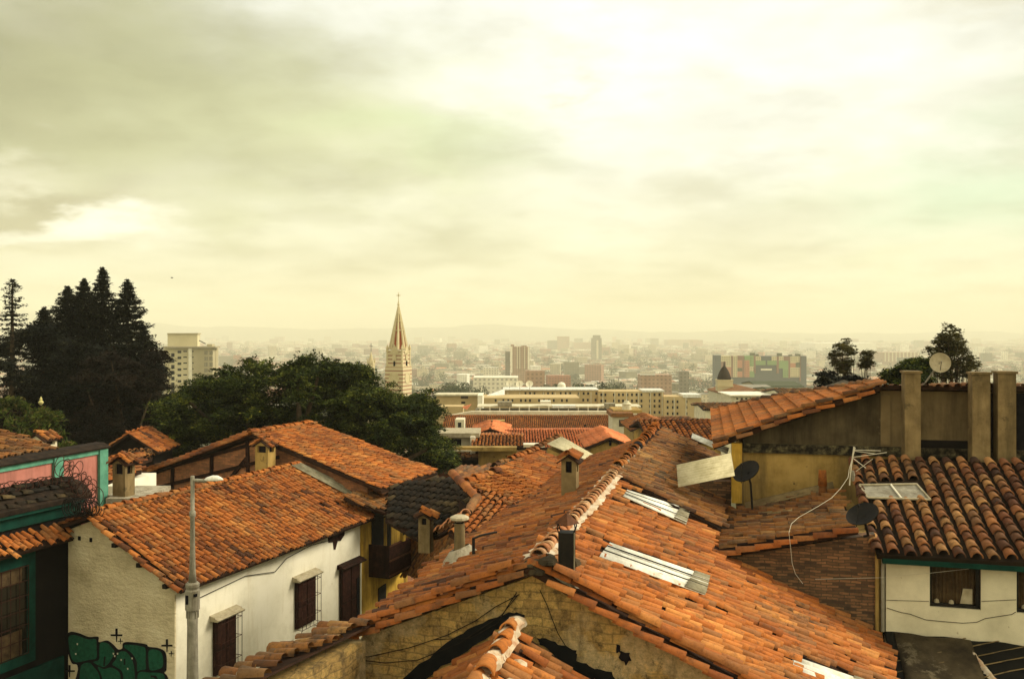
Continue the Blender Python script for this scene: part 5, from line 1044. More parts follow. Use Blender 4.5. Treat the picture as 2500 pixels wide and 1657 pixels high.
DK = [hit(x, y, Dk) for x, y in ((1125, 1176), (1180, 1224), (1150, 1262), (1072, 1308), (1020, 1316), (975, 1290), (940, 1270), (950, 1190), (1000, 1180), (1060, 1172))]
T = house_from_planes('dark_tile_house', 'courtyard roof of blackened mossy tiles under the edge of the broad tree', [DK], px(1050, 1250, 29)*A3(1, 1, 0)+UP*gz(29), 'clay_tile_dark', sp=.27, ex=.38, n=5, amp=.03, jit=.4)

p = px(1040, 1316, 26.0); chimney('tiled_chimney', p, .34, .34, .72, 14, 'small chimney with a curled orange tile hat standing behind the balcony', slope=0, wall='pillar_render', base=False)
P4 = pp3([(1452, 1113, 33), (1371, 1066, 34.5), (1336, 1084, 31.5), (1438, 1126, 30.5)])
T = thing('cream_sheet_shed', px(1400, 1120, 33)*A3(1, 1, 0)+UP*gz(33), 'shed roofed with cream corrugated sheets and a sooty ridge behind the tiled chimney', 'shed')
corrugated('roof_sheet', [P4[2], P4[3], P4[0], P4[1]], 'cream_sheet', T, 1, .2, .03)
MB().prism([p-UP*.15 for p in P4], A3(0, 0, -3)).build('wall', 'dim_ochre_wall', T)
tile_line('ridge_cap', px(1258, 1120, 31.2), px(1371, 1064, 34.6), UP, r=.13, parent=T, sag=0, mat='clay_tile_brown')
q = hit(1282, 1099, plane3(*D1[:3])) if 0 else None
# ------------------------------------------------------------------ generic pieces for the town beyond
def wall_block(T, name, x0, x1, yt, Y, depth, mat, t=0.0, zb=None, top=None):
    """box standing at depth Y between picture columns x0, x1 with its top at row yt"""
    a = px(x0, yt, Y); b = px(x1, yt, Y); zb = gz(Y)-1 if zb is None else zb
    d = dvec(t); r = nrm(b-a)
    o = MB().prism([A3(a[0], a[1], zb), A3(b[0], b[1], zb), b, a], d*depth).build(name, mat, T); return o
def gab(name, label, x0, x1, ye, yr, Y, depth, roof, wall, cat='house', axis='x', over=.4, sp=.3, ex=.42, detail=True):
    """gabled house: axis x = ridge parallel to the picture; y = ridge running away"""
    a, b = px(x0, ye, Y), px(x1, ye, Y); zr2 = CZ-(yr-HY)/F*(Y+(depth/2 if axis == 'x' else 0)); ze_ = a[2]; zb = gz(Y)-1
    T = thing(name, A3((a[0]+b[0])/2, Y+depth/2, zb+1), label, cat)
    if axis == 'x':
        f, k, r1, r2 = a-A3(over, over, 0), b-A3(-over, over, 0), A3(b[0]+over, Y+depth/2, zr2), A3(a[0]-over, Y+depth/2, zr2)
        g2 = [A3(a[0]-over, Y+depth+over, ze_), A3(b[0]+over, Y+depth+over, ze_)]
        sl = [[f, k, r1, r2], [g2[0], g2[1], r1, r2]]
        MB().prism([A3(a[0], Y, zb), A3(a[0], Y+depth, zb), A3(a[0], Y+depth, ze_-.1), A3(a[0], Y+depth/2, zr2-.25), A3(a[0], Y, ze_-.1)], A3(b[0]-a[0], 0, 0)).build('wall', wall, T)
    else:
        xm = (a[0]+b[0])/2; r1, r2 = A3(xm, Y-over, zr2), A3(xm, Y+depth, zr2)
        sl = [[a-A3(over, over, .1), r1, r2, A3(a[0]-over, Y+depth, ze_-.1)], [b-A3(-over, over, .1), r1, r2, A3(b[0]+over, Y+depth, ze_-.1)]]
        MB().prism([A3(a[0], Y, zb), A3(b[0], Y, zb), A3(b[0], Y, ze_-.12), A3(xm, Y, zr2-.25), A3(a[0], Y, ze_-.12)], A3(0, depth, 0)).build('wall', wall, T)
    for s in sl:
        if detail: tiled('roof_slope', s, roof, T, sp=sp, ex=ex, n=3, jit=.6, broken=0)
        else: MB().prism(s, A3(0, 0, -.3)).build('roof_slope', roof, T)
    return T
def windows(T, Y, xs, yts, w, h, mat='window_glass', name='window'):
    for x in xs:
        for y in yts:
            a, b = px(x-w/2, y, Y-.03), px(x+w/2, y+h, Y-.03)
            MB().prism([A3(a[0], a[1], b[2]), A3(b[0], a[1], b[2]), A3(b[0], a[1], a[2]), A3(a[0], a[1], a[2])], A3(0, .1, 0)).build(name, mat, T)
# veranda row with a tile eave, behind the broad tree's edge
T = thing('veranda_building', px(1170, 1140, 56)*A3(1, 1, 0)+UP*gz(56), 'long low veranda with a tile eave and dark openings right of the broad tree', 'building')
tiled('roof_slope', pp3([(1040, 1120, 56), (1262, 1118, 56), (1262, 1104, 58.5), (1040, 1104, 58.5)]), 'clay_tile_brown', T, sp=.30, ex=.36, n=4)
MB().prism(pp3([(1040, 1150, 57), (1262, 1150, 57), (1262, 1120, 57), (1040, 1120, 57)]), A3(0, .2, 0)).build('dark_opening', 'black_paint', T)
for x0, x1 in ((1040, 1117), (1172, 1182), (1226, 1240)): wall_block(T, 'pier', x0, x1, 1119, 56.7, .28, 'red_brick' if x0 == 1040 else 'cream_wall')
wall_block(T, 'parapet', 1105, 1262, 1137, 56.4, .3, 'red_brick')
tiled('lower_roof', pp3([(1115, 1168, 35), (1150, 1178, 34), (1222, 1142, 38), (1110, 1148, 38)]), 'clay_tile_brown', T, sp=.30, ex=.36, n=4, jit=2)
T = thing('flat_roof_annex', px(1100, 1100, 58)*A3(1, 1, 0)+UP*gz(58), 'grey annex with a flat cement roof and a black opening beside the broad tree', 'building')
wall_block(T, 'wall', 1062, 1163, 1062, 58, 3, 'cream_wall'); wall_block(T, 'roof', 1052, 1170, 1057, 57.6, 3.2, 'stone_trim', zb=px(0, 1066, 58)[2])
MB().prism(pp3([(1086, 1103, 57.95), (1126, 1103, 57.95), (1126, 1071, 57.95), (1086, 1071, 57.95)]), A3(0, .04, 0)).build('opening', 'black_paint', T)
wall_block(T, 'terrace_wall', 1100, 1262, 1092, 54.6, .8, 'dim_ochre_wall', zb=px(0, 1101, 54.6)[2]); wall_block(T, 'pier', 1148, 1160, 1066, 57.2, .5, 'white_plaster'); wall_block(T, 'terrace_slab', 1045, 1150, 1100, 54.3, 1.0, 'stone_trim', zb=px(0, 1104, 54)[2])
# long orange roof with its small gables
T = gab('long_orange_roof_house', 'long house with a new bright orange roof across the middle of the town', 1182, 1466, 1092, 1049, 62, 11, 'new_orange_tile', 'cream_wall', sp=.20, ex=.36)
wall_block(T, 'eave_wall', 1240, 1330, 1085, 60.5, 1.0, 'white_plaster', zb=px(0, 1094, 60)[2])
T = gab('brown_wing_house', 'low wing with a faded brown roof at the left end of the long orange roof', 1168, 1262, 1089, 1063, 56, 6, 'clay_tile_bright', 'dim_ochre_wall', sp=.22, ex=.42)
T = gab('pink_gable_house', 'gabled house with a pinkish orange roof and a dark attic opening', 1442, 1536, 1090, 1066, 55, 6, 'new_orange_tile', 'dim_ochre_wall', axis='y', sp=.28, ex=.42)
windows(T, 55, (1490,), (1076,), 6, 12, 'black_paint', 'attic_opening')
T = gab('small_orange_roof_house', 'small house with a salmon hip above the left end of the long orange roof', 1163, 1232, 1058, 1045, 66, 6, 'new_orange_tile', 'white_plaster', axis='y', sp=.34, ex=.45)
# long brown tiled nave with dormers and cream parapet tower
T = gab('long_brown_roof_building', 'long old building with a brown tiled roof and one small dormer before the institution', 1085, 1560, 1052, 1014, 118, 14, 'clay_tile_bright', 'cream_wall', cat='building', sp=.26, ex=.45)
MB().prism(pp3([(1090, 1015, 126), (1560, 1015, 126), (1560, 1004, 126), (1150, 1004, 126)]), A3(0, 1, 0)).build('cream_parapet', 'cream_wall', T)
for x, w_, y0, y1 in ((1122, 22, 1024, 1048), ):
    wall_block(T, 'dormer', x-w_/2, x+w_/2, y0, 116, 3, 'cream_wall', zb=px(0, y1+4, 118)[2]); windows(T, 116, (x,), (1031,), 8, 12, 'black_paint', 'dormer_window')
windows(T, 119.5, (1429,), (1036,), 6, 14, 'black_paint', 'roof_hatch')
wall_block(T, 'gable_block', 1190, 1232, 1027, 117, 2, 'dim_ochre_wall', zb=px(0, 1052, 117)[2])
T = thing('cream_stair_tower', px(1519, 1040, 112)*A3(1, 1, 0)+UP*gz(112), 'small cream tower with a barred window and round turret beside the long brown roof', 'tower')
wall_block(T, 'wall', 1496, 1542, 1016, 112, 5, 'cream_wall'); wall_block(T, 'roof_band', 1492, 1546, 1008, 111.6, 5.6, 'clay_tile_brown', zb=px(0, 1017, 112)[2]); wall_block(T, 'upper_block', 1498, 1568, 1001, 114, 5, 'dim_ochre_wall', zb=px(0, 1012, 112)[2])
windows(T, 112, (1518,), (1024,), 14, 17, 'curtain')
MB().lathe(px(1530, 1001, 115), [(.6, 0), (.56, .7), (.62, .8), (.35, 1.0), (.3, 1.2)], 16).build('turret', 'cream_wall', T)
# rooftop terrace with pergola in front of the institution
T = thing('pergola_terrace', px(1320, 1000, 135)*A3(1, 1, 0)+UP*gz(135), 'long rooftop terrace with white pergola posts in front of the cream institution', 'terrace')
wall_block(T, 'terrace_wall', 1160, 1560, 1000, 135, 3, 'stone_trim'); wall_block(T, 'roof_slab', 1165, 1565, 991, 134, 4, 'cream_wall', zb=px(0, 993.5, 134)[2])
for x in range(1172, 1562, 24): wall_block(T, 'post', x-1.2, x+1.2, 992, 133.8, .2, 'white_plaster', zb=px(0, 1003, 134)[2])
for x0, x1, y0, y1, m_ in ((1215, 1250, 981, 990, 'fibre_cement'), (1320, 1345, 979, 984, 'white_plaster'), (1478, 1502, 985, 996, 'fibre_cement'), (1348, 1406, 990, 994, 'white_sheet')): wall_block(T, 'roof_cabin', x0, x1, y0, 133.5, 2, m_, zb=px(0, y1+2, 133)[2])
# cream institution
Y = 230; T = thing('cream_institution', px(1440, 1000, Y)*A3(1, 1, 0)+UP*gz(Y), 'wide cream institution with rows of small dark windows and white roof edges', 'building')
IN = 'inst'
mottled('inst', [(.35, (.42, .31, .15)), (.6, (.52, .40, .21)), (.8, (.56, .45, .25))], .3, bmp=None, spots=((.33, .28, .16), .5, .66))
wall_block(T, 'wall', 1230, 1460, 952, Y, 9, IN); wall_block(T, 'wall', 1460, 1620, 955, Y-1.2, 8, IN); wall_block(T, 'wall', 1620, 1712, 968, Y-2.5, 7, IN); wall_block(T, 'lower_wing', 1178, 1415, 971, Y-16, 12, IN)
wall_block(T, 'roof_edge', 1228, 1462, 950, Y-.5, 9, 'white_sheet', zb=px(0, 952.5, Y)[2]); wall_block(T, 'roof_edge', 1568, 1622, 952, Y-1.7, 7, 'white_sheet', zb=px(0, 955.5, Y)[2]); wall_block(T, 'roof_edge', 1668, 1712, 963, Y-3, 7, 'white_sheet', zb=px(0, 968.5, Y)[2])
for x in range(1240, 1700, 29): wall_block(T, 'pilaster', x-1, x+1, 957 if x < 1620 else 971, Y-(.3 if x < 1460 else 1.5 if x < 1620 else 2.8), .4, 'tower_shade0' if 0 else 'cream_wall')
MB().prism(pp3([(1180, 969, Y-10), (1232, 950, Y-2), (1232, 966, Y-6)]), A3(0, 3, 0)).build('white_roof_slope', 'white_sheet', T)
wb = lambda xs, ys, Y_: windows(T, Y_, xs, ys, 4.6, 6.5, 'black_paint')
wb([1283+0, 1294, 1305, 1327, 1338, 1349, 1369, 1381, 1392, 1413, 1425, 1436, 1456], (957,), Y)
wb([1424, 1435, 1456-2], (973, 986), Y); wb([1468, 1478, 1499, 1511, 1521, 1532, 1543, 1554, 1566, 1587, 1598, 1610], (960, 975, 988), Y-1.2); wb([1587, 1598, 1610], (1003,), Y-1.2)
wb([1630, 1643, 1654, 1676], (977, 991, 1006), Y-2.5); wb([1210, 1229, 1241, 1251, 1272, 1283, 1294, 1316, 1328, 1340, 1352, 1372, 1384], (974,), Y-16)
T2 = thing('white_terrace_house', px(1090, 1000, 170)*A3(1, 1, 0)+UP*gz(170), 'low cream buildings with white flat roofs left of the institution', 'building')
wall_block(T2, 'wall', 1064, 1178, 965, 190, 5, IN); wall_block(T2, 'roof', 1060, 1180, 962, 189, 5, 'cream_wall', zb=px(0, 965, 190)[2]); windows(T2, 190, (1134,), (966,), 18, 7, 'curtain'); windows(T2, 190, (1131,), (980,), 10, 5, 'black_paint')
wall_block(T2, 'lower_wall', 1060, 1130, 992, 160, 4, IN); MB().prism(pp3([(1128, 994, 160), (1150, 988, 158), (1140, 1000, 156)]), A3(0, 2, 0)).build('orange_roof', 'new_orange_tile', T2)
wall_block(T2, 'wall', 1166, 1178, 965, 185, 8, 'white_plaster')
gab('hip_roof_house', 'house with a plain orange roof in front of the right end of the institution', 1548, 1650, 1048, 1026, 88, 8, 'clay_tile', 'dim_ochre_wall', axis='y', sp=.32, ex=.5)
gab('low_brown_house', 'dark brown roofed house between the orange roof and the institution', 1600, 1700, 1034, 1022, 105, 7, 'clay_tile_brown', 'dim_ochre_wall', sp=.5, ex=.6)
gab('far_ridge_house', 'brown tiled house just beyond the end of the central ridge', 1600, 1760, 1075, 1028, 42, 6, 'clay_tile', 'dim_ochre_wall', axis='x', sp=.26, ex=.4)
def sat(x, y, R, Y, label):
    P = px(x, y, Y); dish('satellite_dish', P, R/F*Y, A3(-.15, -.85, .5), label, 'white_plaster', [P, P-UP*R/F*Y*1.3], 'white dishes on the institution roof')
sat(1244, 937, 8, 226, 'leftmost white satellite dish above the institution roof'); sat(1269, 938, 9, 226, 'middle white satellite dish above the institution roof'); sat(1293, 938, 9, 226, 'rightmost white satellite dish above the institution roof')
P = px(1371, 944, 300); MB_ = MB().lathe(P-UP*3, [(1.4, 0), (1.3, 2.2), (1.4, 3), (1.25, 3.8), (.8, 4.4), (.05, 4.6)], 18).build('radar_dome', 'white_plaster'); tag(MB_, 'small round white dome behind the institution roof', 'dome')
# ------------------------------------------------------------------ left apartment tower
Y = 460; u = Y/F; T = thing('apartment_tower', px(450, 950, Y)*A3(1, 1, 0)+UP*gz(Y), 'cream apartment tower with a roof penthouse behind the conifers', 'apartment tower')
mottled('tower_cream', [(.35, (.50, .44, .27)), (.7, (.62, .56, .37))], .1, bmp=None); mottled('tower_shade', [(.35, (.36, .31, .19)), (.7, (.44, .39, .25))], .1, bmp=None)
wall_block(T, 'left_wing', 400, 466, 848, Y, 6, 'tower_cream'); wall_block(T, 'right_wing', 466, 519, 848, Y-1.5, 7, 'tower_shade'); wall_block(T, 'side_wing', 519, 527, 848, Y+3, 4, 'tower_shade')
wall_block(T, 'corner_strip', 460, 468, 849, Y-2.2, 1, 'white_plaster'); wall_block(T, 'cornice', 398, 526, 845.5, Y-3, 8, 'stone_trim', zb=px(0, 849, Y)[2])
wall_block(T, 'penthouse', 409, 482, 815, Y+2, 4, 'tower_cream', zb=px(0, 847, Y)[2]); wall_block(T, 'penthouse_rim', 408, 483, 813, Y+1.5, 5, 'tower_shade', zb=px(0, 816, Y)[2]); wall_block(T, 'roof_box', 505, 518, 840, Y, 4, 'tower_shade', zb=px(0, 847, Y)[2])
MB().tube([px(486, 831, Y), px(502, 839, Y)], .25, 5).build('stay', 'dark_cable', T)
for f in range(8):
    y = 856+f*14.3
    if y < 955:
        windows(T, Y, (422,), (y+6,), 8, 9, 'black_paint'); windows(T, Y, (438,), (y,), 9, 6, 'black_paint')
        windows(T, Y, (452,), (y,), 9, 3, 'black_paint'); windows(T, Y-1.5, (470,), (y,), 5, 3, 'black_paint'); windows(T, Y-1.5, (503, 515), (y,), 9, 10, 'fibre_cement', 'balcony_glazing')
# ------------------------------------------------------------------ church with its striped spire
Y = 150; u = Y/F; cx = px(973, 854, Y); FCk = Frame(cx, 20)
T = thing('church_tower', A3(cx[0], Y, gz(Y)), 'church bell tower with a striped body, pointed red and cream spire and cross', 'church tower')
def stripes():
    m, nt, b = new_mat('striped_stone'); g = N(nt, 'ShaderNodeNewGeometry'); s = N(nt, 'ShaderNodeSeparateXYZ'); nt.links.new(g.outputs['Position'], s.inputs[0])
    w_ = N(nt, 'ShaderNodeMath', operation='FRACT'); d_ = N(nt, 'ShaderNodeMath', operation='DIVIDE'); d_.inputs[1].default_value = .62; nt.links.new(s.outputs[2], d_.inputs[0]); nt.links.new(d_.outputs[0], w_.inputs[0])
    c = ramp(nt, [(0, (.56, .48, .30)), (.66, (.30, .16, .10))], w_.outputs[0], 'CONSTANT'); nt.links.new(c, b.inputs['Base Color']); b.inputs['Roughness'].default_value = .9
stripes()
mottled('church_cream', [(.3, (.46, .39, .22)), (.7, (.62, .54, .35))], 1.2, bmp=None); mottled('church_red', [(.3, (.22, .06, .03)), (.7, (.34, .10, .05))], 1.2, bmp=None)
zy = lambda y: CZ-(y-HY)/F*Y
w0 = 44*u
MB().box(A3(cx[0], Y, gz(Y)), 48*u, 48*u, zy(895)-gz(Y), 20).build('tower_base', 'striped_stone', T)
MB().box(A3(cx[0], Y, zy(895)), 42*u, 42*u, zy(856)-zy(895), 20).build('belfry', 'striped_stone', T)
MB().box(A3(cx[0], Y, zy(895)), 46*u, 46*u, 3*u, 20).build('cornice', 'church_cream', T); MB().box(A3(cx[0], Y, zy(858)), 45*u, 45*u, 3*u, 20).build('cornice', 'church_cream', T)
for i in (-1, 1):
    for j in (-1, 1):
        P = FCk.pt(j*20*u, i*20*u, gz(Y)); MB().box(P, 4*u, 4*u, zy(852)-gz(Y), 20).build('corner_buttress', 'church_cream', T)
        MB().lathe(A3(P[0], P[1], zy(852)), [(3.4*u, 0), (3.4*u, 3*u), (.3*u, 12*u)], 6).build('corner_pinnacle', 'church_cream', T)
ap = A3(cx[0], Y, zy(742)); n = 8; ring = []
for j in range(8):
    a = math.radians(22.5+45*j); ring.append(A3(cx[0], Y, zy(853))+FCk.r*math.cos(a)*21*u+FCk.d*math.sin(a)*21*u)
mb = MB(); mb.add(ring+[ap], [(j, (j+1) % 8, 8) for j in range(8)], 0); mb.build('spire', 'church_red', T)
mb = MB()
for j in range(8): mb.tube([ring[j], ap], [4.2*u, 1.3*u], 5)
mb.build('spire_rib', 'church_cream', T)
for f in (.42, .62, .80):
    R = 21*u*(1-f)+1.8*u; MB().lathe(A3(cx[0], Y, zy(853)+(zy(742)-zy(853))*f), [(R*.9, -1.2*u), (R*1.08, 0), (R*.8, 1.6*u)], 8).build('spire_band', 'church_cream', T)
MB().lathe(ap-UP*3*u, [(2.6*u, 0), (3*u, 2*u), (1.6*u, 6*u), (1.0*u, 12*u)], 8).build('finial', 'church_cream', T)
mb = MB(); mb.tube([ap+UP*7*u, ap+UP*28*u], .75*u, 5); mb.tube([ap+UP*21*u-FCk.r*6*u, ap+UP*21*u+FCk.r*6*u], .75*u, 5)
mb.lathe(ap+UP*21*u-FCk.d*.3*u, [(2.4*u, 0), (2.4*u, .7*u)], 10, axis=FCk.d)
mb.build('cross', 'church_cream', T)
for s_, ax in ((-1, 'd'), (1, 'r')):
    dirv = -FCk.d if ax == 'd' else FCk.r; side = FCk.r if ax == 'd' else FCk.d
    c0 = A3(cx[0], Y, 0)+dirv*21.5*u
    MB().prism([c0-side*12*u+UP*zy(862), c0+side*12*u+UP*zy(862), c0+UP*zy(840)], dirv*1.2*u).build('spire_gable', 'church_cream', T)
    MB().prism([c0+side*(x*u)+UP*zy(y) for x, y in ((-5, 878), (5, 878), (5, 868), (0, 861), (-5, 868))], dirv*1.5*u).build('belfry_window', 'church_cream', T)
    MB().prism([c0+side*(x*u)+UP*zy(y) for x, y in ((-2, 893), (2, 893), (2, 883), (0, 880), (-2, 883))], dirv*1.8*u).build('dark_niche', 'black_paint', T)
    c1 = A3(cx[0], Y, 0)+dirv*24.2*u; MB().lathe(c1+UP*zy(922)+dirv*.2*u, [(14*u, 0), (14*u, .8*u), (11*u, .9*u), (11*u, .2*u)], 20, axis=dirv).build('rose_window_ring', 'church_cream', T)
T = thing('small_spire', px(906, 900, 165)*A3(1, 1, 0)+UP*gz(165), 'small pale spire with a cross left of the church tower', 'spire'); P = px(906, 885, 165); u = 165/F
MB().lathe(A3(P[0], 165, gz(165)), [(9*u, 0), (9*u, P[2]-gz(165))], 8).build('body', 'church_cream', T)
for j in range(4): a = j*math.pi/2+.5; MB().lathe(P+A3(9*u*math.cos(a), 9*u*math.sin(a), -2*u), [(2*u, 0), (2*u, 6*u), (.2*u, 14*u)], 6).build('pinnacle', 'church_cream', T)
MB().lathe(P, [(7*u, 0), (.5*u, 27*u)], 8).build('spire', 'church_cream', T); mb = MB(); mb.tube([P+UP*26*u, P+UP*47*u], .6*u, 5); mb.tube([P+UP*40*u-A3(4*u, 0, 0), P+UP*40*u+A3(4*u, 0, 0)], .6*u, 5); mb.build('cross', 'black_metal', T)
# ------------------------------------------------------------------ town roofs right of the institution, domed tower
Y = 260; u = Y/F; T = thing('domed_tower', px(1768, 980, Y)*A3(1, 1, 0)+UP*gz(Y), 'yellowish tower with a dark pointed dome in front of the coloured apartments', 'tower'); P = A3(px(1768, 0, Y)[0], Y, 0); zy = lambda y: CZ-(y-HY)/F*Y
MB().box(P+UP*gz(Y), 37*u, 34*u, zy(928)-gz(Y), 5).build('body', 'tower_cream', T); MB().box(P+UP*zy(943), 40*u, 37*u, 2.5*u, 5).build('cornice', 'church_cream', T); MB().box(P+UP*zy(929), 39*u, 36*u, 3*u, 5).build('cornice', 'church_cream', T)
MB().lathe(P+UP*zy(927), [(17*u, 0), (16.5*u, 6*u), (13*u, 17*u), (7*u, 28*u), (2*u, 34*u), (1.2*u, 43*u), (.2*u, 46*u)], 16).build('dome', 'clay_tile_dark', T, True)
MB().prism([P+A3(x*u, -17.3*u, 0)+UP*zy(y) for x, y in ((-6, 985), (14, 985), (14, 962), (-6, 962))], A3(0, -.8, 0)).build('blind_window', 'church_cream', T)
Y = 300
gab('pediment_hall', 'cream hall with a low pediment and long white cornice behind the domed tower', 1790, 1905, 966, 950, 240, 30, 'clay_tile_brown', 'cream_wall', cat='building', axis='y', detail=False)
T = thing('long_arcade_building', px(1850, 980, 200)*A3(1, 1, 0)+UP*gz(200), 'long cream building with a row of small windows above the stained house roof', 'building'); wall_block(T, 'wall', 1785, 1945, 967, 200, 10, 'cream_wall'); wall_block(T, 'cornice', 1783, 1947, 964, 199, 12, 'white_plaster', zb=px(0, 966, 200)[2])
windows(T, 200, range(1800, 1940, 11), (971,), 5, 4, 'black_paint')
gab('red_roof_hall', 'wide hall with a rusty red roof at the right of the domed tower', 1925, 2010, 972, 950, 190, 20, 'clay_tile_brown', 'cream_wall', cat='building', sp=.8, ex=1)
gab('white_walled_house', 'low house with a white wall and red roof below the domed tower', 1722, 1830, 1000, 986, 130, 8, 'clay_tile_brown', 'cream_wall', sp=.6, ex=.8)
for i, (x0, x1, ye, yr, Y) in enumerate(((1800, 1890, 948, 938, 330), (1850, 1960, 942, 930, 360), (1890, 1990, 958, 944, 290))):
    gab('olive_roof_hall', ['nearest olive roofed hall between the domed tower and the trees', 'farthest low olive roof right of the coloured apartments base', 'grey olive roof beside the leafy trees'][i], x0, x1, ye, yr, Y, 24, 'hill_mat' if i else 'city_grey', 'tower_shade', cat='building', detail=False)
# coloured apartment block
Y = 1050; u = Y/F; T = thing('coloured_apartment_block', px(1857, 930, Y)*A3(1, 1, 0)+UP*gz(Y), 'long apartment block painted in cream, orange, green and blue panels', 'apartment block')
PC = {'c': (.60, .54, .34), 'o': (.50, .24, .15), 'g': (.22, .34, .15), 'b': (.10, .115, .12), 'r': (.26, .15, .11), 'k': (.12, .13, .08)}
for k, v in PC.items(): mottled('panel_'+k, [(.3, tuple(q*.85 for q in v)), (.7, v)], .05, bmp=None)
def pan(x0, x1, y0, y1, k, dy=0, nm='facade_panel'): return wall_block(T, nm, x0, x1, y0, Y+dy, 14-dy, 'panel_'+k, zb=px(0, y1, Y)[2])
sc2 = lambda x: 1720+x/8.45; sy2 = lambda y: 840+y/8.45
wall_block(T, 'body', 1746, 1969, 869, Y+1.5, 14, 'panel_b')
for x0, x1, y0, y1, k in ((220, 340, 230, 800, 'b'), (340, 445, 240, 360, 'c'), (340, 445, 360, 700, 'r'), (445, 550, 240, 470, 'c'), (445, 550, 470, 680, 'o'), (550, 590, 240, 680, 'r'), (590, 680, 240, 680, 'c'), (680, 820, 240, 330, 'r'), (680, 780, 330, 490, 'o'), (680, 780, 490, 560, 'k'), (680, 780, 560, 680, 'o'), (780, 825, 330, 680, 'r'), (825, 930, 240, 330, 'g'), (825, 930, 330, 680, 'o'), (930, 1015, 240, 460, 'g'), (930, 1015, 460, 560, 'c'), (930, 1030, 560, 680, 'g'), (1015, 1055, 240, 600, 'r'), (1055, 1165, 250, 340, 'c'), (1055, 1260, 340, 430, 'g'), (1390, 1490, 250, 340, 'c'), (1300, 1490, 340, 430, 'g'), (1490, 1535, 250, 600, 'r'), (1535, 1630, 250, 340, 'c'), (1535, 1730, 340, 500, 'g'), (1620, 1730, 500, 690, 'g'), (1630, 1730, 250, 340, 'r'), (1730, 1770, 250, 700, 'r'), (1770, 1980, 250, 390, 'c'), (1770, 1880, 390, 480, 'o'), (1880, 1980, 375, 480, 'k'), (1770, 1960, 480, 680, 'c'), (1960, 1990, 250, 760, 'r')):
    pan(sc2(x0)+.05, sc2(x1)-.05, sy2(y0), sy2(y1), k)
for x0, x1, y0, y1 in ((350, 560, 240, 340), (455, 550, 340, 450), (595, 670, 250, 660), (940, 1010, 470, 560), (1780, 1960, 260, 360), (1780, 1950, 490, 670), (1065, 1150, 260, 330), (1400, 1480, 260, 330), (1540, 1620, 260, 330), (830, 920, 340, 660), (935, 1000, 260, 440), (1640, 1720, 520, 660)):
    for x in np.arange(x0+22, x1, 46):
        for y in np.arange(y0+20, y1, 46): windows(T, Y-.6, (sc2(x),), (sy2(y),), 1.8, 1.6, 'curtain')
wall_block(T, 'painted_sign', sc2(1165), sc2(1390), sy2(505), Y-.5, 1, 'white_plaster', zb=px(0, sy2(540), Y)[2])
for x0, x1, y0 in ((950, 1040, 180), (1070, 1120, 205), (1510, 1600, 185), (1750, 1810, 215), (1890, 1980, 200)): wall_block(T, 'roof_tank_house', sc2(x0), sc2(x1), sy2(y0), Y+4, 4, 'panel_k', zb=px(0, 871, Y)[2])
# ------------------------------------------------------------------ towers of the plain
def tower(name, label, x0, x1, yt, yb, Y, mat, depth=None, parts=()):
    T = thing(name, px((x0+x1)/2, yb, Y)*A3(1, 1, 0)+UP*gz(Y), label, 'tower block'); wall_block(T, 'body', x0, x1, yt, Y, depth or (x1-x0)*Y/F*.8, mat)
    for (nm, a, b, y0, y1, dy, m_) in parts: wall_block(T, nm, a, b, y0, Y+dy, 1.0 if dy < 0 else 12, m_, zb=px(0, y1, Y)[2])
    return T
tower('brick_tower', 'brick and white striped tower block, tallest of the near plain', 1248, 1293, 846, 905, 1300, 'city_brick', parts=[('white_stripe', 1246, 1251, 845, 910, -1.5, 'white_plaster'), ('white_stripe', 1288.5, 1292.5, 847, 902, -1.5, 'white_plaster'), ('white_stripe', 1262, 1264, 846, 900, -1.2, 'cream_wall'), ('white_stripe', 1268, 1270, 846, 900, -1.2, 'cream_wall'), ('white_stripe', 1280, 1282, 846, 900, -1.2, 'cream_wall'), ('roof_house', 1247, 1255, 841, 847, 2, 'city_brick'), ('roof_house', 1273, 1286, 843.5, 847, 2, 'city_brick')])
tower('grey_tower', 'grey tower slab attached behind the brick striped tower', 1233.5, 1245, 858, 904, 1330, 'city_grey')
tower('slim_tower', 'slim hazy tower with a dark crown right of the middle', 1445, 1469, 825, 878, 2900, 'city_grey', parts=[('crown', 1448, 1466, 818, 826, 1, 'city_grey'), ('pale_strip', 1456, 1461, 830, 876, -1.5, 'cream_wall')])
tower('hazy_tower', 'broad hazy tower left of the slim tower', 1361, 1390, 821, 855, 4300, 'city_brick')
tower('hazy_tower', 'lower hazy slab at the left of the broad hazy tower', 1337, 1361, 831, 856, 4400, 'city_grey')
tower('hazy_slab', 'long hazy slab between the broad tower and the slim tower', 1400, 1444, 836, 857, 4700, 'city_brick')
tower('hazy_tower', 'pale hazy tower just right of the slim tower', 1495, 1513, 836, 872, 4200, 'city_cream')
tower('hazy_slab', 'faint long slab above the right half of the institution', 1630, 1704, 829, 860, 5600, 'city_brick')
tower('hazy_tower', 'faint pale tower above the right end of the institution', 1590, 1608, 826, 860, 5400, 'city_grey')
tower('hazy_slab', 'pinkish apartment slab between the leafy trees on the right', 2155, 2246, 860, 882, 2500, 'city_brick', parts=[('pale_strip', x, x+2.5, 860, 882, -1.5, 'cream_wall') for x in range(2160, 2244, 9)])
tower('long_shed', 'very long white shed roof on the far plain at the right', 1990, 2140, 837, 843, 4200, 'city_sheet')
tower('dark_block', 'dark square block on the plain right of the institution', 1660, 1682, 906, 935, 800, 'city_grey')
tower('brick_block', 'brown brick block on the plain behind the white dishes', 1283, 1330, 905, 935, 720, 'city_brick')
tower('white_block', 'white block left of the brick striped tower', 1180, 1217, 897, 910, 1150, 'city_white')
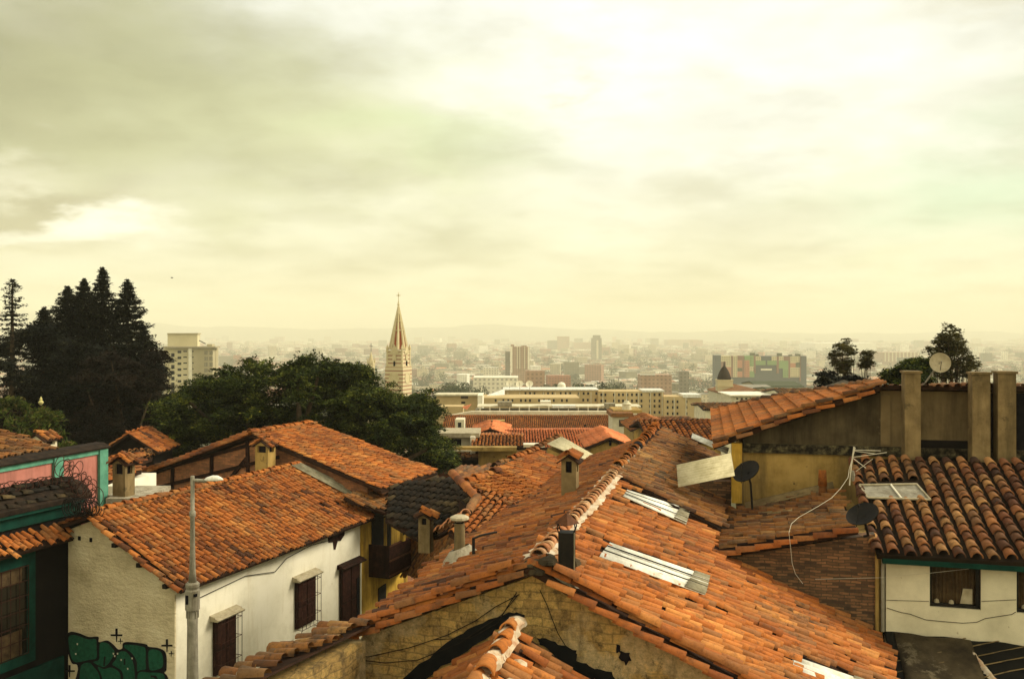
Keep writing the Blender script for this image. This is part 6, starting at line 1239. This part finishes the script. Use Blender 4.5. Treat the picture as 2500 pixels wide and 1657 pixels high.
tower('long_white_block', 'long low white building behind the left dishes', 1155, 1265, 921, 934, 700, 'city_white')
tower('orange_block', 'long block with an orange roof right of the slim tower', 1565, 1640, 915, 935, 760, 'city_brick', parts=[('white_roof', 1563, 1600, 912, 915.5, -1, 'white_sheet')])
# ------------------------------------------------------------------ the plain: about three hundred separate buildings, the rest as one mass
def proto(kind, w, d, h, g):
    mb = MB(); P = A3(0, 0, 0); a = g.random()
    mb.box(P-UP*6, w, d, h+6, 0, 0, a)
    if kind in ('orange', 'red'):
        mb.m[:] = [0]*len(mb.m); hh = min(w, d)*.22
        mb.add([(-w/2-.4, -d/2-.4, h+.01), (w/2+.4, -d/2-.4, h+.01), (w/2+.4, d/2+.4, h+.01), (-w/2-.4, d/2+.4, h+.01), (-w/2-.4, 0, h+hh), (w/2+.4, 0, h+hh)], [(0, 1, 5, 4), (3, 4, 5, 2), (0, 4, 3), (1, 2, 5), (0, 3, 2, 1)], 1, a)
    else:
        mb.prism([A3(-w/2-.3, -d/2-.3, h), A3(w/2+.3, -d/2-.3, h), A3(w/2+.3, d/2+.3, h), A3(-w/2-.3, d/2+.3, h)], UP*.5, 1, a)
        mb.box(A3(w*(g.random()*.4-.2), d*(g.random()*.4-.2), h+.5), w*.22, d*.3, 1.6+g.random()*2, 0, 0, a)
        if g.random() < .6: mb.box(A3(w*(g.random()*.6-.3), d*.2, h+.5), w*.14, d*.16, 1.2, 0, 1, a)
    return mb
KINDS = [('white', 'city_white', 'city_sheet', 'white flat-roofed block'), ('cream', 'city_cream', 'city_white', 'cream flat-roofed block'), ('brick', 'city_brick', 'city_grey', 'brick block with a grey flat roof'), ('grey', 'city_grey', 'city_sheet', 'grey block with a pale sheet roof'), ('orange', 'city_cream', 'city_orange', 'cream house with an orange tiled roof'), ('red', 'city_brick', 'city_orange', 'brick house with an orange roof'), ('tall', 'city_cream', 'city_grey', 'taller cream apartment block')]
g = np.random.default_rng(77); PR = []
for k, w_, r_, lb in KINDS:
    for v in range(4):
        W_, D_, H_ = 12+g.random()*16, 10+g.random()*12, (5+g.random()*5) if k != 'tall' else 14+g.random()*12
        mb = proto(k, W_, D_, H_, g); o = mb.build('city_building', [w_, r_]); PR.append((o, lb, W_)); o.location = (0, 0, -500)
ZN = [(850, 'behind the broad tree'), (1060, 'around the church spire'), (1240, 'left of the striped tower'), (1450, 'between striped and slim towers'), (1600, 'right of the slim tower'), (1750, 'left of the coloured apartments'), (1990, 'behind the coloured apartments'), (2150, 'between the wispy and pointed trees'), (9999, 'near the right edge')]
HB = {'white': 0}
cnt = 0; used = set(); rows = []
Y = 560
while Y < 2500 and cnt < 290:
    span = .60*Y; step = 30+Y*.022; x = -span*.72
    while x < span:
        xx = x+g.normal(0, step*.18); yy = Y+g.normal(0, step*.25); pxx = CX+xx/yy*F
        if (540 < pxx < 2560) and g.random() < .60: rows.append((yy, xx, pxx))
        x += step
    Y += 34+Y*.02
rows.sort(); sel = rows if len(rows) <= 290 else [rows[int(i)] for i in np.linspace(0, len(rows)-1, 290)]
first = set()
for yy, xx, pxx in sel:
    if gz(yy)+14 > CZ: continue
    k = int(g.integers(0, len(PR))); src, lb, W_ = PR[k]
    o = src if k not in first else src.copy()
    if k in first: COL.objects.link(o)
    first.add(k); o.location = (xx, yy, gz(yy)); o.rotation_euler = (0, 0, math.radians(g.choice((0, 0, 12, -20, 90))+g.normal(0, 3)))
    zone = next(z for lim, z in ZN if pxx < lim); near = 'near' if yy < 1000 else 'far'
    tag(o, f'{lb} {zone}, {near} plain', 'building', f'{lb}s {zone} ({near})')
for k, (o, lb, W_) in enumerate(PR):
    if k not in first: bpy.data.objects.remove(o)
def field(name, Ys, Ye, f, mat, seed, hgt=(3.5, 8), wid=(8, 22), tall=.02, stepk=1.0, kind='stuff'):
    g = np.random.default_rng(seed); C_ = []; Y = Ys
    while Y < Ye:
        st = (13+Y*.0065)*stepk; x = np.arange(-.60*Y-50, .62*Y+50, st*1.25); x = x+g.normal(0, st*.2, len(x)); keep = g.random(len(x)) < f; x = x[keep]; n = len(x)
        y = Y+g.normal(0, st*.3, n); s = 1+Y*.00035; h = g.uniform(*hgt, n)*(1+Y*.00008); tl = g.random(n) < tall; h[tl] *= g.uniform(2.2, 5, tl.sum())
        C_.append(np.stack([x, y, g.uniform(*wid, n)*s, g.uniform(*wid, n)*s, h, g.random(n)], 1)); Y += st*1.15
    C_ = np.concatenate(C_); n = len(C_); zb = np.interp(C_[:, 1], GY, GZ)-3; q = np.array([(-1, -1), (1, -1), (1, 1), (-1, 1)])*.5
    an = g.normal(0, .25, n); ca, sa = np.cos(an), np.sin(an); V = np.zeros((n, 8, 3))
    for i in range(4):
        dx, dy = q[i, 0]*C_[:, 2], q[i, 1]*C_[:, 3]
        for j in (0, 1): V[:, i+4*j, 0] = C_[:, 0]+dx*ca-dy*sa; V[:, i+4*j, 1] = C_[:, 1]+dx*sa+dy*ca; V[:, i+4*j, 2] = zb+(C_[:, 4]+3 if j else 0)
    Q = np.array([(0, 1, 5, 4), (1, 2, 6, 5), (2, 3, 7, 6), (3, 0, 4, 7), (4, 5, 6, 7)]); Qs = (Q[None]+(np.arange(n)*8)[:, None, None]).reshape(-1, 4)
    rn = np.repeat(C_[:, 5:6], 8, 1).ravel()
    # roof sheets: a second slab so roofs carry their own tone
    o = mesh(name, V.reshape(-1, 3), Qs, mat, None, rn)
    return tag(o, kind=kind), C_
field('far_city', 620, 8600, .80, 'city_mixed', 5, stepk=.80)
R_, C_ = field('far_city_roofs', 600, 8600, .30, 'city_roofmix' if 0 else 'city_mixed', 6, (6, 9), (7, 13), .0, 1.25)
# ------------------------------------------------------------------ trees
def leaves(C0, Nn, size, g, asp=.55):
    """small leaf-sized rhombi at C0 facing roughly Nn"""
    n = len(C0); t = g.normal(0, 1, (n, 3)); t -= Nn*(t*Nn).sum(1, keepdims=True); t /= np.linalg.norm(t, axis=1, keepdims=True)+1e-9; b = np.cross(Nn, t); s = size*(.6+.8*g.random((n, 1)))
    V = np.stack([C0-t*s, C0-b*s*asp+Nn*s*.12, C0+t*s, C0+b*s*asp+Nn*s*.12], 1); return V.reshape(-1, 3), np.arange(4*n).reshape(-1, 4)
def unit(v): return v/(np.linalg.norm(v, axis=1, keepdims=True)+1e-9)
def crown(name, T, blobs, nleaf, size, mat, seed, shell=.45, flat=.6, spray=None):
    """foliage as many flat drooping sprays of small leaves spread through the blobs"""
    g = np.random.default_rng(seed); B_ = np.array(blobs); w_ = B_[:, 3]**2; w_ = w_/w_.sum(); per = 34; M = nleaf//per; k = g.choice(len(B_), M, p=w_)
    d = unit(g.normal(0, 1, (M, 3))); d[:, 2] = np.where(d[:, 2] < -.35, -d[:, 2]*.5, d[:, 2]); d = unit(d)
    rr = B_[k, 3]*(1-shell*1.3*g.random(M)**1.5+.22*g.random(M)**4); ctr = B_[k, :3]+d*rr[:, None]*np.array([1, 1, flat]); sr = (spray or size*4.2)*(.6+.8*g.random(M))
    ax = unit(np.stack([d[:, 0], d[:, 1], np.full(M, -.18)], 1)+g.normal(0, .35, (M, 3))*np.array([1, 1, .4])); sd = unit(np.cross(ax, np.array([0, 0, 1.]))); nn = np.cross(sd, ax)
    a = g.uniform(-1, 1, (M, per)); b = g.normal(0, .42, (M, per))*(1.05-a**2*.6); h = g.normal(0, .10, (M, per))-.22*a**2
    P = ctr[:, None]+(a*sr[:, None])[..., None]*ax[:, None]+(b*sr[:, None])[..., None]*sd[:, None]+(h*sr[:, None])[..., None]*nn[:, None]
    Nn = unit((nn[:, None]+g.normal(0, .45, (M, per, 3))+np.array([0, 0, .25])).reshape(-1, 3)); P = P.reshape(-1, 3)
    V, Q = leaves(P, Nn, size, g, .5); rn = np.clip(.40+.16*g.normal(0, 1, (M, per))+(.16*g.normal(0, 1, M)+.10*np.sin(k*12.9)+.16*d[:, 2])[:, None], 0, 1).ravel()  # leaf tone rises towards blob tops, painting in light from above
    return mesh(name, V, Q, mat, T, np.repeat(rn, 4))
def outline_blobs(outline, Y, thick, n, r, g, jitter=.5, edge=.55):
    """blobs filling an outline given in picture points; centre bulges towards and away from the viewer"""
    O = np.array(outline, float); x0, y0 = O.min(0); x1, y1 = O.max(0); B_ = []; u = Y/F
    seg = [(O[i], O[(i+1) % len(O)]) for i in range(len(O))]
    def dist(p):
        m = 1e9
        for a, b in seg:
            ab = b-a; t = max(0, min(1, np.dot(p-a, ab)/np.dot(ab, ab))); m = min(m, np.linalg.norm(p-a-ab*t))
        return m
    tries = 0
    while len(B_) < n and tries < n*60:
        tries += 1; p = np.array([x0+(x1-x0)*g.random(), y0+(y1-y0)*g.random()])
        if not in_poly(p[None], O)[0]: continue
        R = r[0]+(r[1]-r[0])*g.random(); ds = dist(p)
        if ds < R*edge: continue
        dep = thick*math.sqrt(min(1, ds/(r[1]*2.2)))*(g.random()*2-1); q = px(p[0], p[1], Y); B_.append((q[0]*(Y+dep)/Y, Y+dep, CZ+(q[2]-CZ)*(Y+dep)/Y, R*u))
    return B_
def limbs(T, base, blobs, g, r0, n=9, mat='bark', fork=.45):
    bp = np.array(base, float); B_ = np.array(blobs); c = B_[:, :3].mean(0); f = bp+(c-bp)*fork+A3(g.normal(0, .2), 0, 0)
    mb = MB(); m1 = bp+(f-bp)*.5+A3(g.normal(0, .3), g.normal(0, .3), 0); mb.tube([bp, m1, f], [r0, r0*.8, r0*.65], 9); mb.build('trunk', mat, T, True); mb = MB()
    for k in g.choice(len(B_), min(n, len(B_)), replace=False):
        e = B_[k, :3]; m = f+(e-f)*.5+A3(g.normal(0, .5), g.normal(0, .5), .4)*r0*2; mb.tube([f, m, e], [r0*.45, r0*.28, r0*.10], 6)
    mb.build('limb', mat, T, True)
g = np.random.default_rng(101)
# broad green tree
OUT = [(340, 1120), (350, 1075), (375, 1040), (385, 990), (420, 965), (455, 930), (500, 905), (545, 905), (575, 892), (612, 872), (640, 884), (690, 893), (722, 880), (735, 866), (775, 868), (812, 866), (850, 878), (885, 893), (925, 912), (960, 930), (1000, 962), (1030, 952), (1062, 950), (1062, 985), (1082, 1010), (1078, 1040), (1100, 1060), (1098, 1090), (1114, 1140), (1108, 1185), (1070, 1205), (1010, 1200), (990, 1150), (900, 1120), (600, 1110), (420, 1150)]
Y = 50; T = thing('broad_tree', A3(px(700, 0, Y)[0], Y, gz(Y)), 'huge broad green tree filling the gap between the conifers and the town', 'tree')
bl = outline_blobs(OUT, Y, 4.5, 260, (14, 34), g, edge=.45); bl += outline_blobs(OUT, Y+2, 1.5, 130, (26, 44), g, edge=.8); bl += outline_blobs(OUT, Y-1, 3.0, 160, (8, 16), g, edge=.2)
crown('crown', T, bl, 360000, .078, 'leaf_broad', 1, .5, .85, .42); limbs(T, (px(700, 0, Y)[0], Y, gz(Y)-.5), bl, g, .7, 14)
# sprays breaking the outline
# conifers
def conifer(label, xt, yt, yb, wid, Y, seed, lean=0, dens=1.0, name='conifer', sparse=False, taper=.8, mat='leaf_conifer', top=.02, minz=None, group='tall dark conifers at the left'):
    g = np.random.default_rng(seed); u = Y/F; tp = px(xt, yt, Y); H = (yb-yt)*u; bz = gz(Y); T = thing(name, A3(tp[0]-lean*u, Y, bz), label, 'tree', group)
    mb = MB(); mb.tube([A3(tp[0]-lean*u, Y, bz), A3(tp[0]-lean*u*.5, Y, (tp[2]+bz)/2), tp-UP*.1], [.42, .28, .03], 8); mb.build('trunk', 'bark', T, True)
    P, Nn = [], []; W_ = wid*u/2; z = 0; br = MB()
    while z < H:
        f = z/H; Rm = W_*(top+(1-top)*f**taper)*(.78+.3*g.random()); k = int((5 if sparse else 8)+3*g.random()); a0 = g.random()*6.28
        for j in range(k):
            if sparse and g.random() < .25: continue
            a = a0+j*2*math.pi/k+g.normal(0, .2); R = Rm*(.55+.6*g.random()); o = A3(tp[0]-lean*u*f*.5, Y, tp[2]-z); dr = A3(math.cos(a), math.sin(a), 0); n = int(max(8, R*(40 if sparse else 110))*dens)
            t = g.random(n)**.7; lift = .18*R*math.sin(g.random()*3)
            c = o+t[:, None]*dr*R+np.stack([g.normal(0, .05+.10*R*.6, n), g.normal(0, .05+.1*R*.6, n), -.42*R*t**1.2+.30*R*t**3+lift*t+g.normal(0, .05, n)-.06*g.random(n)], 1); P.append(c); Nn.append(unit(np.stack([g.normal(0, .45, n), g.normal(0, .45, n), np.ones(n)], 1)))
            if z > .15*H and j % 2 == 0: br.tube([o, o+dr*R*.8-UP*.12*R], [.03, .008], 4)
        z += (.16+.5*f*(1.5 if sparse else 1)*.55)*(1+.3*g.random())
    P, Nn = np.concatenate(P), np.concatenate(Nn); V, Q = leaves(P, Nn, .10, g, .42)
    if br.v: br.build('branch', 'bark', T)
    mesh('needles', V, Q, mat, T, np.repeat(g.random(len(P)), 4)); return T
conifer('tallest dark conifer with a pointed tip in the left group', 250, 655, 1120, 430, 64, 1, taper=.98)
conifer('dark conifer just left of the tallest one, its tip blunt', 205, 682, 1120, 380, 66, 2, taper=.86)
conifer('dark conifer at the right of the tallest one, drooping over the apartment tower', 311, 684, 1120, 370, 63, 3, taper=.88)
conifer('lower dark conifer with a ragged tip left of the blunt one', 165, 700, 1120, 360, 65, 4, taper=.78)
conifer('short dark conifer at the left flank of the conifer group', 108, 752, 1120, 280, 62, 5, taper=.75)
conifer('narrow dark conifer at the right flank, behind the reddish tree', 352, 800, 1120, 200, 66, 15, taper=.7)
conifer('thin sparse conifer standing alone at the left edge of the photo', 30, 684, 1120, 120, 60, 6, sparse=True, taper=.42, top=.10, dens=1.3, group=None)
T = thing('dark_hedge_tree', A3(px(60, 0, 60)[0], 60, gz(60)), 'dark rounded tree filling the base of the conifers at the left', 'tree')
bl = outline_blobs([(-80, 1130), (-80, 830), (0, 800), (40, 815), (75, 790), (110, 800), (150, 780), (260, 790), (330, 800), (380, 850), (400, 940), (390, 1120)], 61, 4, 60, (24, 48), g); crown('crown', T, bl, 110000, .10, 'leaf_conifer', 2, .5, .8); limbs(T, (px(60, 0, 60)[0], 60, gz(60)-.5), bl, g, .4, 6)
T = thing('reddish_tree', A3(px(330, 0, 57)[0], 57, gz(57)), 'dark reddish brown tree between the conifers and the broad green tree', 'tree')
bl = outline_blobs([(170, 1110), (190, 920), (215, 870), (270, 858), (330, 875), (375, 850), (405, 830), (420, 850), (418, 900), (430, 960), (428, 1010), (400, 1060), (370, 1110)], 57, 3.5, 60, (18, 36), g); crown('crown', T, bl, 95000, .085, 'leaf_reddish', 3, .5, .8); limbs(T, (px(330, 0, 57)[0], 57, gz(57)-.5), bl, g, .35, 6)
def palm(label, x, y, R, Y, seed):
    g = np.random.default_rng(seed); c = px(x, y, Y); T = thing('palm_tree', A3(c[0], Y, gz(Y)), label, 'palm', 'palms below the conifers'); mb = MB(); mb.tube([A3(c[0], Y, gz(Y)), A3(c[0]+.1, Y, (c[2]+gz(Y))/2), c], [.24, .20, .22], 10); mb.build('trunk', 'bark', T, True)
    P, Nn = [], []; u = Y/F; Rr = R*u; mbs = MB()
    for k in range(46):
        a = g.random()*6.28; el = g.uniform(-.9, 1.3); d = A3(math.cos(a)*math.cos(el), math.sin(a)*math.cos(el), math.sin(el)); n = 95; t = g.random(n); q = c+t[:, None]*d*Rr*(.8+.3*g.random()); q[:, 2] -= (t**2.2)*Rr*.55; q += g.normal(0, .045+.05*Rr*.5, (n, 3))*(.3+t[:, None]); P.append(q); Nn.append(unit(g.normal(0, 1, (n, 3))+A3(0, 0, .6)))
        mbs.tube([c, c+d*Rr*.5-UP*Rr*.08, c+d*Rr*.85-UP*Rr*.35], [.02, .015, .006], 4)
    P, Nn = np.concatenate(P), np.concatenate(Nn); V, Q = leaves(P, Nn, .15, g, .28); mesh('fronds', V, Q, 'leaf_palm', T, np.repeat(g.random(len(P)), 4)); mbs.build('frond_stem', 'bark', T)
    n = 1200; q = c+np.stack([g.normal(0, .28*Rr, n), g.normal(0, .28*Rr, n), -g.random(n)*Rr*1.4], 1); V, Q = leaves(q, unit(g.normal(0, 1, (n, 3))), .16, g, .25); mesh('dead_fronds', V, Q, 'leaf_reddish', T, np.repeat(g.random(n), 4))
palm('green palm at the left edge of the photo below the thin conifer', 22, 1000, 58, 50, 21); palm('green palm behind the cream house-shaped chimney', 108, 1020, 50, 48, 22); palm('small dim palm low at the right of the other two', 165, 1095, 26, 44, 23)
P = px(100, 985, 52); T = thing('pale_finial', P-UP*6, 'pale yellow roof finial poking out above the palm', 'finial'); MB().lathe(P-UP*6, [(.08, 0), (.08, 5.9)], 6).build('pole', 'dark_wood', T); MB().lathe(P, [(.03, -.1), (.12, .0), (.15, .10), (.06, .18), (.08, .24), (.02, .40)], 10).build('knob', 'statue_yellow', T)
# trees at the right, behind the stained wall house
def bush(name, label, outline, Y, n, r, nl, size, mat, seed, thick=1.5, shell=.5, lim=6, r0=.12, base=None, edge=.55, flat=.8, fork=.45):
    g = np.random.default_rng(seed); O = np.array(outline); bx = base or O[:, 0].mean(); T = thing(name, A3(px(bx, 0, Y)[0], Y, gz(Y)), label, 'tree'); bl = outline_blobs(outline, Y, thick, n, r, g, edge=edge); crown('crown', T, bl, nl, size, mat, seed, shell, flat); limbs(T, (px(bx, 0, Y)[0], Y, gz(Y)-.3), bl, g, r0, lim, fork=fork); return T
bush('pointed_tree', 'tall pointed leafy tree behind the cream dish at the right', [(2310, 788), (2335, 800), (2352, 835), (2362, 862), (2382, 868), (2388, 895), (2392, 920), (2340, 935), (2300, 930), (2262, 880), (2265, 845), (2290, 820)], 40, 150, (4, 10), 17000, .06, 'leaf_olive', 31, 1.4, .9, 36, .10, 2318, .3, 1.0, fork=.70)
bush('sparse_tree', 'wispy sparse tree with two separate leaf clumps above the tiled verge', [(2030, 860), (2050, 835), (2075, 828), (2090, 860), (2088, 890), (2072, 905), (2080, 935), (2052, 945), (2046, 900), (2028, 880)], 42, 64, (4, 9), 6500, .055, 'leaf_olive', 32, 1.2, 1.1, 34, .07, 2060, .1, 1.0, fork=.72)
bush('sparse_tree', 'smaller wispy clump right of the sparse tree', [(2100, 870), (2122, 853), (2133, 865), (2125, 895), (2108, 905), (2098, 890)], 42, 26, (4, 8), 2600, .055, 'leaf_olive', 33, .7, .9, 16, .05, 2105, .2, 1.0, fork=.75)
bush('dark_bush_tree', 'dense dark bushy tree at the foot of the wispy trees', [(1995, 980), (2000, 905), (2030, 895), (2042, 925), (2080, 915), (2120, 925), (2140, 935), (2130, 970), (2060, 990)], 38, 90, (6, 14), 34000, .06, 'leaf_conifer', 34, 1.5, .5, 6, .15, 2050)
bush('round_bush_tree', 'rounded dark green tree left of the first square pillar', [(2158, 930), (2160, 905), (2185, 900), (2200, 885), (2225, 875), (2262, 880), (2275, 905), (2275, 945), (2200, 950)], 34, 90, (6, 14), 34000, .055, 'leaf_broad', 35, 1.5, .45, 6, .15, 2215)
# trees among the town
ct = []
def small_tree(seed, wide):
    g = np.random.default_rng(seed); bl = [(g.normal(0, 2.6), g.normal(0, 2.6), 5.5+g.normal(0, 1.3), 1.6+g.random()*1.6) for _ in range(12)]; B_ = np.array(bl)
    n = 1500; k = g.integers(0, len(bl), n); d = unit(g.normal(0, 1, (n, 3))); P = B_[k, :3]+d*B_[k, 3:4]*(.7+.35*g.random((n, 1))); V, Q = leaves(P, unit(d+g.normal(0, .5, (n, 3))), .45, g)
    return V, Q, np.repeat(g.random(n), 4)
protos = []
for s in range(4):
    V, Q, rn = small_tree(s+60, 1); c = mesh('crown', V, Q, 'leaf_city', None, rn); tr = MB().tube([A3(0, 0, -1), A3(.1, 0, 2.5), A3(0, .1, 5.5)], [.35, .28, .15], 6).build('trunk', 'bark'); protos.append((c, tr))
g = np.random.default_rng(88); n_t = 0
spots = [(1395, 945, 420, 1.5), (1444, 945, 400, 1.5), (1462, 950, 410, 1.2), (1090, 945, 470, 1.4), (1120, 940, 500, 1.4), (1160, 950, 480, 1.2), (1060, 985, 260, 1.3), (1045, 1000, 250, 1.1), (1350, 942, 600, 1.2), (1500, 940, 520, 1.2)]
for k in range(110):
    pxx = g.uniform(880, 2480); Yt = g.uniform(620, 1900); spots.append((pxx, None, Yt, g.uniform(.9, 1.7)))
for pxx, py_, Yt, sc_ in spots:
    x = (pxx-CX)/F*Yt; z = gz(Yt) if py_ is None else CZ-(py_-HY)/F*Yt-9*sc_; z = max(z, gz(Yt)-2); c, tr = protos[n_t % 4]
    zone = next(z_ for lim, z_ in ZN if pxx < lim); nr = 'near' if Yt < 1000 else 'far'
    T = thing('city_tree', A3(x, Yt, z), f'green city tree {zone}, {nr} plain' if n_t > 9 else f'dark green tree behind the institution, {zone}', 'tree', f'city trees {zone} ({nr})')
    T.scale = (sc_, sc_, sc_)
    for src in (c, tr): o = src if n_t < 4 else src.copy(); (COL.objects.link(o) if n_t >= 4 else None); o.parent = T
    n_t += 1
V_, Q_, R_2 = [], [], []; off = 0
for k in range(700):
    Yt = 500+3500*g.random()**1.3; pxx = g.uniform(300, 2600); V, Q, rn = small_tree(200+k % 9, 1); m_ = g.random(len(V)//4) < (.5 if Yt < 1500 else .2); V = V.reshape(-1, 4, 3)[m_].reshape(-1, 3)*g.uniform(1, 2.2)*(1+Yt/4000); V = V+A3((pxx-CX)/F*Yt, Yt, gz(Yt)-2)
    V_.append(V); Q_.append(np.arange(len(V)).reshape(-1, 4)+off); off += len(V); R_2.append(rn.reshape(-1, 4)[m_].ravel())
tag(mesh('far_tree_cover', np.concatenate(V_), np.concatenate(Q_), 'leaf_city', None, np.concatenate(R_2)), kind='stuff')

# ------------------------------------------------------------------ small roofs between the pink wall and the gabled house
T = gab('hip_tiled_house', 'small house with a steep orange roof below the reddish tree', 268, 376, 1098, 1056, 44, 2.4, 'clay_tile', 'dark_wall', axis='y', sp=.25, ex=.36)
T = thing('red_tile_house', px(300, 1170, 35)*A3(1, 1, 0)+UP*gz(35), 'low house with broken red tile slopes beside the tall rendered chimney', 'house')
tiled('roof_slope', pp3([(258, 1180, 32.5), (345, 1150, 34), (345, 1108, 37), (258, 1122, 36.5)]), 'clay_tile', T, sp=.24, ex=.35, jit=1.8, n=4)
tiled('roof_slope', pp3([(300, 1145, 36), (372, 1120, 38), (372, 1095, 40), (300, 1108, 39)]), 'clay_tile_brown', T, sp=.24, ex=.35, jit=1.8, n=4)
wall_block(T, 'wall', 256, 300, 1186, 32, 3, 'white_plaster'); wall_block(T, 'wall', 262, 345, 1208, 30.3, 1.8, 'cement')
wall_block(T, 'flat_roof', 258, 348, 1216, 29.0, 2.4, 'cement', zb=px(0, 1222, 29)[2]-.5)
p = px(302, 1216, 29.5); chimney('tiled_chimney', p, .52, .42, 1.30, 21.5, 'tall rendered chimney with a tiled hat right of the mint green pilaster', slope=0, wall='pillar_render')
gab('dark_low_house', 'dim low roofs between the palms and the tall chimney', 170, 262, 1125, 1100, 46, 5, 'clay_tile_dark', 'dark_wall', sp=.26, ex=.38)
P = px(420, 678, 90); u = 90/F; mb = MB(); mb.lathe(P-A3(3*u, 0, 0), [(.3*u, 0), (1.1*u, 2*u), (.9*u, 4*u), (.2*u, 6.5*u)], 7, axis=A3(1, 0, -.1))
b = mb.build('bird', 'dark_cable')
tag(b, 'tiny dark bird gliding in the sky right of the conifers', 'bird')
for k in (-1, 1): mb = MB(); q = P+UP*.3*u; MB().prism([q, q+A3(2*u, 0, 0), q+A3(-1*u, k*6*u, 1.6*u)], UP*.25*u).build('wing', 'dark_cable', b)
